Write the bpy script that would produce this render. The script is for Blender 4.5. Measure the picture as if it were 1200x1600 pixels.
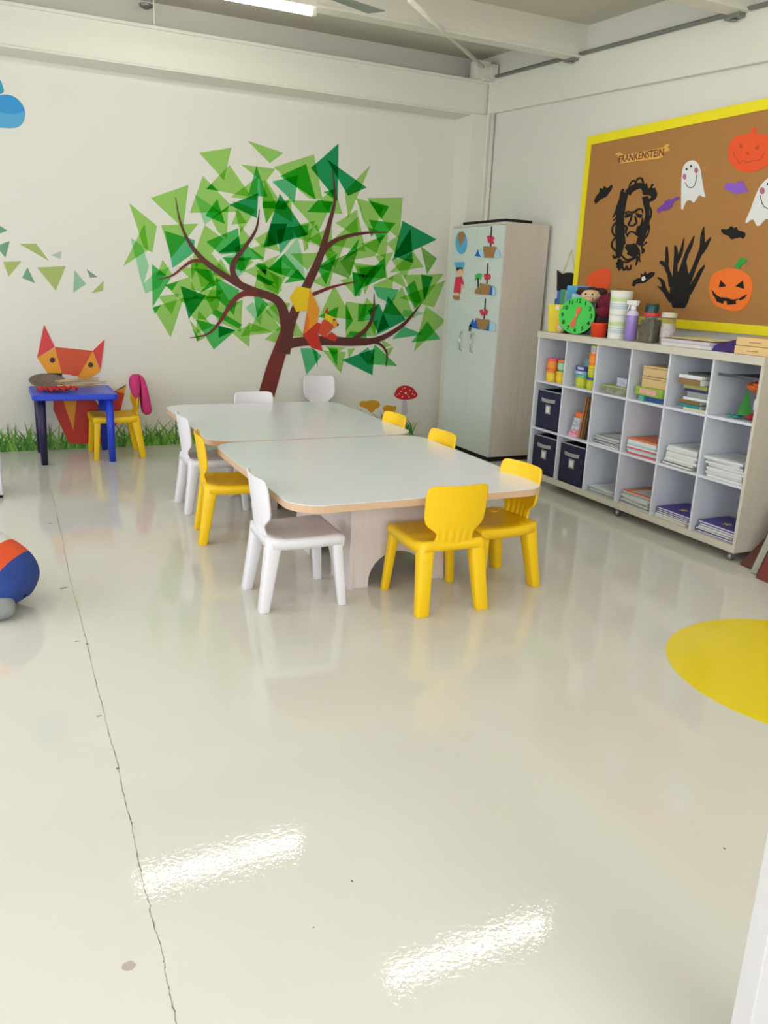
import bpy, bmesh, math, random
from math import pi, sin, cos, radians, hypot, atan2
from mathutils import Vector, Matrix, Euler
random.seed(7)
S = bpy.context.scene
C = S.collection
for o in list(bpy.data.objects):
    bpy.data.objects.remove(o)

# ---------------------------------------------------------------- camera
YAW, PITCH, ROLL, F = 0.448347, -0.271633, 0.042792, 1278.27
cam = bpy.data.cameras.new('camera')
co = bpy.data.objects.new('camera', cam)
C.objects.link(co)
fw = Vector((sin(YAW)*cos(PITCH), cos(YAW)*cos(PITCH), sin(PITCH)))
rt = Vector((cos(YAW), -sin(YAW), 0))
up = rt.cross(fw)
r2 = rt*cos(ROLL) + up*sin(ROLL)
u2 = -rt*sin(ROLL) + up*cos(ROLL)
M = Matrix((r2, u2, -fw)).transposed().to_4x4()
M.translation = Vector((0, 0, 1.5))
co.matrix_world = M
cam.sensor_fit = 'VERTICAL'
cam.sensor_height = 32.0
cam.lens = F/1600*32.0
cam.clip_start = 0.05
S.camera = co

# ---------------------------------------------------------------- light
S.view_settings.view_transform = 'Standard'
S.view_settings.look = 'None'
S.view_settings.gamma = 1
S.view_settings.use_curve_mapping = False
S.view_settings.exposure = 0.28
w = bpy.data.worlds.new('daylight')
S.world = w
w.use_nodes = True
w.node_tree.nodes['Background'].inputs[0].default_value = (0.80, 0.90, 1.0, 1)
w.node_tree.nodes['Background'].inputs[1].default_value = 1.0

def area(name, loc, rot, sx, sy, power, col):
    l = bpy.data.lights.new(name, 'AREA')
    l.shape = 'RECTANGLE'; l.size = sx; l.size_y = sy
    l.energy = power; l.color = col
    o = bpy.data.objects.new(name, l); C.objects.link(o)
    o.location = loc; o.rotation_euler = rot
    return o
# daylight entering by the windows in the left and rear walls
area('window_daylight', (-3.44, 4.6, 1.75), (0, radians(-90), 0), 1.9, 4.6, 62, (0.90, 0.96, 1.0))
area('window_daylight', (-3.44, 0.6, 1.75), (0, radians(-90), 0), 1.9, 2.2, 45, (0.90, 0.96, 1.0))
area('window_daylight', (-0.4, -1.92, 1.6), (radians(90), 0, 0), 4.4, 2.2, 110, (0.94, 0.97, 1.0))

# ---------------------------------------------------------------- helpers
def lin(c):
    return tuple((v/255/12.92 if v/255 <= 0.04045 else ((v/255+0.055)/1.055)**2.4) for v in c)
MATS = {}
def mat(name, rgb, rough=0.5, **k):
    if name in MATS: return MATS[name]
    m = bpy.data.materials.new(name); m.use_nodes = True
    nt = m.node_tree; b = nt.nodes['Principled BSDF']
    b.inputs['Base Color'].default_value = (*lin(rgb), 1)
    b.inputs['Roughness'].default_value = rough
    b.inputs['Metallic'].default_value = k.get('metal', 0)
    if 'spec' in k: b.inputs['Specular IOR Level'].default_value = k['spec']
    if 'trans' in k: b.inputs['Transmission Weight'].default_value = k['trans']
    if 'alpha' in k: b.inputs['Alpha'].default_value = k['alpha']
    if 'emit' in k:
        b.inputs['Emission Color'].default_value = (*k.get('ecol', (1, 1, 1)), 1)
        b.inputs['Emission Strength'].default_value = k['emit']
    # gentle procedural variation so that nothing is perfectly uniform
    nz = nt.nodes.new('ShaderNodeTexNoise'); tc = nt.nodes.new('ShaderNodeTexCoord')
    nz.inputs['Scale'].default_value = k.get('nscale', 6); nz.inputs['Detail'].default_value = 3
    mp = nt.nodes.new('ShaderNodeMapping'); mp.inputs['Scale'].default_value = k.get('stretch', (1, 1, 1))
    nt.links.new(tc.outputs['Object'], mp.inputs[0]); nt.links.new(mp.outputs[0], nz.inputs['Vector'])
    mx = nt.nodes.new('ShaderNodeMix'); mx.data_type = 'RGBA'
    v = k.get('var', 0.04); base = lin(rgb)
    mx.inputs[6].default_value = (*[c*(1-v) for c in base], 1)
    mx.inputs[7].default_value = (*[min(1, c*(1+v)) for c in base], 1)
    if 'rgb2' in k: mx.inputs[6].default_value = (*lin(k['rgb2']), 1)
    nt.links.new(nz.outputs['Fac'], mx.inputs[0]); nt.links.new(mx.outputs[2], b.inputs['Base Color'])
    if k.get('bump'):
        bp = nt.nodes.new('ShaderNodeBump'); bp.inputs['Strength'].default_value = k['bump']
        bp.inputs['Distance'].default_value = k.get('bdist', 0.002)
        n2 = nt.nodes.new('ShaderNodeTexNoise'); n2.inputs['Scale'].default_value = k.get('bscale', 60)
        nt.links.new(tc.outputs['Object'], n2.inputs['Vector'])
        nt.links.new(n2.outputs['Fac'], bp.inputs['Height']); nt.links.new(bp.outputs[0], b.inputs['Normal'])
    MATS[name] = m
    return m

def film(name, T):
    """translucent printed vinyl: filters the wall behind it, overlaps darken"""
    m = bpy.data.materials.new(name); m.use_nodes = True
    nt = m.node_tree; nt.nodes.clear()
    out = nt.nodes.new('ShaderNodeOutputMaterial'); t = nt.nodes.new('ShaderNodeBsdfTransparent')
    t.inputs[0].default_value = (*T, 1); nt.links.new(t.outputs[0], out.inputs[0])
    return m

class MB:
    def __init__(s): s.v = []; s.f = []; s.m = []
    def add(s, vs, fs, mi=0):
        n = len(s.v); s.v += [tuple(v) for v in vs]
        for f in fs: s.f.append([n+i for i in f]); s.m.append(mi)
        return s
    def box(s, x0, y0, z0, x1, y1, z1, mi=0, rot=None, c=None):
        vs = [Vector((x, y, z)) for z in (z0, z1) for y in (y0, y1) for x in (x0, x1)]
        if rot is not None:
            c = Vector(c) if c is not None else Vector(((x0+x1)/2, (y0+y1)/2, (z0+z1)/2))
            R = Euler(rot).to_matrix(); vs = [R @ (v-c)+c for v in vs]
        return s.add(vs, [(0, 2, 3, 1), (4, 5, 7, 6), (0, 1, 5, 4), (2, 6, 7, 3), (0, 4, 6, 2), (1, 3, 7, 5)], mi)
    def hexa(s, bot, top, mi=0):
        return s.add(list(bot)+list(top), [(3, 2, 1, 0), (4, 5, 6, 7), (0, 1, 5, 4), (1, 2, 6, 5), (2, 3, 7, 6), (3, 0, 4, 7)], mi)
    def lathe(s, prof, seg=24, c=(0, 0, 0), mi=0, close=True):
        vs = [(c[0]+r*cos(2*pi*i/seg), c[1]+r*sin(2*pi*i/seg), c[2]+z) for r, z in prof for i in range(seg)]
        fs = [(a*seg+i, a*seg+(i+1) % seg, (a+1)*seg+(i+1) % seg, (a+1)*seg+i) for a in range(len(prof)-1) for i in range(seg)]
        if close:
            fs.append(tuple(range(seg-1, -1, -1))); fs.append(tuple((len(prof)-1)*seg+i for i in range(seg)))
        return s.add(vs, fs, mi)
    def tube(s, pts, r, seg=8, mi=0):
        pts = [Vector(p) for p in pts]; n = len(pts)
        rs = r if isinstance(r, (list, tuple)) else [r]*n
        vs = []
        for i, p in enumerate(pts):
            d = (pts[min(i+1, n-1)]-pts[max(i-1, 0)]).normalized()
            a = d.cross(Vector((0, 0, 1)) if abs(d.z) < .9 else Vector((1, 0, 0))).normalized(); b = d.cross(a)
            vs += [p+(a*cos(2*pi*k/seg)+b*sin(2*pi*k/seg))*rs[i] for k in range(seg)]
        fs = [(i*seg+k, i*seg+(k+1) % seg, (i+1)*seg+(k+1) % seg, (i+1)*seg+k) for i in range(n-1) for k in range(seg)]
        fs += [tuple(range(seg-1, -1, -1)), tuple((n-1)*seg+k for k in range(seg))]
        return s.add(vs, fs, mi)
    def prism(s, poly, m3, t0, t1, mi=0):
        """poly in 2D; m3(a, b, t) maps to 3D; extruded from t0 to t1 (t0 == t1 for one face)"""
        n = len(poly)
        if t0 == t1: return s.add([m3(a, b, t0) for a, b in poly], [tuple(range(n))], mi)
        vs = [m3(a, b, t0) for a, b in poly]+[m3(a, b, t1) for a, b in poly]
        return s.add(vs, [tuple(range(n-1, -1, -1)), tuple(range(n, 2*n))]+[(i, (i+1) % n, n+(i+1) % n, n+i) for i in range(n)], mi)
    def strip(s, L, R, m3, t0, t1, mi=0):
        n = len(L)
        if t0 == t1:
            return s.add([m3(a, b, t0) for a, b in L]+[m3(a, b, t0) for a, b in R], [(i, i+1, n+i+1, n+i) for i in range(n-1)], mi)
        vs = [m3(a, b, t) for t in (t0, t1) for P in (L, R) for a, b in P]
        fs = [(i, i+1, n+i+1, n+i) for i in range(n-1)]+[(2*n+i, 3*n+i, 3*n+i+1, 2*n+i+1) for i in range(n-1)]
        fs += [(i, 2*n+i, 2*n+i+1, i+1) for i in range(n-1)]+[(n+i, n+i+1, 3*n+i+1, 3*n+i) for i in range(n-1)]
        fs += [(0, n, 3*n, 2*n), (n-1, 3*n-1, 4*n-1, 2*n-1)]
        return s.add(vs, fs, mi)
    def ball(s, c, r, seg=14, rings=8, mi=0):
        r = r if isinstance(r, (tuple, list)) else (r, r, r)
        vs = []; fs = []
        for j in range(rings+1):
            t = pi*j/rings
            for i in range(seg):
                a = 2*pi*i/seg; vs.append((c[0]+r[0]*sin(t)*cos(a), c[1]+r[1]*sin(t)*sin(a), c[2]+r[2]*cos(t)))
        for j in range(rings):
            for i in range(seg): fs.append((j*seg+i, (j+1)*seg+i, (j+1)*seg+(i+1) % seg, j*seg+(i+1) % seg))
        return s.add(vs, fs, mi)
    def grid(s, P, mi=0):
        m = len(P); n = len(P[0])
        return s.add([p for r in P for p in r], [(i*n+j, i*n+j+1, (i+1)*n+j+1, (i+1)*n+j) for i in range(m-1) for j in range(n-1)], mi)
    def build(s, name, mats, parent=None, smooth=False, bevel=0, bseg=2, sub=0, solid=0, label=None, weld=False, off=-1):
        me = bpy.data.meshes.new(name); me.from_pydata(s.v, [], s.f)
        for m in (mats if isinstance(mats, (list, tuple)) else [mats]): me.materials.append(m)
        for p, mi in zip(me.polygons, s.m): p.material_index = mi
        bm = bmesh.new(); bm.from_mesh(me)
        if weld: bmesh.ops.remove_doubles(bm, verts=bm.verts, dist=1e-5)
        if not solid: bmesh.ops.recalc_face_normals(bm, faces=bm.faces)
        bm.to_mesh(me); bm.free()
        o = bpy.data.objects.new(name, me); C.objects.link(o)
        if parent: o.parent = parent
        if smooth:
            for p in me.polygons: p.use_smooth = True
        if solid:
            md = o.modifiers.new('solid', 'SOLIDIFY'); md.thickness = solid; md.offset = off
        if bevel:
            md = o.modifiers.new('bevel', 'BEVEL'); md.width = bevel; md.segments = bseg; md.limit_method = 'ANGLE'; md.angle_limit = radians(40)
            md.harden_normals = False
        if sub:
            md = o.modifiers.new('sub', 'SUBSURF'); md.levels = sub; md.render_levels = sub
        if label: o['label'] = label
        return o

def rounded(p, n=2):
    for _ in range(n):
        q = []
        for i in range(len(p)):
            a, b = p[i], p[(i+1) % len(p)]
            q += [(a[0]*.75+b[0]*.25, a[1]*.75+b[1]*.25), (a[0]*.25+b[0]*.75, a[1]*.25+b[1]*.75)]
        p = q
    return p
def thing(name, label, cat, loc=(0, 0, 0), rz=0, group=None):
    o = bpy.data.objects.new(name, None); C.objects.link(o); o.empty_display_size = .1
    o.location = loc; o.rotation_euler = (0, 0, rz)
    return tag(o, label, cat, group)
def tag(o, label, cat, group=None):
    o['label'] = label; o['category'] = cat
    if group: o['group'] = group
    return o
def struct(o):
    o['kind'] = 'structure'; return o
def copy_tree(o, parent=None):
    c = o.copy(); C.objects.link(c); c.parent = parent
    for ch in [x for x in bpy.data.objects if x.parent == o]: copy_tree(ch, c)
    return c
def text_mesh(body, size, depth=0.0005):
    cu = bpy.data.curves.new('lettering', 'FONT'); cu.body = body; cu.size = size; cu.extrude = depth
    cu.offset = size*.018; cu.align_x = 'CENTER'; cu.align_y = 'CENTER'; cu.resolution_u = 3
    o = bpy.data.objects.new('lettering', cu); C.objects.link(o)
    bpy.context.view_layer.update()
    me = bpy.data.meshes.new_from_object(o.evaluated_get(bpy.context.evaluated_depsgraph_get()))
    bpy.data.objects.remove(o)
    return me
def add_text(parent, name, body, size, matrix, m, depth=0.0005):
    me = text_mesh(body, size, depth); me.materials.clear(); me.materials.append(m)
    o = bpy.data.objects.new(name, me); C.objects.link(o)
    o.parent = parent; o.matrix_local = matrix
    return o
def basis(x, y, z, loc):
    m = Matrix((Vector(x), Vector(y), Vector(z))).transposed().to_4x4(); m.translation = Vector(loc); return m
# text that is read on the right wall (x constant, seen from -x): right = -y, up = z
def rw(loc, tilt=0):
    r = Vector((0, -cos(tilt), sin(tilt))); u = Vector((0, sin(tilt), cos(tilt)))
    return basis(r, u, (-1, 0, 0), loc)

# ---------------------------------------------------------------- measured outlines, metres on the wall, board, door and floor planes
LEAVES = [('l',[(1.7191,2.5096),(1.9991,2.5769),(1.9318,2.3076)]),('l',[(2.1368,2.6485),(2.4705,2.5809),(2.3433,2.4834)]),('l',[(2.0803,2.4511),(2.3946,2.4425),(2.293,2.3133)]),('l',[(1.982,2.4353),(2.179,2.1891),(1.7734,2.2271)]),('t',[(2.2209,2.4528),(2.3252,2.2004),(2.1476,2.2096)]),('l',[(1.7477,2.3285),(2.0467,2.0582),(1.6294,2.0206)]),('p',[(1.6709,2.1774),(1.8982,2.0477),(1.7561,1.9293)]),('t',[(1.7733,2.2248),(1.8223,2.2736),(1.882,2.2168)]),('l',[(1.3025,2.1153),(1.6227,2.2458),(1.5693,1.8889)]),('l',[(1.3819,1.905),(1.7019,1.9372),(1.462,1.6432)]),('t',[(1.4096,1.8618),(1.669,1.7979),(1.6485,1.6872),(1.4715,1.5572)]),('l',[(1.1234,2.0634),(1.3469,1.8971),(1.3024,1.6749),(1.2311,1.7163)]),('l',[(1.0534,1.5497),(1.2462,1.9095),(1.2706,1.6936),(1.2295,1.6711)]),('p',[(1.1256,1.7886),(1.22,1.727),(1.2696,1.5653),(1.2242,1.4316),(1.229,1.3395),(1.193,1.4648)]),('p',[(1.2288,1.3337),(1.2203,1.42),(1.3227,1.5161),(1.448,1.5677),(1.3539,1.3902)]),('m',[(1.2923,1.5834),(1.4512,1.4694),(1.2895,1.2247)]),('l',[(1.3871,1.6223),(1.4757,1.4936),(1.3337,1.4935)]),('l',[(1.4019,1.4116),(1.6139,1.4899),(1.6897,1.3153),(1.554,1.2637)]),('m',[(1.396,1.4114),(1.5164,1.4474),(1.4602,1.3669)]),('l',[(1.2894,1.2211),(1.5612,1.3113),(1.4368,0.9622)]),('m',[(1.2869,1.2187),(1.3672,1.2467),(1.3051,1.1627)]),('d',[(1.5335,1.4106),(1.758,1.3353),(1.5996,1.1273)]),('l',[(1.543,1.3108),(1.8892,1.3335),(1.8691,1.2362),(1.7481,1.1243),(1.6367,1.1341)]),('l',[(1.6344,1.5959),(1.7448,1.6362),(1.8403,1.4277),(1.7153,1.3638),(1.6298,1.3846)]),('m',[(1.6458,1.5615),(1.805,1.5568),(1.8503,1.4281),(1.7029,1.361),(1.7909,1.4497)]),('l',[(1.6056,1.1215),(1.7454,0.9656),(1.6696,0.9305)]),('m',[(1.6349,1.0495),(1.695,0.9528),(1.6696,0.9305)]),('m',[(1.6551,1.1285),(2.0266,1.0371),(1.8195,0.8613)]),('d',[(1.867,1.0777),(2.0266,1.0371),(1.8655,0.9669)]),('m',[(1.8475,1.4935),(2.0612,1.3935),(2.0083,1.1725),(1.8513,1.3203)]),('l',[(2.0284,1.277),(2.0929,1.3155),(2.0718,1.0191),(1.8611,1.1143)]),('l',[(1.7395,1.3407),(2.067,1.2903),(1.8611,1.1143)]),('m',[(1.7991,1.18),(1.8499,1.2176),(2.0852,1.0877),(2.059,1.05)]),('l',[(2.0716,0.9817),(2.1505,1.11),(2.3961,1.0236)]),('p',[(2.1119,1.2364),(2.1836,1.2937),(2.2754,1.2096),(2.2623,1.0845)]),('m',[(2.1838,1.4038),(2.3348,1.2732),(2.2293,1.1526)]),('l',[(2.2359,1.5516),(2.4473,1.4006),(2.3944,1.3246),(2.1968,1.4165)]),('g',[(2.2229,1.539),(2.3936,1.4727),(2.3408,1.44),(2.2229,1.4905)]),('l',[(2.3018,1.2102),(2.3946,1.2873),(2.4564,1.0879)]),('l',[(2.3783,2.4551),(2.7551,2.5967),(2.845,2.2248),(2.7128,2.2215)]),('g',[(2.4379,2.3876),(2.6803,2.5095),(2.7827,2.2132)]),('t',[(2.3641,2.3347),(2.6059,2.409),(2.5756,2.1701)]),('d',[(2.7267,2.4802),(2.9893,2.711),(2.9953,2.2156)]),('d',[(2.8791,2.5684),(3.2844,2.3613),(3.0977,2.2722)]),('l',[(3.3188,2.5646),(3.1039,2.0762),(3.0598,2.304)]),('l',[(3.1739,2.2642),(3.4699,2.2088),(3.3446,1.927)]),('g',[(3.3018,2.253),(3.5235,2.2127),(3.4467,2.0895)]),('l',[(3.2929,2.2706),(3.6634,2.3022),(3.645,1.9302),(3.5481,1.983)]),('l',[(2.5298,2.1911),(2.9477,2.212),(2.8119,1.9374)]),('g',[(2.6994,2.1038),(2.7983,2.2144),(2.9477,2.212),(2.9186,2.1124)]),('l',[(2.9448,2.3223),(2.9945,2.2433),(3.0464,2.1102),(2.9106,2.1119),(2.8217,2.2162)]),('d',[(2.436,2.2405),(2.7059,1.9057),(2.2841,1.7745)]),('m',[(2.5399,1.962),(2.7167,2.0012),(2.7059,1.9057),(2.6102,1.8693)]),('t',[(2.4111,1.9263),(2.5398,1.9689),(2.579,1.8952),(2.4429,1.7205)]),('p',[(2.4432,1.6786),(2.61,1.8832),(2.651,1.7312),(2.694,1.4908)]),('l',[(2.6163,1.9877),(2.7785,2.0359),(2.7048,1.7877)]),('l',[(2.9126,1.8374),(3.2088,2.1046),(3.2951,1.7862)]),('l',[(3.4813,1.957),(3.3971,1.7549),(3.059,1.6871),(3.2191,1.8185)]),('g',[(3.0428,1.682),(3.2242,1.9054),(3.1956,1.781)]),('o',[(2.8185,1.6254),(3.2193,1.8113),(3.1294,1.537)]),('l',[(2.5424,1.7326),(2.8316,1.7547),(2.7081,1.5919)]),('g',[(2.8025,1.6247),(3.0079,1.7639),(2.8942,1.4694)]),('d',[(3.671,2.093),(4.0584,1.9441),(3.5862,1.7273)]),('d',[(3.7612,2.0256),(3.8055,1.7079),(3.593,1.7648)]),('l',[(3.5106,1.8755),(3.6349,1.959),(3.6267,1.7814)]),('l',[(3.3971,1.7549),(3.5912,1.8018),(3.4964,1.6264)]),('l',[(3.7991,1.8202),(3.9283,1.6758),(3.5489,1.6063)]),('o',[(3.8808,1.8725),(4.0702,1.7662),(3.9684,1.6089)]),('l',[(3.1658,1.685),(3.5121,1.6569),(3.5341,1.5532),(3.2284,1.5558)]),('m',[(3.4994,1.7483),(3.5197,1.5676),(3.2327,1.4374),(3.3273,1.6042)]),('m',[(3.1602,1.6044),(3.2948,1.5733),(3.2516,1.3783),(3.1846,1.3762)]),('l',[(3.0394,1.5188),(3.162,1.553),(3.1841,1.3911)]),('l',[(3.7149,1.5937),(4.1567,1.6214),(3.867,1.2582)]),('d',[(3.9003,1.6061),(4.0366,1.5887),(3.9517,1.3539)]),('l',[(4.1812,1.5605),(4.0706,1.2915),(3.6702,1.3732)]),('m',[(3.8322,1.5499),(3.9246,1.3531),(3.8481,1.2733),(3.7303,1.4699)]),('l',[(3.9727,1.3077),(4.2091,1.1633),(3.8635,0.8478)]),('m',[(4.0005,1.1545),(4.1638,0.9784),(3.8308,0.9432)]),('p',[(3.7237,1.2624),(3.9861,1.2376),(3.7116,1.1536)]),('t',[(3.6143,0.9727),(3.7323,1.0994),(3.9719,1.0241)]),('d',[(3.5506,1.3878),(3.7558,1.1623),(3.4372,1.0096)]),('t',[(3.3834,1.4726),(3.6609,1.4522),(3.5977,1.3129),(3.4391,1.3691)]),('l',[(3.6018,1.586),(3.5911,1.4498),(3.3746,1.4797)]),('l',[(3.103,1.3216),(3.3221,1.3053),(3.3114,1.1382),(3.1083,1.1494)]),('m',[(3.2375,1.303),(3.4589,1.3091),(3.3793,1.1548),(3.2349,1.1368)]),('l',[(3.1083,1.1494),(3.4144,1.1402),(3.4375,1.0019),(3.113,0.998)]),('l',[(3.3197,1.3655),(3.4437,1.2631),(3.2429,1.1521)]),('d',[(3.3414,1.2453),(3.4589,1.3091),(3.573,1.0968),(3.4536,1.033)]),('l',[(2.9785,1.4726),(3.1838,1.1509),(2.8438,1.1887)]),('g',[(2.8198,1.1734),(3.0299,1.2749),(3.0088,1.14)]),('m',[(3.1032,1.3142),(3.184,1.1434),(3.1116,1.0436)]),('l',[(3.3462,1.1236),(3.4483,1.1562),(3.4288,1.0018)]),('t',[(2.6476,0.8805),(2.7688,0.8812),(2.8685,0.8059),(2.7163,0.6277)]),('m',[(2.7688,0.8812),(2.8267,0.8437),(2.8298,0.6913)]),('l',[(2.8756,0.8591),(3.1178,0.8449),(3.0733,0.6359)]),('g',[(2.9328,0.8822),(3.0328,0.8752),(3.0291,0.706)]),('d',[(3.0779,0.7677),(3.4254,0.8774),(3.4134,0.6177)]),('m',[(3.4234,0.9241),(3.69,0.707),(3.3792,0.7284)]),('l',[(3.6355,0.9022),(3.5868,0.8073),(3.5135,0.8622)]),('l',[(3.1337,0.8757),(3.2183,0.8839),(3.1536,0.7832)]),('t',[(3.2544,0.8299),(3.3553,0.8925),(3.4293,0.7834),(3.3621,0.7206)]),('m',[(3.0403,0.9058),(3.162,1.0443),(3.3327,1.0314),(3.3375,0.9079)]),('l',[(2.5507,0.9839),(2.5964,1.1319),(2.6861,0.9929)]),('l',[(2.2925,1.2911),(2.5472,1.294),(2.4628,1.1366)]),('l',[(2.2169,1.5703),(2.3221,1.5819),(2.429,1.5231),(2.4301,1.3667),(2.3074,1.4195)]),('m',[(2.3221,1.5889),(2.481,1.7295),(2.6937,1.5052),(2.5214,1.5269)]),('m',[(2.217,1.6398),(2.3069,1.6301),(2.3072,1.5322)]),('l',[(2.3068,1.658),(2.4429,1.7205),(2.3071,1.5603)]),('g',[(2.4833,1.4685),(2.6138,1.6019),(2.6937,1.5052)]),('l',[(2.8995,1.5858),(2.9641,1.5886),(2.9276,1.4268),(2.7574,1.4933)]),('l',[(2.2467,2.3314),(2.3125,2.337),(2.4395,2.1734),(2.3061,1.9742)]),('g',[(2.2761,2.161),(2.5298,2.187),(2.4852,2.109),(2.2762,2.1073)]),('d',[(1.9727,2.1103),(2.2385,2.2306),(2.2232,2.0183)]),('l',[(1.9856,2.174),(2.236,2.3656),(2.2233,2.1694)]),('l',[(2.2993,2.3367),(2.4093,2.1369),(2.313,1.9774),(2.2742,2.1269)]),('l',[(1.7561,1.9293),(1.9201,1.8241),(1.8071,1.6896),(1.6479,1.6582)]),('l',[(1.8117,1.9845),(1.9665,2.1041),(1.9512,1.8259),(1.8714,1.8792)]),('t',[(1.8118,1.9902),(1.9726,2.1045),(1.9475,2.0626)]),('m',[(1.7659,1.792),(2.052,1.923),(2.0823,1.7156),(1.8937,1.6941)]),('l',[(2.0773,1.9444),(2.1655,1.8385),(2.0572,1.7498)]),('d',[(1.869,1.7045),(2.0579,1.8556),(2.076,1.7272)]),('m',[(2.1081,1.7998),(2.2943,1.6787),(2.0438,1.6425),(2.0194,1.7595)]),('l',[(2.1974,1.8404),(2.3391,1.92),(2.4447,1.7466),(2.2746,1.7735)]),('d',[(2.3136,1.7756),(2.3518,1.98),(2.5086,1.9903),(2.4573,1.8196)]),('l',[(1.6479,1.6582),(1.8194,1.6902),(1.9793,1.4965),(1.716,1.4031)]),('l',[(1.8933,1.6588),(1.992,1.497),(1.8167,1.5137)]),('p',[(1.9184,1.6718),(2.0951,1.7282),(2.1198,1.5624),(2.03,1.4866)]),('l',[(2.21,1.6145),(2.3139,1.6555),(2.3142,1.5344)]),('m',[(2.1971,1.6259),(2.3271,1.6078),(2.3077,1.528)]),('l',[(2.107,1.5618),(2.2229,1.6151),(2.4598,1.5159),(2.4608,1.3925)]),('g',[(2.3272,1.5836),(2.4583,1.6989),(2.4596,1.5404)]),('l',[(1.6405,1.3138),(1.7404,1.3884),(1.915,1.3825),(1.8132,1.283)]),('l',[(2.0188,1.6851),(2.1971,1.6462),(2.0686,1.5445)]),('m',[(1.9058,1.6676),(2.1715,1.6809),(2.107,1.5581),(2.0053,1.5775)]),('l',[(2.8618,1.8274),(2.9918,1.7631),(2.8971,1.6865)]),('l',[(3.0262,1.6928),(3.1901,1.7007),(3.1454,1.5524)]),('m',[(3.2258,1.6292),(3.4937,1.6858),(3.3157,1.4701)]),('l',[(3.6698,1.619),(3.748,1.4705),(3.5341,1.5532)]),('l',[(3.1916,1.657),(3.4262,1.6678),(3.3016,1.3949)]),('m',[(3.1605,1.597),(3.3285,1.5747),(3.2018,1.3618)]),('l',[(3.6173,0.9099),(3.5297,0.8936),(3.4911,0.9714)]),('l',[(2.8992,0.9048),(3.1163,0.891),(2.9844,0.8138)]),('g',[(2.8514,2.2872),(2.9764,2.3249),(2.9872,2.2219)]),('l',[(3.2033,2.2595),(3.2421,2.0927),(3.2947,2.0104)]),('m',[(3.3113,2.0115),(3.4124,1.9891),(3.348,1.9272)]),('l',[(2.6566,1.872),(2.7204,1.7913),(2.6739,1.7606)]),('l',[(1.6237,1.657),(1.6953,1.6024),(1.6315,1.459)]),('l',[(1.5136,1.5707),(1.6459,1.5651),(1.6256,1.4705)]),('l',[(2.5485,1.5979),(2.4285,1.4118),(2.3136,1.6031)]),('l',[(2.8175,1.821),(3.0968,1.8997),(2.9812,1.6264)]),('l',[(2.1509,1.0235),(2.2749,1.2946),(2.4648,1.0414)]),('l',[(3.7252,1.5512),(3.5605,1.7389),(3.8096,1.7464)]),('l',[(2.8681,1.8034),(2.612,1.8694),(2.796,2.0053)]),('l',[(3.2441,1.8581),(3.5228,1.9552),(3.5043,1.7367)]),('l',[(1.3382,1.3147),(1.5205,1.346),(1.4515,1.1616)]),('l',[(1.687,1.2058),(1.8119,1.0719),(1.6559,0.9969)]),('l',[(2.1614,1.0939),(2.1499,0.8848),(1.9865,1.0149)]),('l',[(2.4862,1.1085),(2.533,0.8855),(2.2993,0.9602)]),('l',[(2.0075,2.1485),(2.2156,2.0884),(2.0718,1.8819)]),('l',[(2.9776,2.0251),(3.1938,2.1613),(3.2097,1.9132)]),('l',[(2.1561,1.7519),(2.313,1.816),(2.2834,1.6446)]),('l',[(2.9541,1.772),(2.709,1.8683),(2.9392,2.0023)]),('l',[(3.6972,1.4833),(3.8547,1.1837),(3.4855,1.2244)]),('g',[(1.8687,2.1515),(1.9353,1.9499),(1.7622,2.007)]),('l',[(1.9914,1.9477),(2.0506,2.084),(2.1305,1.9713)]),('l',[(2.3682,2.0881),(2.538,2.2183),(2.5562,2.0055)]),('g',[(3.3146,2.0794),(3.5959,2.0659),(3.4332,1.8682)]),('l',[(1.9562,1.309),(1.7628,1.3164),(1.8474,1.4824)])]
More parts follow.
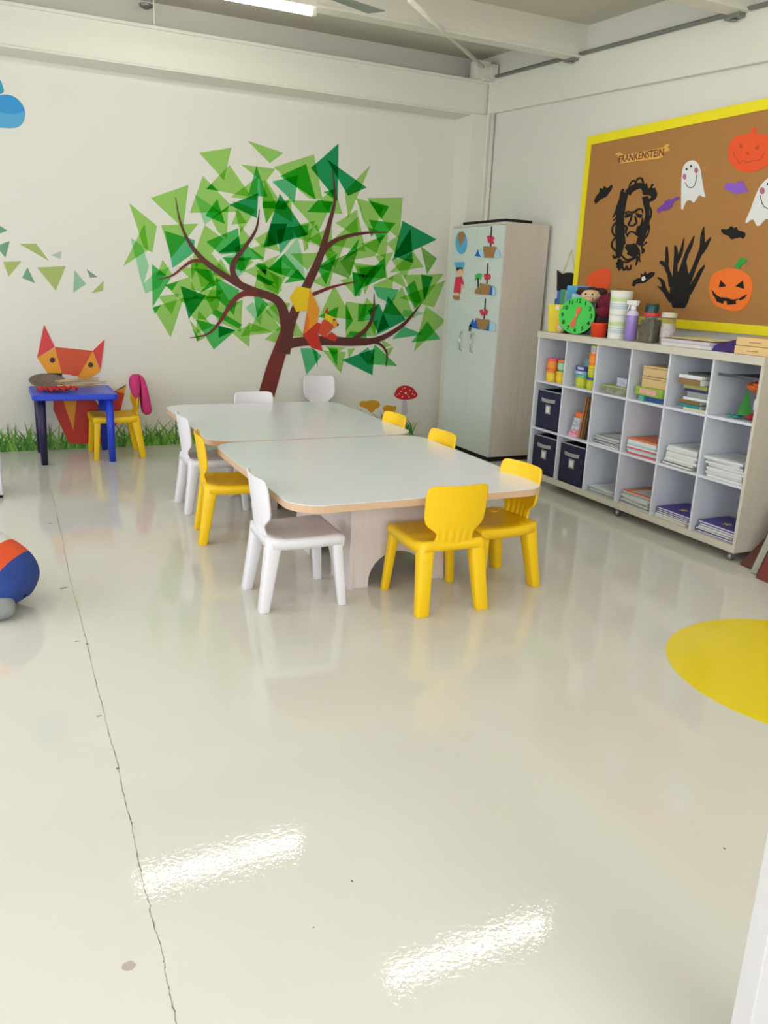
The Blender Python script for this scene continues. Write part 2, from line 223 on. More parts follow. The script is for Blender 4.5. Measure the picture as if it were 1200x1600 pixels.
BRANCHES = [('r',[(2.3922,0.4188),(2.4056,0.4664),(2.4247,0.5348),(2.4453,0.6084),(2.4632,0.6718),(2.4774,0.7216),(2.4904,0.7665),(2.5029,0.8094),(2.5153,0.8523),(2.5285,0.8986),(2.5418,0.9457),(2.5535,0.9871),(2.5616,1.016)],[(2.2408,0.4626),(2.2549,0.5095),(2.2752,0.577),(2.2977,0.6503),(2.3186,0.7143),(2.3373,0.765),(2.3554,0.8098),(2.3729,0.8509),(2.3898,0.8914),(2.4078,0.9354),(2.4262,0.9805),(2.4425,1.0202),(2.4539,1.0479)]),('k',[(2.5643,1.0344),(2.5633,1.0462),(2.562,1.0643),(2.559,1.0889),(2.5532,1.1171),(2.545,1.151),(2.5345,1.1914),(2.5212,1.2335),(2.5048,1.2705),(2.4867,1.2996),(2.4659,1.3241),(2.4397,1.3454),(2.4065,1.3641),(2.3647,1.3797),(2.3179,1.3921),(2.2714,1.4031),(2.2294,1.4146),(2.1914,1.4268),(2.1547,1.4393),(2.1189,1.4523),(2.083,1.4667),(2.0475,1.482),(2.0125,1.4981),(1.9763,1.5162),(1.9368,1.5375),(1.8922,1.5626),(1.8444,1.5902),(1.798,1.6195),(1.7567,1.6499),(1.7201,1.6818),(1.6861,1.7158),(1.6551,1.7517),(1.6275,1.789),(1.6037,1.8277),(1.5833,1.868),(1.5658,1.9097),(1.5505,1.9528),(1.5373,2.0022),(1.5266,2.0563),(1.5182,2.1053),(1.5123,2.1393)],[(2.4512,1.0296),(2.4511,1.0419),(2.4514,1.0577),(2.4508,1.0761),(2.4482,1.0992),(2.4432,1.1313),(2.4366,1.1694),(2.4286,1.2059),(2.4191,1.2348),(2.4095,1.2554),(2.3999,1.2711),(2.3875,1.2843),(2.3678,1.298),(2.3366,1.3116),(2.295,1.324),(2.2486,1.3365),(2.2042,1.3502),(2.1646,1.3645),(2.127,1.3788),(2.0899,1.394),(2.0528,1.4111),(2.0168,1.4297),(1.982,1.4494),(1.9462,1.471),(1.9078,1.4949),(1.864,1.5215),(1.816,1.5506),(1.7682,1.5823),(1.7253,1.6167),(1.6889,1.6536),(1.6568,1.6926),(1.6284,1.733),(1.6033,1.7741),(1.5816,1.8159),(1.5632,1.8587),(1.5477,1.9025),(1.5346,1.9475),(1.5242,1.9986),(1.5165,2.054),(1.5109,2.1037),(1.5069,2.138)]),('k',[(2.5465,0.819),(2.5546,0.8751),(2.5655,0.9544),(2.5807,1.0423),(2.6018,1.1251),(2.6326,1.204),(2.6718,1.2865),(2.7134,1.3688),(2.7508,1.4469),(2.7828,1.5173),(2.8126,1.583),(2.8404,1.6485),(2.8655,1.7174),(2.8872,1.7914),(2.9057,1.8676),(2.9218,1.942),(2.9363,2.0106),(2.9507,2.0714),(2.9643,2.1277),(2.9746,2.1833),(2.9787,2.2416),(2.9731,2.3083),(2.9604,2.3793),(2.9466,2.4425),(2.9374,2.4862)],[(2.4223,0.8419),(2.4366,0.8962),(2.4568,0.9747),(2.4822,1.0643),(2.5121,1.1518),(2.5481,1.2354),(2.5893,1.3199),(2.6313,1.402),(2.6699,1.4783),(2.7052,1.5469),(2.7389,1.6102),(2.7703,1.6714),(2.7992,1.7352),(2.8257,1.8047),(2.8502,1.8777),(2.8726,1.95),(2.8931,2.0177),(2.9126,2.078),(2.9307,2.1327),(2.9449,2.1855),(2.9533,2.2406),(2.9531,2.3057),(2.946,2.3766),(2.9371,2.4406),(2.9312,2.4849)]),('k',[(2.8383,1.6842),(2.8534,1.708),(2.8744,1.7416),(2.8988,1.7767),(2.9247,1.8059),(2.9521,1.829),(2.9829,1.8502),(3.0181,1.8698),(3.0592,1.8881),(3.108,1.9051),(3.1635,1.9206),(3.2226,1.9344),(3.2819,1.9464),(3.3471,1.9565),(3.4182,1.9648),(3.4828,1.9713),(3.528,1.9759)],[(2.7894,1.7093),(2.8052,1.7323),(2.828,1.7663),(2.8564,1.8039),(2.8886,1.8369),(2.9229,1.8623),(2.9596,1.8839),(3.0002,1.9027),(3.0458,1.9197),(3.0982,1.9351),(3.1562,1.9486),(3.2172,1.9601),(3.2784,1.9691),(3.3454,1.9752),(3.4174,1.9785),(3.4823,1.9803),(3.5277,1.9817)]),('r',[(1.7257,1.6433),(1.7106,1.6433),(1.6882,1.6436),(1.6619,1.642),(1.6358,1.6356),(1.6125,1.6235),(1.591,1.608),(1.57,1.5909),(1.5483,1.5736),(1.5259,1.5547),(1.5036,1.5343),(1.4805,1.515),(1.4558,1.4988),(1.4248,1.4853),(1.3886,1.4734),(1.3552,1.4638),(1.332,1.457)],[(1.7222,1.6109),(1.7069,1.6119),(1.6859,1.6137),(1.6635,1.6138),(1.6436,1.6104),(1.6251,1.602),(1.6051,1.5891),(1.5838,1.5735),(1.5615,1.5573),(1.539,1.5398),(1.5158,1.5202),(1.4906,1.5008),(1.4624,1.4845),(1.4284,1.4725),(1.3907,1.4634),(1.3565,1.4567),(1.3329,1.4519)]),('k',[(2.0831,1.4661),(2.071,1.4804),(2.054,1.5),(2.0384,1.5207),(2.0289,1.5398),(2.0244,1.5579),(2.0222,1.577),(2.0241,1.5976),(2.0317,1.6217),(2.0486,1.6515),(2.0741,1.6866),(2.1034,1.7248),(2.131,1.7633),(2.1572,1.8012),(2.1841,1.8399),(2.209,1.88),(2.2283,1.922),(2.2397,1.9691),(2.2452,2.0191),(2.2477,2.0636),(2.2496,2.0944)],[(2.0411,1.4336),(2.0291,1.4476),(2.011,1.4683),(1.9921,1.4939),(1.979,1.5216),(1.9732,1.5485),(1.9719,1.576),(1.9769,1.6058),(1.9896,1.6382),(2.012,1.6728),(2.0416,1.7086),(2.0732,1.7448),(2.1026,1.7809),(2.1307,1.8171),(2.1594,1.8538),(2.1854,1.8906),(2.2061,1.9281),(2.2209,1.9715),(2.2313,2.0198),(2.2385,2.0638),(2.2438,2.0945)]),('r',[(2.231,1.3913),(2.2069,1.3924),(2.171,1.3946),(2.1294,1.3938),(2.0896,1.3855),(2.0565,1.3694),(2.0277,1.3485),(2.001,1.3227),(1.974,1.2914),(1.9462,1.2511),(1.9186,1.2038),(1.8915,1.1566),(1.8649,1.1161),(1.8396,1.0825),(1.8152,1.0526),(1.7897,1.0272),(1.7606,1.0064),(1.7216,0.9905),(1.6753,0.9793),(1.6321,0.9715),(1.6022,0.9659)],[(2.2266,1.3404),(2.202,1.3414),(2.1679,1.3431),(2.1331,1.3426),(2.1046,1.3376),(2.0812,1.3278),(2.0572,1.3136),(2.0324,1.2938),(2.0061,1.2679),(1.9781,1.2322),(1.9488,1.1874),(1.9187,1.1408),(1.8884,1.1),(1.8597,1.0668),(1.8319,1.0373),(1.8021,1.0118),(1.768,0.9913),(1.7251,0.9772),(1.6769,0.9689),(1.6331,0.964),(1.6029,0.9603)]),('k',[(2.5087,0.8196),(2.5205,0.8356),(2.5321,0.8542),(2.5462,0.8699),(2.573,0.8833),(2.6237,0.8937),(2.6932,0.9016),(2.7717,0.907),(2.8502,0.9105),(2.93,0.9104),(3.0155,0.907),(3.102,0.9036),(3.183,0.9037),(3.2544,0.9067),(3.3207,0.9113),(3.3863,0.9207),(3.4529,0.938),(3.5219,0.9655),(3.5904,1.0006),(3.6546,1.0393),(3.7107,1.0779),(3.7571,1.1175),(3.7955,1.1589),(3.8275,1.1985),(3.8552,1.2333),(3.8791,1.2644),(3.8983,1.2927),(3.9129,1.3162),(3.9233,1.3326)],[(2.4217,0.8885),(2.4348,0.9005),(2.4568,0.9226),(2.494,0.9492),(2.5455,0.9687),(2.6095,0.9797),(2.6845,0.9871),(2.7659,0.9921),(2.8476,0.9948),(2.9313,0.9941),(3.0185,0.9901),(3.1034,0.9858),(3.1815,0.9835),(3.2512,0.9818),(3.3143,0.9799),(3.373,0.9818),(3.4322,0.9913),(3.4963,1.0117),(3.563,1.0407),(3.6271,1.0742),(3.6834,1.1073),(3.7303,1.1408),(3.7709,1.1769),(3.8064,1.2127),(3.8378,1.2448),(3.865,1.2731),(3.8872,1.2989),(3.9047,1.3206),(3.9172,1.336)]),('k',[(3.1986,0.9363),(3.2257,0.9564),(3.2657,0.9855),(3.3087,1.0201),(3.344,1.0566),(3.3688,1.093),(3.388,1.1309),(3.4019,1.1711),(3.411,1.2143),(3.4132,1.2658),(3.4093,1.3228),(3.4034,1.3745),(3.3997,1.4101)],[(3.1652,0.9755),(3.1939,0.9939),(3.235,1.0199),(3.2777,1.0496),(3.3116,1.0797),(3.3358,1.1102),(3.3558,1.1432),(3.3717,1.1791),(3.3838,1.2182),(3.3909,1.2666),(3.393,1.3224),(3.3928,1.3741),(3.3928,1.4098)]),('k',[(3.383,0.9337),(3.4017,0.9307),(3.4279,0.9269),(3.4552,0.9209),(3.4787,0.9112),(3.4997,0.8965),(3.5206,0.8775),(3.5382,0.8558),(3.5504,0.8322),(3.5554,0.8012),(3.5545,0.763),(3.5512,0.7268),(3.5491,0.7016)],[(3.3921,0.9698),(3.4099,0.9646),(3.4366,0.9572),(3.4668,0.9465),(3.494,0.9317),(3.5174,0.913),(3.5397,0.8909),(3.5586,0.8651),(3.571,0.8359),(3.5733,0.8007),(3.5682,0.7613),(3.5609,0.7253),(3.5562,0.7006)]),('r',[(2.7702,1.3615),(2.8052,1.3765),(2.8551,1.3981),(2.9129,1.4219),(2.9715,1.4435),(3.0377,1.4635),(3.1128,1.4839),(3.1822,1.5019),(3.2306,1.5145)],[(2.7553,1.3934),(2.791,1.4067),(2.8423,1.4259),(2.9022,1.447),(2.9636,1.4657),(3.0322,1.4819),(3.1091,1.4975),(3.1798,1.5108),(3.229,1.5203)])]
SQUIRREL = [('y',[(2.5358,1.3413),(2.6081,1.4445),(2.7346,1.4303),(2.7222,1.2301),(2.6032,1.2155)]),('o',[(2.7346,1.4303),(2.8346,1.2403),(2.813,1.1139),(2.726,1.0083),(2.711,1.2298)]),('q',[(2.6699,1.0001),(2.711,1.2298),(2.7318,1.142),(2.726,1.0083)]),('r',[(2.6699,1.0001),(2.8128,1.1213),(2.8783,1.1001),(2.8229,1.0245),(2.8758,0.8515),(2.7606,0.8842)]),('a',[(2.8229,1.0245),(2.8692,1.1447),(2.8935,1.1526),(2.9937,1.0871),(2.8893,0.9802)]),('y',[(2.8889,1.2075),(3.0082,1.1654),(2.9683,1.1137),(2.8935,1.1496)]),('o',[(2.9882,1.1695),(3.0347,1.1029),(2.9908,1.072),(2.9632,1.1166)]),('r',[(2.8838,1.2163),(2.9153,1.2645),(2.9282,1.2055)]),('r',[(2.8893,0.9802),(2.9621,1.0339),(3.0329,0.9894),(2.9975,0.9481)]),('k',[(2.972,1.1602),(2.9918,1.1606),(2.9956,1.1427),(2.9758,1.1393)]),('k',[(3.0145,1.1145),(3.0311,1.1148),(3.0366,1.0969),(3.0201,1.0921)])]
FOX = [('e',[(0.4019,1.0594),(0.4735,0.8768),(0.3309,0.7877)]),('e',[(0.8786,0.947),(0.8302,0.6831),(0.7756,0.8464)]),('o',[(0.3309,0.7877),(0.4807,0.8716),(0.5205,0.6537),(0.401,0.6612)]),('a',[(0.4735,0.8768),(0.7756,0.8464),(0.6475,0.6324),(0.5197,0.6402)]),('o',[(0.7756,0.8464),(0.8297,0.6721),(0.7101,0.5908),(0.6401,0.6161)]),('w',[(0.3946,0.6585),(0.4196,0.6584),(0.4407,0.5936),(0.4036,0.6048)]),('k',[(0.4008,0.6585),(0.5182,0.6577),(0.5141,0.5901),(0.4344,0.5937)]),('w',[(0.5177,0.6496),(0.5837,0.6437),(0.6401,0.6161),(0.5675,0.5855),(0.5141,0.5901)]),('r',[(0.4369,0.4307),(0.7803,0.4237),(0.8627,0.3376),(0.9013,0.1516),(0.8144,0.033),(0.5364,0.0522),(0.4292,0.3487)]),('o',[(0.513,0.4223),(0.62,0.4201),(0.5794,0.1633)]),('w',[(0.7708,0.4197),(0.8174,0.4229),(0.8218,0.3499)]),('a',[(0.9376,0.5047),(1.0216,0.478),(0.952,0.2215),(0.9013,0.1516),(0.856,0.3378)]),('o',[(0.9442,0.5018),(1.0412,0.5564),(1.0188,0.4753)]),('b',[(0.9442,0.5018),(1.0413,0.5592),(1.006,0.5247)]),('k',[(0.4693,0.7679),(0.4678,0.7608),(0.4644,0.7545),(0.4593,0.7495),(0.4532,0.7463),(0.4465,0.7452),(0.4399,0.7463),(0.4342,0.7495),(0.4298,0.7546),(0.4272,0.7608),(0.4266,0.7679),(0.4281,0.7749),(0.4315,0.7812),(0.4365,0.7862),(0.4426,0.7894),(0.4493,0.7905),(0.4559,0.7894),(0.4616,0.7863),(0.4661,0.7812),(0.4687,0.7749)]),('k',[(0.7721,0.727),(0.7707,0.7204),(0.7674,0.7143),(0.7626,0.7095),(0.7565,0.7064),(0.7501,0.7053),(0.7437,0.7064),(0.738,0.7096),(0.7337,0.7144),(0.7311,0.7205),(0.7304,0.7272),(0.7318,0.7338),(0.7351,0.7399),(0.7399,0.7447),(0.7459,0.7478),(0.7523,0.7489),(0.7587,0.7478),(0.7644,0.7446),(0.7687,0.7399),(0.7714,0.7337)])]
TOADSTOOL = [('r',[(3.6596,0.4136),(3.6724,0.4459),(3.6958,0.4845),(3.7365,0.5067),(3.7908,0.5141),(3.8465,0.5004),(3.8905,0.4719),(3.9383,0.4152),(3.9231,0.389),(3.8906,0.3732),(3.799,0.3618),(3.7068,0.3752)]),('s',[(3.7623,0.3626),(3.8119,0.3616),(3.8311,0.2122),(3.7646,0.2141)]),('w',[(3.8079,0.4339),(3.8045,0.4259),(3.7957,0.4226),(3.7865,0.4262),(3.7823,0.4343),(3.7857,0.4423),(3.7945,0.4456),(3.8036,0.442)]),('w',[(3.7466,0.4529),(3.7446,0.4483),(3.7396,0.4464),(3.7344,0.4485),(3.732,0.4531),(3.7339,0.4576),(3.7389,0.4595),(3.7441,0.4575)]),('w',[(3.847,0.4595),(3.845,0.4549),(3.84,0.453),(3.8347,0.4551),(3.8322,0.4597),(3.8342,0.4642),(3.8392,0.4661),(3.8445,0.4641)]),('w',[(3.7298,0.4254),(3.7278,0.4209),(3.7228,0.419),(3.7176,0.421),(3.7152,0.4257),(3.7171,0.4302),(3.7221,0.4321),(3.7273,0.43)]),('w',[(3.8767,0.4229),(3.8747,0.4183),(3.8697,0.4164),(3.8644,0.4185),(3.8619,0.4231),(3.8639,0.4277),(3.8689,0.4296),(3.8742,0.4275)]),('w',[(3.7905,0.4848),(3.7886,0.4803),(3.7835,0.4784),(3.7783,0.4804),(3.7759,0.485),(3.7778,0.4896),(3.7828,0.4914),(3.7881,0.4894)]),('w',[(3.7679,0.3953),(3.7659,0.3907),(3.7609,0.3889),(3.7556,0.3909),(3.7532,0.3955),(3.7552,0.4001),(3.7602,0.402),(3.7654,0.3999)]),('w',[(3.8416,0.3906),(3.8396,0.386),(3.8346,0.3841),(3.8293,0.3862),(3.8268,0.3909),(3.8288,0.3954),(3.8338,0.3973),(3.8391,0.3952)]),('w',[(3.9051,0.4125),(3.9031,0.4079),(3.898,0.406),(3.8927,0.4081),(3.8902,0.4127),(3.8922,0.4173),(3.8973,0.4192),(3.9026,0.4171)]),('w',[(3.8256,0.4139),(3.8241,0.4105),(3.8203,0.4091),(3.8164,0.4106),(3.8145,0.4141),(3.816,0.4175),(3.8198,0.4189),(3.8237,0.4174)]),('w',[(3.7013,0.4128),(3.6998,0.4094),(3.6961,0.408),(3.6922,0.4096),(3.6904,0.413),(3.6919,0.4164),(3.6956,0.4178),(3.6995,0.4163)]),('w',[(3.7617,0.4771),(3.7602,0.4737),(3.7565,0.4723),(3.7526,0.4738),(3.7507,0.4772),(3.7522,0.4806),(3.756,0.4821),(3.7599,0.4805)]),('w',[(3.8825,0.4507),(3.881,0.4473),(3.8772,0.4459),(3.8733,0.4474),(3.8714,0.4509),(3.8729,0.4543),(3.8767,0.4557),(3.8806,0.4542)])]
CHANT = [[(3.2809,0.3323),(3.2972,0.3641),(3.3588,0.358),(3.4111,0.3714),(3.4788,0.3635),(3.5161,0.327),(3.4946,0.2869),(3.4593,0.2796),(3.4428,0.2475),(3.4022,0.2405),(3.3797,0.2735),(3.3259,0.2991),(3.2905,0.308)],[(3.5398,0.2776),(3.5563,0.3098),(3.6065,0.3152),(3.6469,0.3028),(3.6922,0.305),(3.6992,0.2736),(3.6824,0.246),(3.6701,0.2002),(3.6346,0.1814),(3.589,0.1861),(3.5925,0.2271),(3.5589,0.2526)],[(3.5305,0.2042),(3.5604,0.2198),(3.6003,0.2154),(3.5946,0.1826),(3.553,0.1839)]]
BLOWN = [('d',[(0.0902,1.8199),(0.1283,1.8173),(0.1788,1.7855),(0.1238,1.7589)]),('d',[(0.0876,1.6642),(0.1893,1.7053),(0.1485,1.576)]),('l',[(0.2594,1.689),(0.3835,1.6981),(0.4735,1.5682)]),('s',[(0.4936,1.614),(0.5744,1.6526),(0.5603,1.5892)]),('l',[(0.1315,1.5445),(0.2646,1.556),(0.1622,1.4327)]),('d',[(0.3061,1.5114),(0.3556,1.3882),(0.2603,1.4264)]),('l',[(0.3791,1.5127),(0.598,1.5331),(0.5099,1.3356)]),('p',[(0.6638,1.5065),(0.75,1.3977),(0.6461,1.3241)]),('k',[(0.7596,1.5192),(0.8463,1.4554),(0.7844,1.4496)]),('l',[(0.8932,1.4302),(0.8827,1.3461),(0.7852,1.3211)])]
CLOUD = [('c',[(0.0675,2.7459),(0.1446,2.8877),(0.2104,2.8853),(0.2286,2.8323),(0.2333,2.7773)]),('c',[(0.0583,2.6339),(0.134,2.754),(0.2333,2.7773),(0.286,2.7782),(0.34,2.7455),(0.3703,2.6926),(0.3705,2.6472),(0.3581,2.6002),(0.3207,2.5561),(0.2628,2.5407),(0.1837,2.5378),(0.05,2.5322)]),('i',[(0.0491,2.5209),(0.0805,2.6364),(0.1923,2.6494),(0.2589,2.6401),(0.3277,2.6537),(0.3729,2.6816),(0.3705,2.6472),(0.3581,2.6002),(0.3207,2.5561),(0.2628,2.5407),(0.1837,2.5378)])]
BOARDCUT = {'bat1':[('k',[(5.5394,2.1994),(5.5219,2.2337),(5.4849,2.2545),(5.4843,2.2954),(5.4523,2.2754),(5.4328,2.3052),(5.4051,2.2752),(5.3367,2.3088),(5.3441,2.2671),(5.38,2.2387),(5.3987,2.2168),(5.4507,2.2111),(5.4854,2.1899),(5.5213,2.1733)])],'bat2':[('v',[(4.825,2.0843),(4.8163,2.0992),(4.7818,2.1176),(4.7543,2.131),(4.7506,2.151),(4.7341,2.1424),(4.7229,2.1617),(4.7019,2.1478),(4.6812,2.1539),(4.6473,2.1665),(4.6332,2.1679),(4.6132,2.1567),(4.6326,2.1456),(4.6599,2.1375),(4.6755,2.1235),(4.675,2.101),(4.7088,2.0854),(4.7524,2.0803),(4.7828,2.082),(4.7986,2.065)])],'bat3':[('u',[(4.232,2.2012),(4.209,2.2187),(4.1767,2.2208),(4.1344,2.2029),(4.1239,2.2278),(4.1077,2.2103),(4.0947,2.2282),(4.0707,2.2025),(4.0222,2.1467),(4.068,2.1568),(4.1034,2.1432),(4.1576,2.1567),(4.1804,2.1729),(4.2137,2.1754)])],'ghost':[('w',[(4.6275,2.3203),(4.6146,2.3701),(4.5746,2.3913),(4.5166,2.3903),(4.4652,2.3451),(4.4243,2.2416),(4.3983,2.1795),(4.3745,2.1427),(4.4067,2.1499),(4.4378,2.1642),(4.4552,2.1432),(4.478,2.1121),(4.5073,2.1365),(4.5479,2.1341),(4.5635,2.0989),(4.5736,2.0735),(4.5892,2.0848)]),('k',[(4.5748,2.3387),(4.5748,2.3362),(4.5756,2.334),(4.5773,2.3324),(4.5795,2.3315),(4.5822,2.3313),(4.5852,2.332),(4.5878,2.3334),(4.5902,2.3354),(4.5918,2.3378),(4.5928,2.3405),(4.5928,2.343),(4.592,2.3452),(4.5903,2.3468),(4.5881,2.3477),(4.5854,2.3479),(4.5824,2.3472),(4.5798,2.3458),(4.5774,2.3438),(4.5758,2.3414)]),('k',[(4.5368,2.3532),(4.5368,2.3507),(4.5375,2.3486),(4.5393,2.3469),(4.5414,2.346),(4.5441,2.3459),(4.547,2.3466),(4.5496,2.3479),(4.552,2.35),(4.5536,2.3524),(4.5546,2.355),(4.5546,2.3575),(4.5539,2.3597),(4.5521,2.3613),(4.55,2.3622),(4.5473,2.3623),(4.5444,2.3616),(4.5418,2.3603),(4.5394,2.3582),(4.5378,2.3558)]),('m',[(4.5744,2.2899),(4.5742,2.2841),(4.5758,2.2792),(4.5789,2.2754),(4.5835,2.2732),(4.5889,2.2728),(4.5946,2.2742),(4.6002,2.2772),(4.6049,2.2817),(4.6085,2.2872),(4.6105,2.2931),(4.6107,2.2988),(4.6091,2.3038),(4.6059,2.3076),(4.6013,2.3098),(4.5959,2.3102),(4.5902,2.3087),(4.5846,2.3057),(4.5799,2.3012),(4.5764,2.2958)]),('m',[(4.4748,2.3211),(4.4746,2.3155),(4.4761,2.3106),(4.4791,2.3069),(4.4835,2.3048),(4.4887,2.3044),(4.4943,2.3058),(4.4998,2.3088),(4.5043,2.3132),(4.5078,2.3186),(4.5098,2.3244),(4.51,2.3301),(4.5085,2.3349),(4.5054,2.3387),(4.501,2.3407),(4.4958,2.3411),(4.4902,2.3397),(4.4848,2.3367),(4.4802,2.3322),(4.4768,2.3269)])],'ghost2':[('w',[(4.0185,1.9704),(3.9886,2.0405),(3.9717,2.1102),(3.9436,2.1828),(3.8922,2.2245),(3.7915,2.2425),(3.7153,2.2),(3.6892,2.1267),(3.7045,2.038),(3.6708,1.9277),(3.7317,1.9484),(3.7609,1.922),(3.8313,1.9806),(3.8673,1.9823),(3.8962,1.9461),(3.9222,1.9424),(3.9506,1.9863),(3.9771,1.9828),(4.0006,1.9629)]),('k',[(3.8775,2.1866),(3.8774,2.1843),(3.878,2.1823),(3.8793,2.1808),(3.881,2.1799),(3.8832,2.1797),(3.8856,2.1803),(3.8877,2.1815),(3.8897,2.1833),(3.8911,2.1854),(3.892,2.1878),(3.8921,2.1901),(3.8915,2.1921),(3.8902,2.1936),(3.8884,2.1945),(3.8862,2.1947),(3.8839,2.1941),(3.8818,2.1929),(3.8797,2.1911),(3.8784,2.189)]),('m',[(3.8996,2.1488),(3.8993,2.1425),(3.9009,2.137),(3.9042,2.1327),(3.9091,2.1302),(3.9149,2.1296),(3.921,2.131),(3.9271,2.1343),(3.9323,2.1393),(3.9363,2.1452),(3.9386,2.1517),(3.9389,2.1581),(3.9372,2.1636),(3.9338,2.1679),(3.9289,2.1704),(3.9232,2.171),(3.917,2.1695),(3.9109,2.1661),(3.9058,2.1612),(3.9018,2.1552)]),('k',[(3.825,2.1868),(3.8249,2.1846),(3.8254,2.1826),(3.8267,2.1811),(3.8284,2.1802),(3.8306,2.18),(3.8329,2.1806),(3.835,2.1818),(3.837,2.1836),(3.8383,2.1857),(3.8391,2.188),(3.8393,2.1903),(3.8387,2.1923),(3.8374,2.1938),(3.8357,2.1946),(3.8336,2.1948),(3.8312,2.1943),(3.8291,2.1931),(3.8272,2.1913),(3.8258,2.1892)])],'pumpkin1':[('r',[(4.2406,2.4138),(4.2358,2.456),(4.2102,2.4907),(4.1552,2.5023),(4.0789,2.4943),(4.0797,2.5293),(4.0646,2.5336),(4.0411,2.5195),(4.0387,2.4891),(3.9673,2.4798),(3.891,2.4503),(3.852,2.3831),(3.865,2.3217),(3.9174,2.2908),(3.9738,2.2733),(4.0399,2.2675),(4.1246,2.283),(4.1902,2.3226),(4.2293,2.3696)]),('x',[(4.1575,2.4372),(4.1448,2.4498),(4.1217,2.4283),(4.1343,2.4158)]),('x',[(4.0274,2.408),(4.0038,2.4235),(3.9939,2.4041),(4.0127,2.3953)]),('x',[(4.0949,2.388),(4.0781,2.3972),(4.0613,2.3749),(4.0794,2.3723)])],'bat4':[('k',[(4.2077,1.9391),(4.1463,1.9319),(4.1251,1.9575),(4.1015,1.937),(4.0803,1.9479),(4.0666,1.924),(4.027,1.9177),(3.9958,1.9002),(4.011,1.8688),(4.0391,1.8822),(4.0573,1.8769),(4.083,1.8757),(4.1076,1.8685),(4.1319,1.8919),(4.1528,1.8975),(4.1739,1.9032),(4.197,1.9188)])],'bat5':[('k',[(4.99,1.5648),(4.9822,1.5996),(4.9391,1.6197),(4.9049,1.6201),(4.9111,1.6542),(4.8828,1.6385),(4.8681,1.6692),(4.8506,1.6467),(4.8043,1.6661),(4.7678,1.664),(4.7741,1.6361),(4.8268,1.6075),(4.8487,1.5902),(4.8983,1.5837),(4.9493,1.5805),(4.9629,1.5595)]),('w',[(4.8943,1.627),(4.8653,1.6353),(4.8495,1.6128),(4.875,1.5954),(4.8939,1.6066)])],'pumpkin2':[('o',[(4.239,1.605),(4.2261,1.6464),(4.1892,1.6691),(4.1386,1.6875),(4.0863,1.6926),(4.0262,1.6858),(3.966,1.6731),(3.9161,1.6441),(3.8809,1.6055),(3.877,1.5421),(3.8902,1.4826),(3.9372,1.4309),(4.0,1.42),(4.0616,1.4304),(4.1171,1.4383),(4.1766,1.4617),(4.2121,1.502),(4.236,1.5533)]),('g',[(4.049,1.7026),(4.0019,1.7585),(3.9615,1.7465),(3.9576,1.7269),(3.982,1.7222),(4.005,1.6898),(4.0346,1.6957)]),('k',[(4.145,1.6166),(4.088,1.579),(4.1518,1.5675)]),('k',[(3.961,1.6161),(3.9416,1.5631),(4.0158,1.5804)]),('k',[(4.2114,1.5559),(4.1601,1.5191),(4.1237,1.5069),(4.0698,1.5065),(4.0375,1.4974),(4.0084,1.4964),(3.9711,1.5046),(3.9106,1.5343),(3.9265,1.5061),(3.9617,1.49),(3.9679,1.5017),(3.9939,1.4888),(3.9874,1.469),(4.0607,1.4601),(4.0698,1.4862),(4.0921,1.4834),(4.0952,1.4648),(4.1522,1.4782),(4.1745,1.5084),(4.1865,1.5132)])],'orange':[('r',[(5.5329,1.598),(5.5,1.6417),(5.4545,1.6666),(5.379,1.6827),(5.2662,1.6913),(5.2475,1.6377),(5.2391,1.59),(5.2642,1.5173),(5.2891,1.4741),(5.3408,1.4603),(5.4283,1.5132),(5.5124,1.5361)])]}
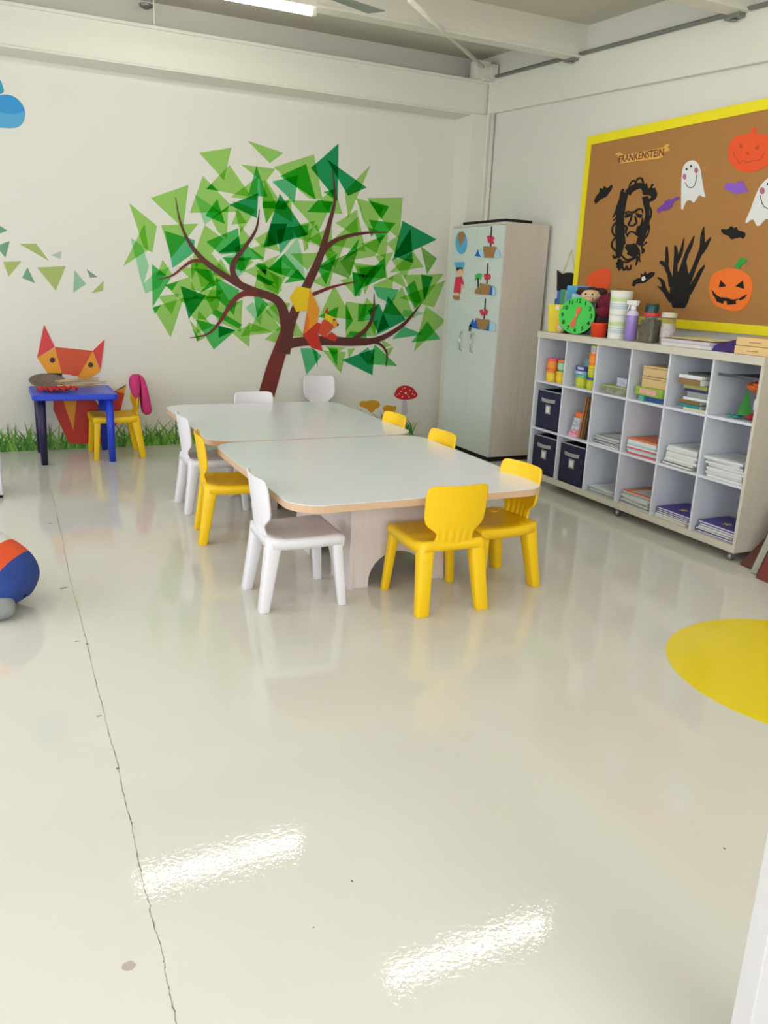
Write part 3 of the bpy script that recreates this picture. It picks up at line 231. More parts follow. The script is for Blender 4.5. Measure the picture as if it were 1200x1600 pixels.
HAND = [([(4.4317,1.4225),(4.427,1.4308),(4.4202,1.4426),(4.4132,1.4561),(4.4079,1.4699),(4.4045,1.4844),(4.4022,1.5003),(4.4011,1.5168),(4.4015,1.5337),(4.4037,1.5506),(4.4073,1.5662),(4.4119,1.58),(4.4172,1.5923),(4.4233,1.6048),(4.4299,1.6201),(4.4367,1.6389),(4.4443,1.66),(4.454,1.6841),(4.4653,1.7101),(4.4757,1.7336),(4.4829,1.7499)],[(4.5416,1.4228),(4.5481,1.4313),(4.5576,1.4435),(4.5676,1.458),(4.5757,1.4731),(4.5816,1.4889),(4.5865,1.5058),(4.59,1.523),(4.5919,1.5393),(4.5926,1.5547),(4.5923,1.5714),(4.5901,1.59),(4.5846,1.61),(4.5744,1.6289),(4.561,1.6442),(4.5472,1.6571),(4.535,1.671),(4.5241,1.6906),(4.5134,1.7141),(4.5043,1.736),(4.498,1.7512)]),([(4.5379,1.4834),(4.549,1.4903),(4.565,1.5),(4.582,1.5108),(4.5964,1.5208),(4.608,1.5302),(4.6188,1.5399),(4.6286,1.5497),(4.637,1.5592),(4.643,1.569),(4.6476,1.58),(4.6536,1.5922),(4.6641,1.6046),(4.6803,1.6146),(4.6985,1.622),(4.7149,1.6275),(4.7261,1.6313)],[(4.5816,1.4547),(4.5907,1.463),(4.6042,1.475),(4.6192,1.4887),(4.6327,1.5019),(4.6438,1.514),(4.6538,1.5259),(4.663,1.5378),(4.6715,1.55),(4.6785,1.5627),(4.6837,1.5747),(4.688,1.5846),(4.6924,1.5922),(4.7,1.6007),(4.7114,1.6105),(4.7232,1.6197),(4.7315,1.6262)]),([(4.6213,1.5306),(4.6297,1.5352),(4.6419,1.5419),(4.6561,1.5493),(4.6703,1.5556),(4.6849,1.5604),(4.6999,1.5641),(4.7131,1.5669),(4.7223,1.569)],[(4.6433,1.5133),(4.6509,1.5187),(4.6615,1.5263),(4.6732,1.5345),(4.6838,1.5415),(4.6945,1.5478),(4.7065,1.5543),(4.7176,1.56),(4.7255,1.5641)]),([(4.5484,1.572),(4.5571,1.5857),(4.5696,1.6057),(4.5836,1.6276),(4.5968,1.6473),(4.6095,1.6635),(4.6219,1.6773),(4.6319,1.689),(4.6387,1.6997),(4.6421,1.7101),(4.6432,1.7213),(4.6439,1.735),(4.6465,1.7516),(4.6523,1.773),(4.6597,1.7978),(4.6668,1.8209),(4.6717,1.8368)],[(4.6076,1.5624),(4.6122,1.5769),(4.6187,1.5977),(4.6263,1.62),(4.6341,1.6388),(4.6432,1.6528),(4.6544,1.6658),(4.666,1.6796),(4.6751,1.6951),(4.6788,1.7106),(4.6788,1.7243),(4.6778,1.7374),(4.6781,1.7523),(4.6807,1.773),(4.6844,1.7977),(4.688,1.8208),(4.6905,1.8368)]),([(4.6286,1.6937),(4.6367,1.7004),(4.6486,1.7103),(4.6622,1.7209),(4.676,1.7299),(4.6899,1.736),(4.7034,1.7401),(4.7145,1.7427),(4.7219,1.7445)],[(4.6497,1.6794),(4.6594,1.6852),(4.6734,1.6934),(4.688,1.702),(4.6997,1.7088),(4.7087,1.714),(4.7181,1.7192),(4.7268,1.7239),(4.7333,1.7274)]),([(4.5316,1.5672),(4.5341,1.5855),(4.5377,1.6118),(4.5416,1.6402),(4.5453,1.6646),(4.5485,1.6831),(4.5517,1.6991),(4.5547,1.714),(4.5573,1.7291),(4.5591,1.7454),(4.5603,1.762),(4.5619,1.7785),(4.5649,1.7942),(4.5706,1.8094),(4.5779,1.8238),(4.5849,1.8359),(4.5896,1.8443)],[(4.578,1.5681),(4.5794,1.5865),(4.5813,1.613),(4.5835,1.6414),(4.5854,1.6657),(4.5869,1.684),(4.5883,1.6998),(4.5897,1.7148),(4.5913,1.7304),(4.593,1.7471),(4.5948,1.7638),(4.5967,1.7798),(4.5986,1.7942),(4.6008,1.8081),(4.6034,1.822),(4.6059,1.8343),(4.6076,1.843)]),([(4.552,1.7253),(4.5458,1.7358),(4.5367,1.7508),(4.5274,1.7694),(4.521,1.7902),(4.5188,1.8155),(4.5191,1.8446),(4.5204,1.8715),(4.5212,1.89)],[(4.5782,1.7341),(4.5731,1.7451),(4.5659,1.7604),(4.5581,1.7781),(4.5511,1.7969),(4.5444,1.82),(4.5375,1.8476),(4.5315,1.8732),(4.5273,1.891)]),([(4.4923,1.5955),(4.4909,1.6136),(4.489,1.6394),(4.4865,1.6678),(4.4834,1.6936),(4.4797,1.7164),(4.4754,1.7386),(4.4706,1.7594),(4.4654,1.7779),(4.4593,1.7934),(4.4523,1.8068),(4.4453,1.82),(4.4397,1.8347),(4.436,1.8523),(4.4336,1.8714),(4.4319,1.8886),(4.4308,1.9005)],[(4.5531,1.606),(4.5474,1.6234),(4.5393,1.6485),(4.5304,1.6761),(4.5225,1.7013),(4.5159,1.7239),(4.5099,1.746),(4.5039,1.7672),(4.4976,1.7865),(4.4912,1.8033),(4.4848,1.8178),(4.4783,1.831),(4.4712,1.8443),(4.4624,1.8599),(4.4523,1.8767),(4.443,1.8917),(4.4365,1.9021)]),([(4.4041,1.594),(4.3999,1.6101),(4.394,1.6332),(4.3872,1.6588),(4.3803,1.6822),(4.3731,1.7028),(4.3653,1.7229),(4.3576,1.7421),(4.3505,1.76),(4.3434,1.7759),(4.336,1.7908),(4.3297,1.8063),(4.3262,1.8236),(4.3272,1.8419),(4.3311,1.8598),(4.3361,1.8767),(4.3405,1.8925),(4.3446,1.9098),(4.349,1.9284),(4.3529,1.9451),(4.3557,1.9567)],[(4.4614,1.6103),(4.4524,1.6252),(4.4395,1.6464),(4.4258,1.6699),(4.4144,1.6919),(4.406,1.712),(4.399,1.7322),(4.3929,1.7519),(4.3871,1.7705),(4.3812,1.7875),(4.3758,1.8028),(4.3717,1.8167),(4.3693,1.8302),(4.3695,1.8447),(4.3717,1.8606),(4.3742,1.8778),(4.375,1.8952),(4.3726,1.913),(4.3685,1.931),(4.3643,1.9466),(4.3614,1.9575)]),([(4.3344,1.7828),(4.3281,1.7909),(4.3192,1.8025),(4.3097,1.8158),(4.3015,1.8293),(4.2949,1.8445),(4.2888,1.8617),(4.2837,1.8775),(4.2801,1.8884)],[(4.3636,1.7948),(4.3591,1.8036),(4.3528,1.8163),(4.3448,1.8305),(4.3355,1.8439),(4.3233,1.8569),(4.3085,1.8705),(4.2947,1.8824),(4.2852,1.8907)]),([(4.3916,1.517),(4.3824,1.534),(4.3692,1.5587),(4.3553,1.5849),(4.344,1.6071),(4.3362,1.6238),(4.3306,1.6375),(4.3259,1.6492),(4.3209,1.6605),(4.3146,1.6734),(4.3074,1.6869),(4.3009,1.699),(4.2963,1.7075)],[(4.4458,1.5385),(4.4327,1.5541),(4.4139,1.5766),(4.3944,1.6004),(4.3792,1.6203),(4.37,1.6349),(4.3639,1.6477),(4.3581,1.6599),(4.3502,1.6721),(4.3389,1.6844),(4.326,1.696),(4.3143,1.7057),(4.3062,1.7124)])]
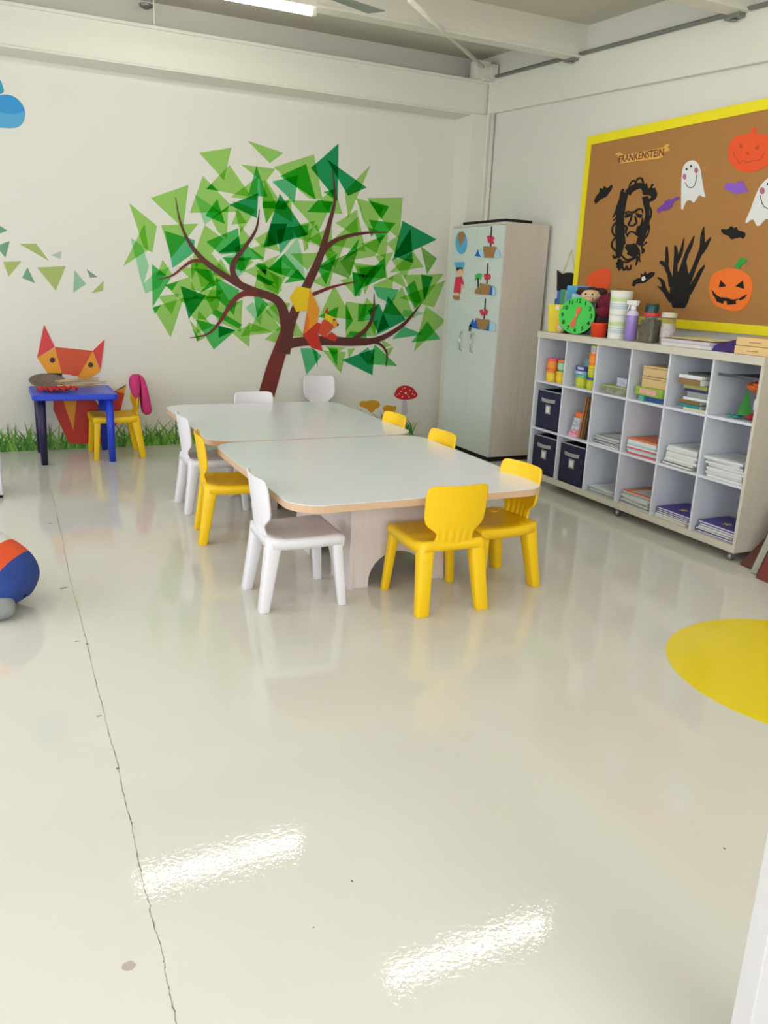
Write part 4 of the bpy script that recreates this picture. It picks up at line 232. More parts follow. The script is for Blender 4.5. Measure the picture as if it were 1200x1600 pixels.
ORNATE = [([(5.1254,2.2086),(5.1216,2.2131),(5.1169,2.2192),(5.1114,2.2251),(5.1045,2.2303),(5.0948,2.2353),(5.083,2.2404),(5.0711,2.2444),(5.0598,2.247),(5.0472,2.2486),(5.0333,2.2495),(5.0219,2.2492),(5.017,2.2486),(5.0158,2.2478),(5.012,2.2449),(5.0068,2.2397),(5.0024,2.2346),(4.9989,2.2286),(4.9959,2.2198),(4.9935,2.2104),(4.9916,2.2034)],[(5.1908,2.2436),(5.1852,2.247),(5.1767,2.2523),(5.1655,2.2589),(5.1529,2.2652),(5.1396,2.2712),(5.1249,2.2774),(5.1082,2.2832),(5.0899,2.2875),(5.0705,2.2899),(5.0498,2.291),(5.0278,2.2902),(5.0041,2.2859),(4.9819,2.2766),(4.9656,2.2653),(4.9541,2.254),(4.945,2.2423),(4.939,2.2292),(4.9363,2.2165),(4.9352,2.2062),(4.9345,2.1995)]),([(5.1479,2.2505),(5.1442,2.2595),(5.1391,2.2725),(5.1331,2.2856),(5.1266,2.2951),(5.1193,2.301),(5.111,2.3051),(5.104,2.307),(5.1024,2.3074),(5.0994,2.3043),(5.0945,2.2952),(5.0902,2.2851),(5.0871,2.278)],[(5.1608,2.2542),(5.1576,2.2633),(5.153,2.2766),(5.1473,2.2905),(5.1404,2.3014),(5.1316,2.3088),(5.1211,2.3141),(5.1096,2.3168),(5.0955,2.3148),(5.0863,2.3063),(5.0811,2.2957),(5.0773,2.2852),(5.0746,2.2783)]),([(5.0786,2.2767),(5.0756,2.2842),(5.0715,2.2949),(5.0662,2.3055),(5.0602,2.3121),(5.0532,2.3149),(5.0444,2.3162),(5.0364,2.3159),(5.0318,2.3149),(5.0283,2.3125),(5.0226,2.3066),(5.0169,2.299),(5.012,2.2918),(5.0083,2.2851),(5.0054,2.2778),(5.0033,2.2711),(5.0017,2.2663)],[(5.0913,2.2803),(5.0891,2.288),(5.0859,2.2993),(5.0814,2.3111),(5.0747,2.3203),(5.0644,2.3258),(5.052,2.3288),(5.0385,2.3292),(5.0244,2.3262),(5.0128,2.3191),(5.0048,2.3103),(4.999,2.3014),(4.9943,2.2933),(4.991,2.2853),(4.989,2.2772),(4.9879,2.2703),(4.9871,2.2656)]),([(4.9693,2.2847),(4.9714,2.278),(4.9745,2.2683),(4.9774,2.2582),(4.9792,2.2502),(4.9791,2.245),(4.9777,2.2407),(4.9761,2.2373),(4.9751,2.2347)],[(4.963,2.2839),(4.9598,2.2766),(4.955,2.2659),(4.9505,2.2547),(4.9478,2.2458),(4.9481,2.2397),(4.9501,2.2353),(4.9526,2.2325),(4.9542,2.2305)]),([(4.9355,2.1989),(4.9264,2.1968),(4.9149,2.1937),(4.9074,2.1902),(4.9091,2.1884),(4.9102,2.1895),(4.906,2.1908),(4.9029,2.1933),(4.9018,2.1974),(4.8992,2.1969),(4.8972,2.1914),(4.8974,2.1852),(4.8987,2.1809),(4.9049,2.1771),(4.9177,2.1734),(4.9319,2.1704),(4.9421,2.1681)],[(4.9561,2.2326),(4.9511,2.2364),(4.9424,2.2423),(4.9275,2.2474),(4.9054,2.2474),(4.8845,2.2408),(4.8684,2.2311),(4.8541,2.2183),(4.8446,2.2028),(4.844,2.1892),(4.8483,2.1781),(4.8558,2.168),(4.8673,2.1593),(4.8837,2.154),(4.9018,2.1511),(4.9179,2.1493),(4.9286,2.1481)]),([(4.9111,2.2423),(4.906,2.2472),(4.8986,2.2543),(4.8912,2.2614),(4.8862,2.2662)],[(4.9207,2.2463),(4.9183,2.2523),(4.9148,2.261),(4.9114,2.2697),(4.909,2.2757)]),([(4.8896,2.2397),(4.884,2.2331),(4.8759,2.2239),(4.8684,2.2138),(4.864,2.2046),(4.8638,2.1947),(4.8665,2.1833),(4.87,2.1729),(4.8724,2.1655)],[(4.8717,2.2433),(4.8672,2.2366),(4.8604,2.2267),(4.8538,2.2151),(4.8499,2.2035),(4.8505,2.1919),(4.8539,2.1799),(4.8578,2.1694),(4.8604,2.1621)]),([(5.2145,2.2645),(5.2183,2.2625),(5.2245,2.2593),(5.2317,2.2537),(5.2371,2.2449),(5.2397,2.2329),(5.2408,2.2186),(5.2419,2.2041),(5.2439,2.1916),(5.2475,2.1813),(5.2522,2.1714),(5.2573,2.1614),(5.2619,2.1507),(5.2653,2.1396),(5.2681,2.1286),(5.2709,2.1178),(5.2746,2.1071),(5.2803,2.0952),(5.2873,2.0823),(5.2941,2.0707),(5.2987,2.0625)],[(5.197,2.2534),(5.2004,2.2508),(5.2046,2.2479),(5.2081,2.2441),(5.2105,2.2382),(5.211,2.2281),(5.2101,2.2142),(5.2093,2.1989),(5.2103,2.1845),(5.2137,2.1721),(5.2184,2.1611),(5.2237,2.151),(5.2289,2.1412),(5.234,2.1311),(5.2394,2.1208),(5.2456,2.1103),(5.253,2.0998),(5.2628,2.0887),(5.2743,2.0772),(5.285,2.0671),(5.2924,2.06)]),([(5.2031,2.2403),(5.207,2.2322),(5.2127,2.2206),(5.2192,2.2073),(5.2258,2.1944),(5.2328,2.1823),(5.2407,2.1696),(5.2482,2.1561),(5.2538,2.1419),(5.2568,2.1273),(5.2579,2.1127),(5.2579,2.0983),(5.2576,2.084),(5.2567,2.0695),(5.2551,2.0551),(5.2533,2.0409),(5.2521,2.0268),(5.2517,2.0127),(5.2518,1.9986),(5.2517,1.9848),(5.2508,1.9711),(5.2485,1.9573),(5.2454,1.9434),(5.2418,1.9295),(5.2382,1.9153),(5.2343,1.9011),(5.2302,1.8876),(5.2263,1.8747),(5.223,1.8619),(5.2205,1.8475),(5.2184,1.8315),(5.2164,1.8157),(5.214,1.8019),(5.2104,1.7904),(5.2063,1.7806),(5.2024,1.7726),(5.1997,1.7668)],[(5.1488,2.2251),(5.151,2.2167),(5.1542,2.2045),(5.1574,2.1907),(5.16,2.1771),(5.1618,2.1637),(5.163,2.15),(5.1637,2.1366),(5.1644,2.124),(5.1653,2.1118),(5.1663,2.0994),(5.1671,2.0867),(5.1673,2.0739),(5.1668,2.0611),(5.166,2.0482),(5.1644,2.035),(5.162,2.0216),(5.1582,2.0083),(5.1533,1.9949),(5.1482,1.9811),(5.1442,1.9673),(5.1416,1.9535),(5.1398,1.9399),(5.1385,1.9262),(5.1373,1.9128),(5.1357,1.8996),(5.134,1.886),(5.1327,1.8713),(5.1328,1.8558),(5.1347,1.8393),(5.1379,1.8227),(5.1419,1.8073),(5.1461,1.7943),(5.151,1.7837),(5.1567,1.7747),(5.162,1.7677),(5.1657,1.7628)]),([(5.2377,2.1031),(5.242,2.0951),(5.2483,2.0835),(5.2554,2.0714),(5.2622,2.0619),(5.2693,2.0551),(5.2775,2.0493),(5.2852,2.0446),(5.2907,2.0412)],[(5.2289,2.1005),(5.2323,2.0922),(5.2371,2.0802),(5.243,2.0673),(5.2499,2.0567),(5.2586,2.0492),(5.2686,2.0435),(5.2777,2.0394),(5.2839,2.0365)]),([(5.2568,2.0298),(5.2637,2.0244),(5.2741,2.0166),(5.2848,2.0071),(5.2918,1.9966),(5.294,1.9849),(5.2934,1.9724),(5.2902,1.9599),(5.2845,1.9484),(5.2744,1.938),(5.2613,1.9292),(5.2492,1.9223),(5.2412,1.9176)],[(5.2437,2.0225),(5.2507,2.0172),(5.2609,2.0097),(5.2705,2.0011),(5.2761,1.9925),(5.2773,1.9829),(5.276,1.9718),(5.2725,1.9608),(5.2678,1.9516),(5.2605,1.9439),(5.2499,1.9362),(5.2389,1.9293),(5.2311,1.9244)]),([(5.2421,1.9237),(5.249,1.9171),(5.2593,1.9074),(5.2697,1.8962),(5.2767,1.885),(5.2796,1.8742),(5.2798,1.8632),(5.2772,1.8521),(5.2709,1.8413),(5.259,1.8311),(5.2435,1.822),(5.2291,1.8147),(5.2195,1.8098)],[(5.2302,1.9183),(5.2368,1.9115),(5.2464,1.9017),(5.2556,1.891),(5.261,1.8812),(5.2623,1.8721),(5.2614,1.8627),(5.2582,1.8539),(5.2532,1.8465),(5.2442,1.8396),(5.2307,1.8322),(5.2168,1.8255),(5.2069,1.8206)]),([(5.2093,1.7849),(5.2141,1.7816),(5.2205,1.777),(5.2255,1.7735),(5.2233,1.7719),(5.2236,1.7718),(5.229,1.7772),(5.2343,1.7839),(5.238,1.7886)],[(5.186,1.7672),(5.192,1.7651),(5.2013,1.7615),(5.213,1.7581),(5.2294,1.7585),(5.2401,1.7662),(5.2443,1.7744),(5.247,1.7819),(5.2488,1.7869)]),([(4.9949,2.1891),(4.9903,2.1793),(4.9838,2.1655),(4.9766,2.1503),(4.9698,2.1363),(4.9627,2.1237),(4.9549,2.1108),(4.9478,2.098),(4.9425,2.0849),(4.9391,2.0716),(4.9371,2.0584),(4.9368,2.0463),(4.9385,2.0361),(4.9428,2.028),(4.9495,2.0205),(4.9574,2.0116),(4.9644,2.0008),(4.9695,1.9891),(4.9737,1.9771),(4.9774,1.9645),(4.9808,1.9515),(4.9834,1.9384),(4.9851,1.9258),(4.9866,1.9144),(4.9883,1.9043),(4.9907,1.8934),(4.9939,1.8814),(4.997,1.8704),(4.9992,1.8626)],[(4.9354,2.1933),(4.9304,2.1838),(4.9231,2.1699),(4.9155,2.1541),(4.9095,2.1388),(4.9063,2.1249),(4.9048,2.1112),(4.9036,2.0976),(4.9016,2.0842),(4.8979,2.0707),(4.8933,2.0567),(4.889,2.0423),(4.8866,2.0278),(4.8868,2.014),(4.8888,2.0016),(4.891,1.9909),(4.8933,1.9809),(4.8964,1.9699),(4.9005,1.9585),(4.9046,1.9473),(4.9078,1.9364),(4.9096,1.9256),(4.9108,1.914),(4.9123,1.9015),(4.9152,1.8887),(4.9205,1.8757),(4.9271,1.8634),(4.9332,1.853),(4.9374,1.8458)]),([(4.9274,2.1294),(4.9198,2.1225),(4.909,2.1129),(4.8984,2.1023),(4.8912,2.0921),(4.8875,2.0814),(4.8858,2.0693),(4.8858,2.0575),(4.8869,2.0476),(4.8899,2.04),(4.8948,2.0333),(4.9002,2.0277),(4.904,2.0235)],[(4.918,2.1333),(4.9102,2.1267),(4.8986,2.117),(4.8866,2.1056),(4.8777,2.0936),(4.8732,2.081),(4.8712,2.0679),(4.8712,2.0552),(4.8726,2.0443),(4.8767,2.0352),(4.8829,2.0277),(4.8891,2.0221),(4.8932,2.0182)]),([(4.9158,2.0144),(4.9104,2.0078),(4.9027,1.9988),(4.8956,1.9886),(4.8912,1.9784),(4.8898,1.9669),(4.8901,1.9535),(4.8923,1.9402),(4.8962,1.9285),(4.9034,1.9182),(4.9138,1.9082),(4.9243,1.8995),(4.9316,1.8933)],[(4.9034,2.0179),(4.8977,2.0115),(4.8891,2.0022),(4.8805,1.9908),(4.8749,1.9784),(4.8735,1.9652),(4.8744,1.9509),(4.8774,1.9368),(4.8824,1.924),(4.8911,1.9125),(4.9026,1.9021),(4.9137,1.8935),(4.9213,1.8875)]),([(4.9368,1.8351),(4.9316,1.839),(4.9243,1.8446),(4.9162,1.8506),(4.9086,1.8557),(4.9012,1.8598),(4.8934,1.8637),(4.8864,1.8669),(4.8816,1.8692)],[(4.9451,1.8401),(4.9399,1.8439),(4.9323,1.8494),(4.9241,1.8554),(4.9166,1.8609),(4.9099,1.8658),(4.9033,1.8707),(4.8976,1.875),(4.8937,1.8779)]),([(4.9444,1.8353),(4.9399,1.8303),(4.9337,1.8233),(4.9291,1.8169),(4.9282,1.8147),(4.9275,1.8134),(4.9275,1.8078),(4.9288,1.8013),(4.9299,1.7966)],[(4.9375,1.8399),(4.93,1.837),(4.9186,1.8326),(4.9065,1.8264),(4.8977,1.8168),(4.8995,1.8065),(4.9071,1.7999),(4.9152,1.7955),(4.9204,1.7926)]),([(4.9578,1.8009),(4.9573,1.7939),(4.9567,1.7837),(4.9556,1.7725),(4.9539,1.7626),(4.9511,1.7539),(4.9474,1.7459),(4.9439,1.7392),(4.9416,1.7345)],[(4.9429,1.7997),(4.9429,1.7927),(4.943,1.7827),(4.9426,1.772),(4.9413,1.7628),(4.9385,1.7552),(4.9346,1.7478),(4.9306,1.7414),(4.9278,1.7369)]),([(5.1166,1.8395),(5.1089,1.8332),(5.0974,1.8239),(5.0827,1.8136),(5.0661,1.8046),(5.0492,1.7974),(5.0317,1.7912),(5.0121,1.7868),(4.9883,1.7861),(4.9655,1.7922),(4.9527,1.8016),(4.9481,1.8096),(4.9464,1.8143)],[(5.1,1.8641),(5.0883,1.8635),(5.0722,1.8629),(5.056,1.863),(5.0439,1.864),(5.0341,1.8657),(5.0247,1.8677),(5.0187,1.8695),(5.0202,1.87),(5.0235,1.8674),(5.0188,1.8641),(5.0091,1.8626),(5.0006,1.8623)]),([(5.0875,1.7942),(5.0766,1.7897),(5.0596,1.7827),(5.0387,1.7756),(5.0136,1.7712),(4.9891,1.774),(4.9736,1.7807),(4.9649,1.7869),(4.9601,1.7906)],[(5.0649,1.8318),(5.0527,1.8287),(5.0362,1.8246),(5.0215,1.8214),(5.0162,1.8204),(5.0162,1.8195),(5.0095,1.8192),(4.9997,1.8203),(4.9915,1.8216)]),([(5.1532,1.7834),(5.1436,1.7763),(5.1296,1.7657),(5.1127,1.7546),(5.0939,1.7465),(5.0737,1.7432),(5.0537,1.7431),(5.035,1.7447),(5.018,1.7473),(5.003,1.7522),(4.9912,1.7587),(4.9835,1.7631),(4.9841,1.7633),(4.9885,1.764),(4.9862,1.7626),(4.9822,1.7582),(4.9789,1.7525),(4.977,1.7433),(4.9768,1.7305),(4.9775,1.7181),(4.9778,1.7094)],[(5.1423,1.7898),(5.1318,1.7831),(5.1172,1.7735),(5.1013,1.7646),(5.0876,1.7595),(5.0744,1.7582),(5.0588,1.7587),(5.043,1.7606),(5.0304,1.7632),(5.0216,1.7672),(5.0136,1.7734),(5.0043,1.7803),(4.9886,1.7844),(4.9703,1.7794),(4.9605,1.771),(4.9552,1.7617),(4.9533,1.7517),(4.9558,1.7403),(4.9613,1.7277),(4.9674,1.7161),(4.9715,1.7082)]),([(5.1828,1.7281),(5.1767,1.7264),(5.171,1.7242),(5.1746,1.7233),(5.1871,1.7303),(5.1908,1.7308),(5.1937,1.7242),(5.1963,1.7177),(5.1936,1.7184),(5.1759,1.7222),(5.1709,1.717),(5.1775,1.7123),(5.1838,1.7092)],[(5.1834,1.757),(5.1783,1.758),(5.1678,1.7593),(5.1483,1.7573),(5.1255,1.7433),(5.118,1.7286),(5.1152,1.7156),(5.1159,1.7027),(5.1245,1.6887),(5.1528,1.6801),(5.1733,1.6858),(5.1819,1.6932),(5.186,1.6979)]),([(5.1659,1.7041),(5.1644,1.6972),(5.1623,1.6872),(5.1601,1.6772),(5.1587,1.6703)],[(5.1433,1.7029),(5.1441,1.6962),(5.1453,1.6864),(5.1465,1.6765),(5.1474,1.6698)]),([(5.1304,1.7331),(5.1209,1.7315),(5.1071,1.7291),(5.0915,1.7271),(5.0766,1.7266),(5.0634,1.7287),(5.0517,1.7322),(5.0424,1.7359),(5.036,1.7383)],[(5.1303,1.7403),(5.1207,1.7403),(5.1071,1.7403),(5.0929,1.7404),(5.0811,1.7408),(5.0707,1.7416),(5.0591,1.7428),(5.0484,1.7441),(5.0408,1.745)]),([(5.1267,1.7086),(5.1263,1.7028),(5.1258,1.6939),(5.1237,1.6843),(5.116,1.6751),(5.0999,1.6716),(5.0877,1.6738),(5.0783,1.678),(5.0713,1.6836),(5.0689,1.6906),(5.0696,1.698),(5.0712,1.7045),(5.0721,1.7088)],[(5.1158,1.7094),(5.1121,1.7038),(5.1068,1.6957),(5.1014,1.6888),(5.0996,1.6875),(5.102,1.6884),(5.0974,1.6882),(5.0908,1.6891),(5.0868,1.6903),(5.085,1.6929),(5.0845,1.6986),(5.0851,1.7047),(5.0853,1.7091)]),([(5.0767,1.7085),(5.0754,1.7027),(5.0735,1.6941),(5.0703,1.6849),(5.0631,1.6769),(5.0498,1.6735),(5.0381,1.6747),(5.028,1.6782),(5.0207,1.6841),(5.0191,1.6921),(5.0208,1.7008),(5.0234,1.7089),(5.025,1.7143)],[(5.0638,1.7094),(5.0611,1.7037),(5.0573,1.6956),(5.0531,1.6884),(5.0509,1.686),(5.0507,1.6865),(5.0458,1.6869),(5.04,1.6884),(5.0366,1.69),(5.0346,1.6939),(5.0337,1.7012),(5.0337,1.709),(5.0337,1.7144)]),([(5.1531,2.0826),(5.1486,2.0848),(5.1426,2.0878),(5.1358,2.0903),(5.129,2.0912),(5.1203,2.0899),(5.1087,2.0869),(5.0957,2.0835),(5.0829,2.0812),(5.0719,2.0807),(5.0623,2.0811),(5.0534,2.0824),(5.0444,2.0848),(5.0359,2.0887),(5.0289,2.0935),(5.0229,2.0975),(5.017,2.0999),(5.0088,2.1012),(4.9989,2.1018),(4.9901,2.1013),(4.9853,2.1003),(4.9817,2.0969),(4.978,2.0898),(4.9753,2.0821),(4.9733,2.0766)],[(5.1637,2.0911),(5.1592,2.0931),(5.1524,2.0962),(5.1435,2.0993),(5.1324,2.101),(5.1195,2.1002),(5.1062,2.0981),(5.094,2.096),(5.0844,2.0951),(5.0772,2.0953),(5.0708,2.096),(5.0647,2.0972),(5.0586,2.0987),(5.0524,2.1011),(5.0452,2.1049),(5.0366,2.1091),(5.0261,2.1119),(5.0142,2.1129),(5.0014,2.1128),(4.9886,2.1112),(4.9766,2.1068),(4.9693,2.0989),(4.966,2.0901),(4.9642,2.082),(4.9629,2.0766)]),([(5.149,2.0521),(5.142,2.0533),(5.1319,2.0547),(5.122,2.056),(5.1156,2.057),(5.1116,2.0591),(5.1065,2.0627),(5.1012,2.0664),(5.0972,2.069)],[(5.1562,2.0563),(5.1554,2.061),(5.1543,2.068),(5.1513,2.0754),(5.1447,2.0815),(5.1341,2.0842),(5.1229,2.0843),(5.1133,2.0833),(5.107,2.0826)]),([(5.0426,2.0768),(5.0368,2.0706),(5.028,2.0613),(5.0166,2.0516),(4.9997,2.044),(4.9797,2.0454),(4.9717,2.0524),(4.9695,2.0589),(4.9685,2.0628)],[(5.0318,2.0839),(5.0222,2.0801),(5.0086,2.0749),(4.9963,2.0707),(4.9936,2.0702),(4.9988,2.0694),(4.9941,2.0683),(4.9862,2.0692),(4.98,2.0702)]),([(5.0903,2.084),(5.0911,2.0762),(5.0921,2.0651),(5.0937,2.0531),(5.0961,2.0425),(5.1008,2.0329),(5.1076,2.0228),(5.1135,2.013),(5.1144,2.003),(5.1043,1.9943),(5.0906,1.9901),(5.0771,1.9882),(5.065,1.9875),(5.054,1.9886),(5.0441,1.9913),(5.0363,1.9942),(5.0311,1.996)],[(5.0751,2.0816),(5.0754,2.0738),(5.0758,2.0626),(5.0768,2.05),(5.079,2.0382),(5.0842,2.0273),(5.0912,2.017),(5.0965,2.0085),(5.0974,2.0041),(5.0956,2.0033),(5.0883,2.0018),(5.0777,2.0007),(5.0686,2.0002),(5.0613,2.0005),(5.053,2.0019),(5.045,2.0038),(5.0392,2.0051)]),([(5.0438,2.0028),(5.0385,2.0019),(5.0293,2.0004),(5.0174,2.0014),(5.011,2.0095),(5.015,2.0215),(5.0234,2.0363),(5.0326,2.0507),(5.0387,2.0605)],[(5.0449,2.0098),(5.0394,2.0101),(5.0325,2.0103),(5.0299,2.0111),(5.0303,2.0116),(5.0332,2.0201),(5.04,2.0343),(5.0476,2.0487),(5.0528,2.0587)]),([(5.1639,2.0033),(5.1567,1.9987),(5.1467,1.9923),(5.1377,1.9858),(5.1333,1.9811),(5.1322,1.9766),(5.1329,1.9691),(5.134,1.9599),(5.1323,1.9501),(5.126,1.9401),(5.1174,1.9301),(5.1091,1.9214),(5.1035,1.9154)],[(5.158,2.0085),(5.1496,2.0051),(5.137,2.0002),(5.1234,1.9935),(5.1129,1.9842),(5.1111,1.9739),(5.1146,1.9651),(5.1185,1.9575),(5.1193,1.9505),(5.115,1.9423),(5.1075,1.9329),(5.0996,1.9243),(5.0942,1.9183)]),([(5.0068,1.9896),(5.0082,1.9828),(5.0103,1.9729),(5.0123,1.9621),(5.0135,1.9525),(5.0133,1.9442),(5.0124,1.9363),(5.0113,1.9297),(5.0106,1.9251)],[(4.9941,1.9873),(4.9949,1.9804),(4.9962,1.9704),(4.9975,1.9596),(4.9985,1.9503),(4.9991,1.9426),(4.9994,1.9352),(4.9997,1.9288),(4.9999,1.9243)]),([(5.099,1.9255),(5.0959,1.929),(5.0916,1.9341),(5.0867,1.939),(5.0818,1.9422),(5.0767,1.9437),(5.0709,1.9445),(5.0648,1.9446),(5.0587,1.9443),(5.0515,1.9435),(5.0431,1.942),(5.0349,1.94),(5.0289,1.9379),(5.0246,1.9351),(5.0208,1.931),(5.0175,1.9267),(5.0151,1.9236)],[(5.111,1.9303),(5.1082,1.934),(5.1042,1.9394),(5.0991,1.9453),(5.0929,1.9502),(5.0856,1.9535),(5.0777,1.9558),(5.0689,1.957),(5.0595,1.9569),(5.0493,1.9553),(5.0389,1.9526),(5.029,1.949),(5.0203,1.9449),(5.0135,1.9396),(5.0088,1.934),(5.0057,1.9292),(5.0036,1.9261)]),([(5.1423,1.9236),(5.1415,1.9114),(5.1403,1.8935),(5.1391,1.8757),(5.1383,1.8634)],[(5.1335,1.9233),(5.1299,1.9111),(5.1248,1.8931),(5.1197,1.8752),(5.1162,1.8629)]),([(4.9676,2.0458),(4.9688,2.0368),(4.9705,2.0239),(4.9729,2.0103),(4.976,1.9995),(4.9805,1.9931),(4.9863,1.9886),(4.9928,1.9829),(4.9977,1.9742),(5.0001,1.961),(5.001,1.9451),(5.0012,1.9301),(5.0014,1.9198)],[(4.9571,2.0439),(4.958,2.035),(4.9592,2.0219),(4.961,2.008),(4.9637,1.9961),(4.9679,1.9879),(4.973,1.982),(4.9775,1.9769),(4.9811,1.97),(4.9841,1.9581),(4.9869,1.9429),(4.9891,1.9284),(4.9907,1.9183)])]
SMILES = [([(4.5835,2.254),(4.5781,2.2478),(4.5704,2.2388),(4.5613,2.2294),(4.5518,2.2221),(4.5417,2.2174),(4.531,2.2143),(4.5204,2.2129),(4.5109,2.2134),(4.5027,2.2154),(4.4953,2.219),(4.489,2.2249),(4.4841,2.2337),(4.4809,2.2479),(4.479,2.2662),(4.478,2.2838),(4.4772,2.2959)],[(4.5785,2.2554),(4.5731,2.2492),(4.5655,2.2404),(4.5569,2.2314),(4.5485,2.2249),(4.5399,2.221),(4.5306,2.2183),(4.5214,2.217),(4.5134,2.2175),(4.5063,2.2192),(4.4999,2.2223),(4.4943,2.2275),(4.4898,2.2356),(4.4867,2.2493),(4.4849,2.2675),(4.4838,2.2851),(4.483,2.2972)]),([(3.9327,2.1257),(3.9284,2.1166),(3.9222,2.1034),(3.9149,2.0892),(3.9071,2.077),(3.8992,2.0674),(3.8908,2.0589),(3.8811,2.0515),(3.8692,2.0455),(3.8536,2.0416),(3.8356,2.0393),(3.8189,2.0381),(3.8076,2.0371)],[(3.9269,2.1263),(3.9226,2.1172),(3.9165,2.1041),(3.9094,2.0901),(3.9018,2.0785),(3.8944,2.0694),(3.8866,2.0615),(3.878,2.0549),(3.8678,2.0497),(3.8536,2.0461),(3.8362,2.044),(3.8197,2.0427),(3.8083,2.0418)])]
PUMPLINE = [([(4.1973,2.4087),(4.1957,2.4032),(4.1934,2.3953),(4.1901,2.3864),(4.1851,2.3779),(4.1779,2.3706),(4.1692,2.364),(4.1609,2.358),(4.1543,2.3526),(4.1498,2.3466),(4.1462,2.3398),(4.142,2.3332),(4.1341,2.3284),(4.1254,2.3295),(4.118,2.3337),(4.1106,2.3378),(4.1037,2.3394),(4.0961,2.3375),(4.0866,2.3332),(4.0757,2.3284),(4.064,2.3254),(4.0526,2.3255),(4.042,2.3273),(4.0316,2.3295),(4.0212,2.3308),(4.0096,2.3301),(3.9965,2.3282),(3.983,2.3275),(3.9709,2.3307),(3.9615,2.34),(3.9538,2.353),(3.9477,2.3658),(3.9435,2.3745)],[(4.1909,2.4084),(4.189,2.4029),(4.1863,2.3951),(4.1829,2.3868),(4.1785,2.3796),(4.1724,2.3736),(4.1644,2.3676),(4.1559,2.3614),(4.1483,2.3549),(4.1428,2.3477),(4.1391,2.3407),(4.1359,2.3356),(4.1341,2.334),(4.1303,2.3349),(4.1237,2.3387),(4.1155,2.3431),(4.1057,2.3452),(4.0948,2.3429),(4.0842,2.3385),(4.0742,2.3343),(4.065,2.3321),(4.0559,2.3321),(4.0459,2.3335),(4.0352,2.3353),(4.0235,2.3365),(4.0107,2.3357),(3.9976,2.3338),(3.9859,2.3332),(3.9764,2.3356),(3.968,2.3437),(3.9602,2.3561),(3.9538,2.3686),(3.9493,2.3772)])]
BANNER = [(5.2941,2.5),(5.0726,2.5029),(4.8302,2.5068),(4.8211,2.4745),(4.8312,2.4443),(4.8642,2.4353),(5.0616,2.4422),(5.2701,2.445)]
BTAILS = [[(5.3556,2.5214),(5.2987,2.5262),(5.2447,2.5024),(5.2866,2.4881),(5.3242,2.4977),(5.3024,2.5065)],[(4.8452,2.5034),(4.8176,2.523),(4.7818,2.5218),(4.7948,2.5006),(4.7661,2.4787),(4.8215,2.4767)]]
BTEXT = [(5.2709,2.4697),(4.846,2.4648),(4.8603,2.4999)]
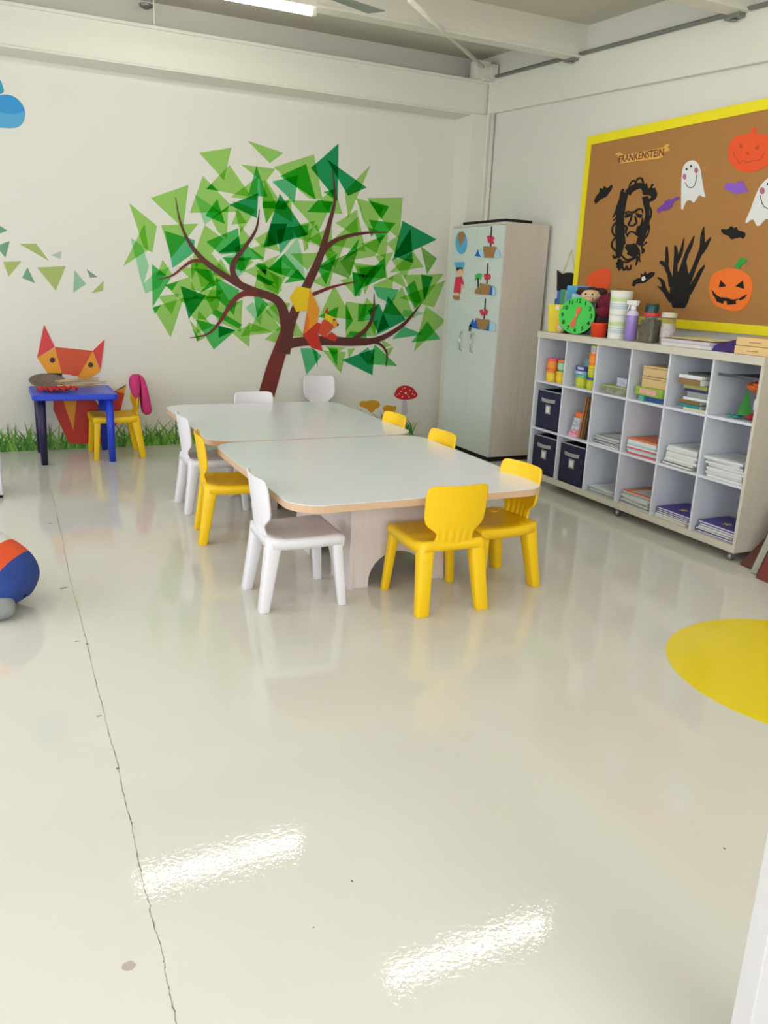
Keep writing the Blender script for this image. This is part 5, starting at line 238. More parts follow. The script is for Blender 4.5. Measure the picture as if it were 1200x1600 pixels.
DOORCUT = {'globe':[('b',[(6.6847,1.8865),(6.6857,1.8562),(6.6964,1.8288),(6.7159,1.8072),(6.7429,1.7934),(6.7742,1.7889),(6.807,1.7942),(6.8384,1.8091),(6.8645,1.8318),(6.8833,1.8603),(6.8926,1.8916),(6.8913,1.9226),(6.8799,1.9502),(6.8596,1.9717),(6.832,1.9849),(6.8005,1.9886),(6.768,1.9827),(6.7372,1.9675),(6.7119,1.945),(6.6938,1.917)]),('n',[(6.8581,1.9422),(6.8344,1.983),(6.7626,1.9832),(6.7215,1.9517),(6.7379,1.9043),(6.7782,1.8846),(6.8025,1.8505),(6.8293,1.8997)])],'boy':[('s',[(6.8528,1.6758),(6.7362,1.6759),(6.7125,1.6271),(6.7544,1.5945),(6.8191,1.5982),(6.8532,1.6333)]),('h',[(6.8525,1.673),(6.7308,1.6787),(6.7322,1.6452),(6.7636,1.6647),(6.8335,1.6405)]),('b',[(6.8939,1.7184),(6.7135,1.7204),(6.7028,1.6828),(6.7359,1.6731),(6.8587,1.6758)]),('r',[(6.8414,1.588),(6.7399,1.5947),(6.6948,1.5363),(6.7092,1.515),(6.7466,1.5355),(6.7409,1.4478),(6.8653,1.4503),(6.8581,1.5336)]),('s',[(6.7379,1.5356),(6.7011,1.5194),(6.6834,1.4944),(6.724,1.4964)]),('s',[(6.8385,1.451),(6.7645,1.4501),(6.7657,1.4144),(6.8429,1.4163)]),('n',[(6.8681,1.4257),(6.7608,1.4217),(6.7509,1.3906),(6.8151,1.3856),(6.8644,1.3969)])],'ship1':[('k',[(6.3032,2.0096),(6.2853,2.0089),(6.2765,1.8401),(6.297,1.8405)]),('r',[(6.356,1.9296),(6.311,1.9386),(6.2867,1.9119),(6.2589,1.9305),(6.2308,1.9103),(6.2543,1.898),(6.2299,1.8689),(6.2751,1.8661),(6.2907,1.886),(6.3275,1.8738),(6.3355,1.8937)]),('c',[(6.5373,1.7602),(6.4847,1.8308),(6.4382,1.8233),(6.3994,1.8293),(6.3813,1.756)]),('d',[(6.5252,1.7709),(6.4842,1.8268),(6.4609,1.7943),(6.4299,1.7632)]),('c',[(6.193,1.8216),(6.1428,1.8182),(6.1038,1.7534),(6.2207,1.7519)]),('n',[(6.3943,1.849),(6.1835,1.8421),(6.2131,1.7518),(6.3576,1.7558)])],'ship2':[('k',[(6.3172,1.7092),(6.3016,1.7091),(6.2928,1.5364),(6.3111,1.536)]),('r',[(6.3617,1.6158),(6.3233,1.6228),(6.3022,1.603),(6.2662,1.6232),(6.2445,1.5969),(6.2639,1.5701),(6.2998,1.5857),(6.3363,1.5665)]),('g',[(6.5029,1.6079),(6.4509,1.6246),(6.3917,1.6223),(6.4028,1.5683),(6.4518,1.5921),(6.4963,1.5602)]),('k',[(6.4593,1.5879),(6.4432,1.5881),(6.4229,1.5001),(6.4472,1.4995)]),('n',[(6.4896,1.4711),(6.4355,1.5134),(6.3897,1.4736),(6.4131,1.4485),(6.4813,1.4507)]),('d',[(6.2502,1.5105),(6.1877,1.521),(6.1564,1.4794),(6.1896,1.4454),(6.2543,1.4476)]),('c',[(6.1949,1.5182),(6.1457,1.4929),(6.145,1.4533),(6.1896,1.4454)]),('n',[(6.4044,1.5412),(6.227,1.5282),(6.2414,1.4479),(6.3859,1.4465)])],'ship3':[('k',[(6.315,1.4147),(6.2993,1.4152),(6.2957,1.2387),(6.3168,1.2375)]),('r',[(6.3938,1.3093),(6.3499,1.3222),(6.3204,1.3017),(6.2818,1.3279),(6.2477,1.3091),(6.2686,1.2715),(6.3102,1.2858),(6.3471,1.2634),(6.3713,1.2828)]),('d',[(6.5534,1.1611),(6.4929,1.2322),(6.4601,1.1948),(6.4307,1.2411),(6.3576,1.1454),(6.5106,1.1567)]),('d',[(6.2633,1.2336),(6.2043,1.2233),(6.1984,1.1449),(6.304,1.1462)]),('c',[(6.2043,1.2233),(6.1184,1.2148),(6.0921,1.156),(6.1984,1.1449)]),('n',[(6.4307,1.2411),(6.2062,1.2368),(6.2466,1.1527),(6.372,1.1514)])]}
HANDLES = [[(6.637,1.1014),(6.6839,1.0591),(6.698,1.0101),(6.6375,0.9292)],[(6.4421,1.1034),(6.4843,1.0665),(6.5009,1.0227),(6.452,0.9314)]]
LOCK = (6.5816,1.1593)
CRACK = [(0.2982,6.0716),(0.2895,5.4639),(0.2823,4.9581),(0.2642,4.2666),(0.2638,3.9799),(0.264,3.701),(0.2631,3.3922),(0.2559,3.0232),(0.2561,2.7871),(0.2549,2.6022),(0.2563,2.3967),(0.2494,2.2363),(0.2504,2.1052),(0.2481,1.987),(0.2436,1.854),(0.2415,1.7926),(0.2447,1.7555),(0.2416,1.7106),(0.2445,1.6329),(0.2445,1.5614),(0.2407,1.5337),(0.2415,1.4863),(0.2402,1.4507),(0.2375,1.3832)]
SPOTS = [((0.2249,3.3924),0.018,0.006),((0.2616,3.3522),0.01,0.02),((0.2382,2.7266),0.024,0.006),((0.2534,2.375),0.012,0.012),((0.2386,5.2072),0.03,0.012),((0.2227,4.0486),0.05,0.012),((0.1689,1.5733),0.036,0.024),((1.767,1.3562),0.008,0.008),((0.7392,1.6339),0.006,0.008),((0.5922,1.5235),0.004,0.004)]
ROD = [(2.507,5.159,3.2),(4.268,7.18,3.448)]
FAN = [(2.307,5.124,3.1),(2.263,5.255,3.1),(1.998,5.284,3.1),(1.857,5.182,3.1),(2.073,5.041,3.1)]
CLOTHP = [[(1.0159,0.5771),(1.0139,0.6303),(1.0237,0.6673),(1.0482,0.6873),(1.0824,0.6891),(1.0914,0.6508),(1.0836,0.5547),(1.0743,0.4775),(1.0539,0.4886),(1.0309,0.5127)],[(1.0793,0.6891),(1.1051,0.6826),(1.127,0.6558),(1.1378,0.6075),(1.1538,0.5267),(1.1865,0.3705),(1.1456,0.3563),(1.1072,0.3465),(1.1004,0.4466),(1.0961,0.5545),(1.0926,0.6295),(1.088,0.6721)]]
TOWEL = [(1.0266,0.662),(1.0638,0.6882),(1.1147,0.6612),(1.1734,0.3906),(1.1136,0.3485)]

# ---------------------------------------------------------------- materials
white_wall = mat('wall_paint', (222, 219, 209), 0.6, var=0.015, nscale=1.5)
steel_white = mat('painted_steel', (224, 221, 208), 0.42, var=0.02)
ceil_m = mat('roof_deck', (206, 201, 184), 0.7, var=0.03)
grey_metal = mat('galvanised', (140, 142, 138), 0.4, metal=0.6, var=0.1, nscale=40)
alu = mat('window_alu', (200, 200, 200), 0.4, metal=0.4)
yellow_pl = mat('yellow_plastic', (250, 203, 4), 0.42, var=0.02, nscale=9)
white_pl = mat('white_plastic', (236, 232, 238), 0.42, var=0.02)
blue_pl = mat('blue_plastic', (30, 66, 214), 0.38, var=0.04)
navy_pl = mat('dark_violet_plastic', (30, 20, 70), 0.38)
laminate = mat('table_laminate', (235, 237, 248), 0.22, var=0.012, nscale=2)
ply = mat('plywood_edge', (214, 180, 146), 0.6, var=0.1, nscale=14, stretch=(1, 1, 30))
washed = mat('white_washed_wood', (226, 214, 212), 0.5, var=0.07, nscale=5, stretch=(9, 9, .6))
cab_white = mat('cabinet_door_white', (205, 213, 208), 0.32, var=0.02, nscale=2)
cab_wood = mat('cabinet_pale_oak', (206, 196, 184), 0.5, rgb2=(190, 180, 168), nscale=4, stretch=(7, 7, .45))
shelf_in = mat('shelf_white', (214, 217, 226), 0.45, var=0.02)
shelf_out = mat('shelf_pale_oak', (210, 204, 190), 0.5, rgb2=(196, 189, 174), nscale=4, stretch=(6, .6, 6))
black = mat('black', (15, 13, 13), 0.85)
chrome = mat('chrome', (190, 190, 190), 0.22, metal=1)

def floor_material():
    m = bpy.data.materials.new('epoxy_floor'); m.use_nodes = True
    nt = m.node_tree; b = nt.nodes['Principled BSDF']
    tc = nt.nodes.new('ShaderNodeTexCoord')
    n1 = nt.nodes.new('ShaderNodeTexNoise'); n1.inputs['Scale'].default_value = 1.1; n1.inputs['Detail'].default_value = 4
    mx = nt.nodes.new('ShaderNodeMix'); mx.data_type = 'RGBA'
    mx.inputs[6].default_value = (*lin((213, 210.5, 201)), 1); mx.inputs[7].default_value = (*lin((221, 218.5, 210)), 1)
    nt.links.new(tc.outputs['Object'], n1.inputs['Vector']); nt.links.new(n1.outputs['Fac'], mx.inputs[0]); nt.links.new(mx.outputs[2], b.inputs['Base Color'])
    b.inputs['Roughness'].default_value = 0.03
    b.inputs['Specular IOR Level'].default_value = 0.5
    n2 = nt.nodes.new('ShaderNodeTexNoise'); n2.inputs['Scale'].default_value = 72; n2.inputs['Detail'].default_value = 2.5
    bp = nt.nodes.new('ShaderNodeBump'); bp.inputs['Strength'].default_value = 0.19; bp.inputs['Distance'].default_value = 0.0013
    nt.links.new(tc.outputs['Object'], n2.inputs['Vector']); nt.links.new(n2.outputs['Fac'], bp.inputs['Height']); nt.links.new(bp.outputs[0], b.inputs['Normal'])
    return m

# ---------------------------------------------------------------- room shell
XL, XR, YB, YF = -3.5, 4.42, 7.5, -2.0
def zc(y): return 3.52+0.045*(y-5.9)
floor = struct(MB().box(XL-.2, YF-.2, -.15, XR+.2, YB+.2, 0).build('floor', floor_material()))
mb = MB(); mb.hexa([(XL-.2, YF-.2, zc(YF)), (XR+.2, YF-.2, zc(YF)), (XR+.2, YB+.2, zc(YB)), (XL-.2, YB+.2, zc(YB))],
                   [(XL-.2, YF-.2, zc(YF)+.1), (XR+.2, YF-.2, zc(YF)+.1), (XR+.2, YB+.2, zc(YB)+.1), (XL-.2, YB+.2, zc(YB)+.1)])
struct(mb.build('ceiling', ceil_m))
struct(MB().box(XL-.2, YB, 0, XR+.2, YB+.2, 3.7).build('wall_back', white_wall))
struct(MB().box(XR, YF-.2, 0, XR+.2, YB, 3.7).build('wall_right', white_wall))
# left wall and rear wall with window openings
def holed(axis, c0, c1, lo, hi, holes, name):
    mb = MB(); cuts = sorted(holes); a = lo
    for h0, h1, z0, z1 in cuts:
        for (p, q, r, s_) in ((a, h0, 0, 3.7), (h0, h1, 0, z0), (h0, h1, z1, 3.7)):
            if axis == 'x': mb.box(c0, p, r, c1, q, s_)
            else: mb.box(p, c0, r, q, c1, s_)
        a = h1
    if axis == 'x': mb.box(c0, a, 0, c1, hi, 3.7)
    else: mb.box(a, c0, 0, hi, c1, 3.7)
    return struct(mb.build(name, white_wall))
holed('x', XL-.2, XL, YF-.2, YB, [(-.5, 1.7, .8, 2.7), (2.3, 6.9, .8, 2.7)], 'wall_left')
holed('y', YF-.2, YF, XL, XR, [(-2.6, 1.8, .5, 2.7)], 'wall_rear')
glass = mat('window_glass', (235, 240, 245), 0.05, trans=1.0, alpha=0.25)
for n, (p0, p1, z0, z1, ax) in enumerate([(-.5, 1.7, .8, 2.7, 'x'), (2.3, 6.9, .8, 2.7, 'x'), (-2.6, 1.8, .5, 2.7, 'y')]):
    mb = MB(); g = MB()
    k = 3 if p1-p0 > 3 else 2
    for i in range(k+1):
        c = p0+(p1-p0)*i/k; c = min(max(c, p0+.03), p1-.03)
        if ax == 'x': mb.box(XL-.14, c-.03, z0, XL-.08, c+.03, z1)
        else: mb.box(c-.03, YF-.14, z0, c+.03, YF-.08, z1)
    for z in (z0, z1-.06):
        if ax == 'x': mb.box(XL-.14, p0, z, XL-.08, p1, z+.06)
        else: mb.box(p0, YF-.14, z, p1, YF-.08, z+.06)
    if ax == 'x': g.box(XL-.112, p0, z0, XL-.108, p1, z1)
    else: g.box(p0, YF-.112, z0, p1, YF-.108, z1)
    fr = struct(mb.build('window_%d' % (n+1), alu)); g.build('pane', glass, fr)

# steel frame: edge beams, cross beams, corner column
struct(MB().box(XL, 7.22, 3.055, 4.376, 7.5, 3.335).box(XL, 7.195, 3.32, 4.376, 7.5, 3.345).box(XL, 7.205, 3.045, 4.376, 7.5, 3.06).build('trim_1', steel_white, bevel=.004))
mb = MB()
def zr(y, z7, sl): return z7+sl*(y-7.17)
for (x0, zb, zt) in ((4.375, 3.071, 3.36),):
    b_ = [(x0, YF, zr(YF, zb, .056)), (XR, YF, zr(YF, zb, .056)), (XR, 7.2, zr(7.2, zb, .056)), (x0, 7.2, zr(7.2, zb, .056))]
    t_ = [(x0, YF, zr(YF, zt, .052)), (XR, YF, zr(YF, zt, .052)), (XR, 7.2, zr(7.2, zt, .052)), (x0, 7.2, zr(7.2, zt, .052))]
    mb.hexa(b_, t_)
struct(mb.build('trim_2', steel_white, bevel=.004))
def cross_beam(n, y, zb):
    zt = zc(y)-.001
    mb = MB().box(XL, y, zb, XR, y+.012, zt).box(XL, y-.05, zb, XR, y+.07, zb+.016)
    mb.box(XL, y+.0, zb, XR, y+.02, zt)
    return struct(mb.build('trim_%d' % n, steel_white))
def cross_beam2(n, y, zb):
    return struct(MB().box(XL, y, zb, XR, y+.10, zc(y)-.001).box(XL, y-.012, zb-.012, XR, y+.112, zb+.004).build('trim_%d' % n, steel_white))
cross_beam2(3, 5.87, 3.29)
cross_beam2(4, 4.22, 3.215)
cross_beam2(5, 2.4, 3.14)
cross_beam2(6, .5, 3.05)
struct(MB().box(4.19, 7.2, 0, 4.42, 7.5, 3.06).box(4.355, 7.18, 0, 4.42, 7.2, 3.4).build('trim_7', steel_white, bevel=.005))

col_pipe = tag(MB().tube([(4.395, 7.155, .01), (4.395, 7.155, 3.34)], .02, 12).tube([(4.395, 7.155, 3.34), (4.395, 7.13, 3.36), (4.395, 7.10, 3.37)], .02).build('downpipe', steel_white, smooth=True), 'thin white vertical pipe running down the corner of the two walls', 'pipe')
# gusset box and bracing rod
t = thing('brace_bracket', 'white steel box bracket on top of the corner column', 'bracket', (4.27, 7.2, 3.345))
MB().box(-.09, -.05, 0, .06, .06, .15).build('bracket_box', steel_white, t, bevel=.004)
MB().box(.06, -.07, -.01, .13, .02, .13).box(-.02, -.08, -.012, .15, .0, .0).build('gusset_plate', steel_white, t, bevel=.003)
tag(MB().tube([ROD[0], ROD[1]], .017, 10).ball(ROD[1], .024).build('bracing_rod', steel_white, smooth=True), 'thin white diagonal bracing rod slanting up from the corner bracket', 'rod')
t = thing('hanger_rod', 'thin pale upright hanger rod standing on the back beam at top left', 'rod', (1.325, 7.21, 3.345))
MB().tube([(0, 0, 0), (0, 0, .215)], .007).build('rod', steel_white, t, smooth=True)
MB().lathe([(.02, .12), (.05, .135), (.055, .15), (.02, .16)], 16, (-.05, .05, 0)).build('clamp', grey_metal, t, smooth=True)
# conduit with two junction boxes on the right edge beam
def zcond(y): return 3.356+.052*(y-7.01)-.004
t = thing('electrical_conduit', 'grey metal electrical conduit along the top of the right-hand beam', 'conduit', (4.36, 0, 0))
MB().tube([(0, y, zcond(y)+.012) for y in (1.0, 3.0, 5.0, 7.1)], .013, 10).build('pipe', grey_metal, t, smooth=True)
for y in (5.95, 4.30):
    MB().box(-.05, y-.06, zcond(y)-.035, .012, y+.06, zcond(y)+.05).lathe([(.02, 0), (.02, .012)], 12, (-.02, y, zcond(y)-.047)).build('junction_box', grey_metal, t, bevel=.006)

# fluorescent tubes: batten + glowing tube, on the beams
tube_m = mat('glowing_tube', (255, 255, 255), 0.4, emit=26, ecol=(1, .985, .93))
def batten(x0, x1, y, z, label, group=None):
    t = thing('fluorescent_light', label, 'ceiling light', ((x0+x1)/2, y, z), 0, group)
    h = (x1-x0)/2
    MB().box(-h, -.03, .028, h, .03, .075).build('housing', steel_white, t, bevel=.004)
    MB().tube([(-h+.03, 0, 0), (h-.03, 0, 0)], .021, 12).build('tube', tube_m, t, smooth=True)
    for s_ in (-1, 1):
        MB().box(s_*h-.03, -.02, -.02, s_*h+.0, .02, .03).build('end_cap', steel_white, t, bevel=.003)
    return t
batten(.72, 2.12, 5.78, 3.215, 'lit fluorescent tube at the top left, just in front of the cross beam')
batten(2.16, 3.54, 4.14, 3.20, 'lit fluorescent tube behind the top edge, mirrored low on the floor')
batten(-1.7, -.3, 4.14, 3.20, 'lit fluorescent tube outside the frame above the left side of the room')
batten(-1.7, -.3, 1.9, 3.10, 'lit fluorescent tube outside the frame nearest the rear wall, left')
batten(2.0, 3.4, 1.9, 3.10, 'lit fluorescent tube outside the frame nearest the rear wall, right')

# ceiling fan: only a blade tip shows
blade_m = mat('fan_blade_grey', (150, 152, 150), 0.35, metal=.5)
t = thing('ceiling_fan', 'grey ceiling fan whose blade tip reaches in beside the lit tube', 'fan', (1.48, 4.92, 3.1))
MB().lathe([(.02, .36), (.02, .1), (.09, .09), (.11, .03), (.10, -.03), (.03, -.06)], 20).build('motor', blade_m, t, smooth=True)
for k in range(3):
    a = radians(18.5)+k*2*pi/3
    bl = MB().hexa([(.1, -.05, 0), (.87, -.075, .0), (.86, .072, .012), (.1, .06, .02)], [(.1, -.05, .006), (.87, -.075, .006), (.86, .072, .018), (.1, .06, .026)])
    o = bl.build('blade', blade_m, t, bevel=.002); o.rotation_euler = (0, 0, a)

# door frame at the lower right, next to the camera
wd = mat('white_door_frame', (196, 192, 192), .4)
df = struct(MB().box(1.085, .722, 0, 1.15, .76, 2.2).box(1.15, .722, 2.14, 1.36, .76, 2.2).build('door_1', wd, bevel=.002))
MB().box(1.152, .73, .004, 1.36, .752, 2.138).build('door_leaf', mat('door_leaf_white', (200, 208, 226), .35), df, bevel=.003)

# low white cupboard whose edge shows at the left
t = thing('white_cupboard', 'edge of a plain white cupboard at the far left of the room', 'cupboard', (-.325, 6.08, 0))
MB().box(-.33, -.2, .03, .315, .2, .87).build('body', shelf_in, t, bevel=.004)
MB().box(-.32, -.215, .05, -.01, -.2, .86).build('door', shelf_in, t, bevel=.003)
MB().box(.0, -.215, .05, .31, -.2, .86).build('door', shelf_in, t, bevel=.003)
MB().box(-.3, -.15, 0, .31, .15, .03).build('plinth', black, t)

# crack and chips in the floor
crk = MB(); pts = []
for i in range(len(CRACK)-1):
    a, b_ = CRACK[i], CRACK[i+1]
    for k in range(6):
        f = k/6; pts.append((a[0]+(b_[0]-a[0])*f+random.uniform(-.0022, .0022), a[1]+(b_[1]-a[1])*f))
pts.append(CRACK[-1]); prev = .0008
for i in range(len(pts)-1):
    (x0, y0), (x1, y1) = pts[i], pts[i+1]; wn = random.choice([.0004, .0006, .0009, .0014])
    crk.add([(x0-prev, y0, .0006), (x0+prev, y0, .0006), (x1+wn, y1, .0006), (x1-wn, y1, .0006)], [(0, 1, 2, 3)]); prev = wn
crk.build('crack', mat('crack_dirt', (120, 114, 100), .9), floor)
for (x, y), w_, h_ in SPOTS:
    sp = MB(); sp.prism([(x+w_/2*cos(a)*random.uniform(.75, 1.1), y+h_*.6*sin(a)*random.uniform(.75, 1.1)) for a in [i*pi/5 for i in range(10)]], lambda a, b, t: (a, b, t), .0004, .0009)
    sp.build('chip', mat('floor_chip_pale', (182, 168, 160), .8) if w_ > .033 and h_ > .02 else mat('floor_chip', (132, 122, 110), .8), floor)
# yellow circle on the floor
yc = MB().prism([(3.0+.577*cos(i*2*pi/96), 2.048+.577*sin(i*2*pi/96)) for i in range(96)], lambda a, b, t: (a, b, t), .0003, .0012)
tag(yc.build('floor_circle', mat('yellow_floor_paint', (240, 214, 6), .16, var=.03, nscale=2)), 'big yellow painted circle on the floor at the right', 'floor marking')

# ---------------------------------------------------------------- wall stickers
bw = lambda a, b, t: (a, YB-t, b)
G = {'l': film('leaf_light', (.62, .86, .44)), 'm': film('leaf_green', (.32, .78, .40)), 'g': film('leaf_bright', (.24, .76, .27)),
     'd': film('leaf_dark', (.16, .62, .38)), 't': film('leaf_teal', (.34, .78, .53)), 'p': film('leaf_pale', (.63, .90, .71)), 'o': film('leaf_olive', (.48, .73, .36))}
tree = thing('tree_mural', 'wall sticker of a big tree with brown branches and green triangle leaves', 'wall sticker')
tones = {}
for i, (c, poly) in enumerate(LEAVES): tones.setdefault(c, []).append((i, poly))
for c, lst in tones.items():
    mb = MB()
    for i, poly in lst: mb.prism(poly, bw, .001+i*.00003, .001+i*.00003)
    mb.build('foliage', G[c], tree, label={'l': 'light green leaf triangles', 'm': 'mid green leaf triangles', 'g': 'bright green leaf triangles', 'd': 'dark green leaf triangles', 't': 'teal green leaf triangles', 'p': 'pale mint leaf triangles', 'o': 'olive green leaf triangles'}[c])
brown = mat('bark_brown', (74, 36, 30), .5, rgb2=(96, 34, 28), nscale=5); redbrown = mat('bark_red', (112, 34, 26), .5)
for i, (c, L, R) in enumerate(BRANCHES):
    MB().strip(L, R, bw, .0066+i*.0001, .0066+i*.0001).build('trunk' if i == 0 else 'branch', brown if c == 'k' else redbrown, tree, weld=True)
CM = {'y': mat('sticker_yellow', (232, 196, 10), .5), 'o': mat('sticker_orange', (228, 150, 26), .5), 'q': mat('sticker_deep_orange', (222, 116, 26), .5), 'r': mat('sticker_red', (196, 44, 24), .5),
      'a': mat('sticker_vermilion', (204, 74, 34), .5), 'e': mat('sticker_crimson', (208, 56, 56), .5), 'k': mat('sticker_dark', (42, 24, 20), .5), 'w': mat('sticker_cream', (226, 222, 214), .5), 'b': mat('sticker_brown', (70, 44, 24), .5)}
sq = thing('squirrel_mural', 'wall sticker of an orange and red squirrel with a yellow tail tip', 'wall sticker')
nm = ['tail', 'tail', 'tail', 'body', 'head', 'head', 'face', 'ear', 'paw', 'eye', 'nose']
for i, (c, poly) in enumerate(SQUIRREL): MB().prism(poly, bw, .0082+i*.0002, .0082+i*.0002).build(nm[i], CM[c], sq)
fox = thing('fox_mural', 'wall sticker of a red and orange fox with pointed ears behind the blue table', 'wall sticker')
nm = ['ear', 'ear', 'face', 'face', 'face', 'cheek', 'muzzle', 'cheek', 'body', 'chest', 'tail_stripe', 'tail', 'tail_tip', 'tail_tip', 'eye', 'eye']
for i, (c, poly) in enumerate(FOX):
    off = .0048+i*.0002 if i not in (8,) else .0042
    MB().prism(poly, bw, off, off).build(nm[i], CM['r'] if (c == 'a' and i == 11) else CM[c], fox)
ts = thing('toadstool_mural', 'wall sticker of a red toadstool with white spots on a pale stem', 'wall sticker')
CM['s'] = mat('stem_lilac', (196, 186, 194), .5)
MB().prism(rounded(TOADSTOOL[0][1]), bw, .003, .003).build('cap', mat('cap_red', (196, 26, 40), .5), ts)
MB().prism(TOADSTOOL[1][1], bw, .002, .002).build('stem', CM['s'], ts)
mb = MB()
for c, poly in TOADSTOOL[2:]: mb.prism(poly, bw, .0034, .0034)
mb.build('spots', CM['w'], ts)
ochre = mat('mushroom_ochre', (214, 158, 28), .5, rgb2=(196, 134, 20), nscale=12)
for poly, lab in zip(CHANT, ('largest of the three ochre mushroom stickers, left of the red toadstool', 'middle ochre mushroom sticker just left of the red toadstool', 'smallest ochre mushroom sticker, low between the two bigger ones')):
    tag(MB().prism(rounded(poly), bw, .002, .002).build('mushroom_mural', ochre), lab, 'wall sticker')
bln = thing('blown_leaves_mural', 'wall sticker of loose green triangle leaves blowing away at the left', 'wall sticker')
for c, poly in BLOWN: MB().prism(poly, bw, .002, .002).build('leaf', {'l': mat('leaf_sage', (160, 176, 96), .5), 'd': mat('leaf_moss', (100, 154, 112), .5), 's': mat('leaf_mist', (172, 190, 172), .5), 'p': mat('leaf_mint', (140, 184, 152), .5), 'k': mat('leaf_smoke', (116, 148, 130), .5)}[c], bln)
cld = thing('cloud_mural', 'blue cloud wall sticker cut by the left edge of the picture', 'wall sticker')
MB().prism(rounded(CLOUD[0][1]), bw, .0015, .0015).build('cloud_lobe', mat('cloud_teal', (22, 150, 184), .4), cld)
MB().prism(rounded(CLOUD[1][1]), bw, .002, .002).build('cloud_lobe', mat('cloud_blue', (14, 138, 200), .4), cld)
MB().prism(rounded(CLOUD[2][1]), bw, .0025, .0025).build('cloud_underside', mat('cloud_light', (70, 158, 204), .4), cld)
# grass along the foot of the back wall
g = MB()
for i in range(1500):
    x = random.uniform(-.5, 3.9); h = random.uniform(.05, .15) if random.random() < .75 else random.uniform(.14, .25)
    wd_ = random.uniform(.010, .02); lean = random.uniform(-.12, .12)*h/.15; t_ = .001+.000002*i; z0 = 0 if random.random() < .5 else random.uniform(0, .05)
    mi = random.randrange(3)
    P = [(x-wd_/2, z0), (x+wd_/2, z0), (x+wd_*.4+lean*.35, z0+h*.55), (x+lean, z0+h), (x-wd_*.4+lean*.3, z0+h*.5)]
    g.prism(P, bw, t_, t_, mi)
go = g.build('grass_mural', [mat('grass_deep', (52, 112, 26), .5), mat('grass_mid', (84, 146, 34), .5), mat('grass_pale', (128, 176, 66), .5)])
tag(go, 'green grass sticker strip along the foot of the mural wall', 'wall sticker'); go['kind'] = 'stuff'

# ---------------------------------------------------------------- tables
def rrect(x0, y0, x1, y1, r, n=8):
    out = []
    for cx, cy, a0 in ((x1-r, y1-r, 0), (x0+r, y1-r, 90), (x0+r, y0+r, 180), (x1-r, y0+r, 270)):
        for k in range(n+1):
            a = radians(a0+90*k/n); out.append((cx+r*cos(a), cy+r*sin(a)))
    return out
def play_table(cx, cy, w_, d_, label, group):
    t = thing('classroom_table', label, 'table', (cx, cy, 0), 0, group)
    fl = lambda a, b, z: (a, b, z)
    o = MB().prism(rrect(-w_/2, -d_/2, w_/2, d_/2, .16, 10), fl, .512, .547).build('tabletop', ply, t, bevel=.003)
    MB().prism(rrect(-w_/2+.001, -d_/2+.001, w_/2-.001, d_/2-.001, .16, 10), fl, .547, .550).build('laminate_sheet', laminate, t)
    # arched pedestal: four flared panels
    for ang, half, off in ((0, .265, .40), (pi, .265, .40), (pi/2, .40, .265), (-pi/2, .40, .265)):
        n = 14; r = .165; H = .512; fl_ = 1.05
        out = [(-half*fl_, 0), (-r, 0)]+[(-r*cos(pi*k/n), .02+.155*sin(pi*k/n)) for k in range(n+1)]+[(r, 0), (half*fl_, 0), (half*.95, H), (-half*.95, H)]
        mb = MB()
        def m3(a, b, tt, ang=ang, off=off, H=H):
            f = off*(1.03-.06*b/H)-tt
            return (a*cos(ang)+f*sin(ang), a*sin(ang)-f*cos(ang), b)
        mb.prism(out, m3, 0, .018); mb.build('pedestal_panel', washed, t)
    for sx in (-1, 1):
        for sy in (-1, 1):
            MB().lathe([(.012, -.001), (.014, .012), (.006, .014), (.006, .04)], 10, (sx*.262, sy*.397, 0)).build('levelling_foot', chrome, t)
    return t
play_table(1.815, 3.995, 1.37, 1.50, 'nearer of the two pushed-together pale classroom tables with arched pedestals', None)
play_table(1.825, 5.53, 1.39, 1.50, 'farther of the two pushed-together pale classroom tables, nearest the tree mural', None)

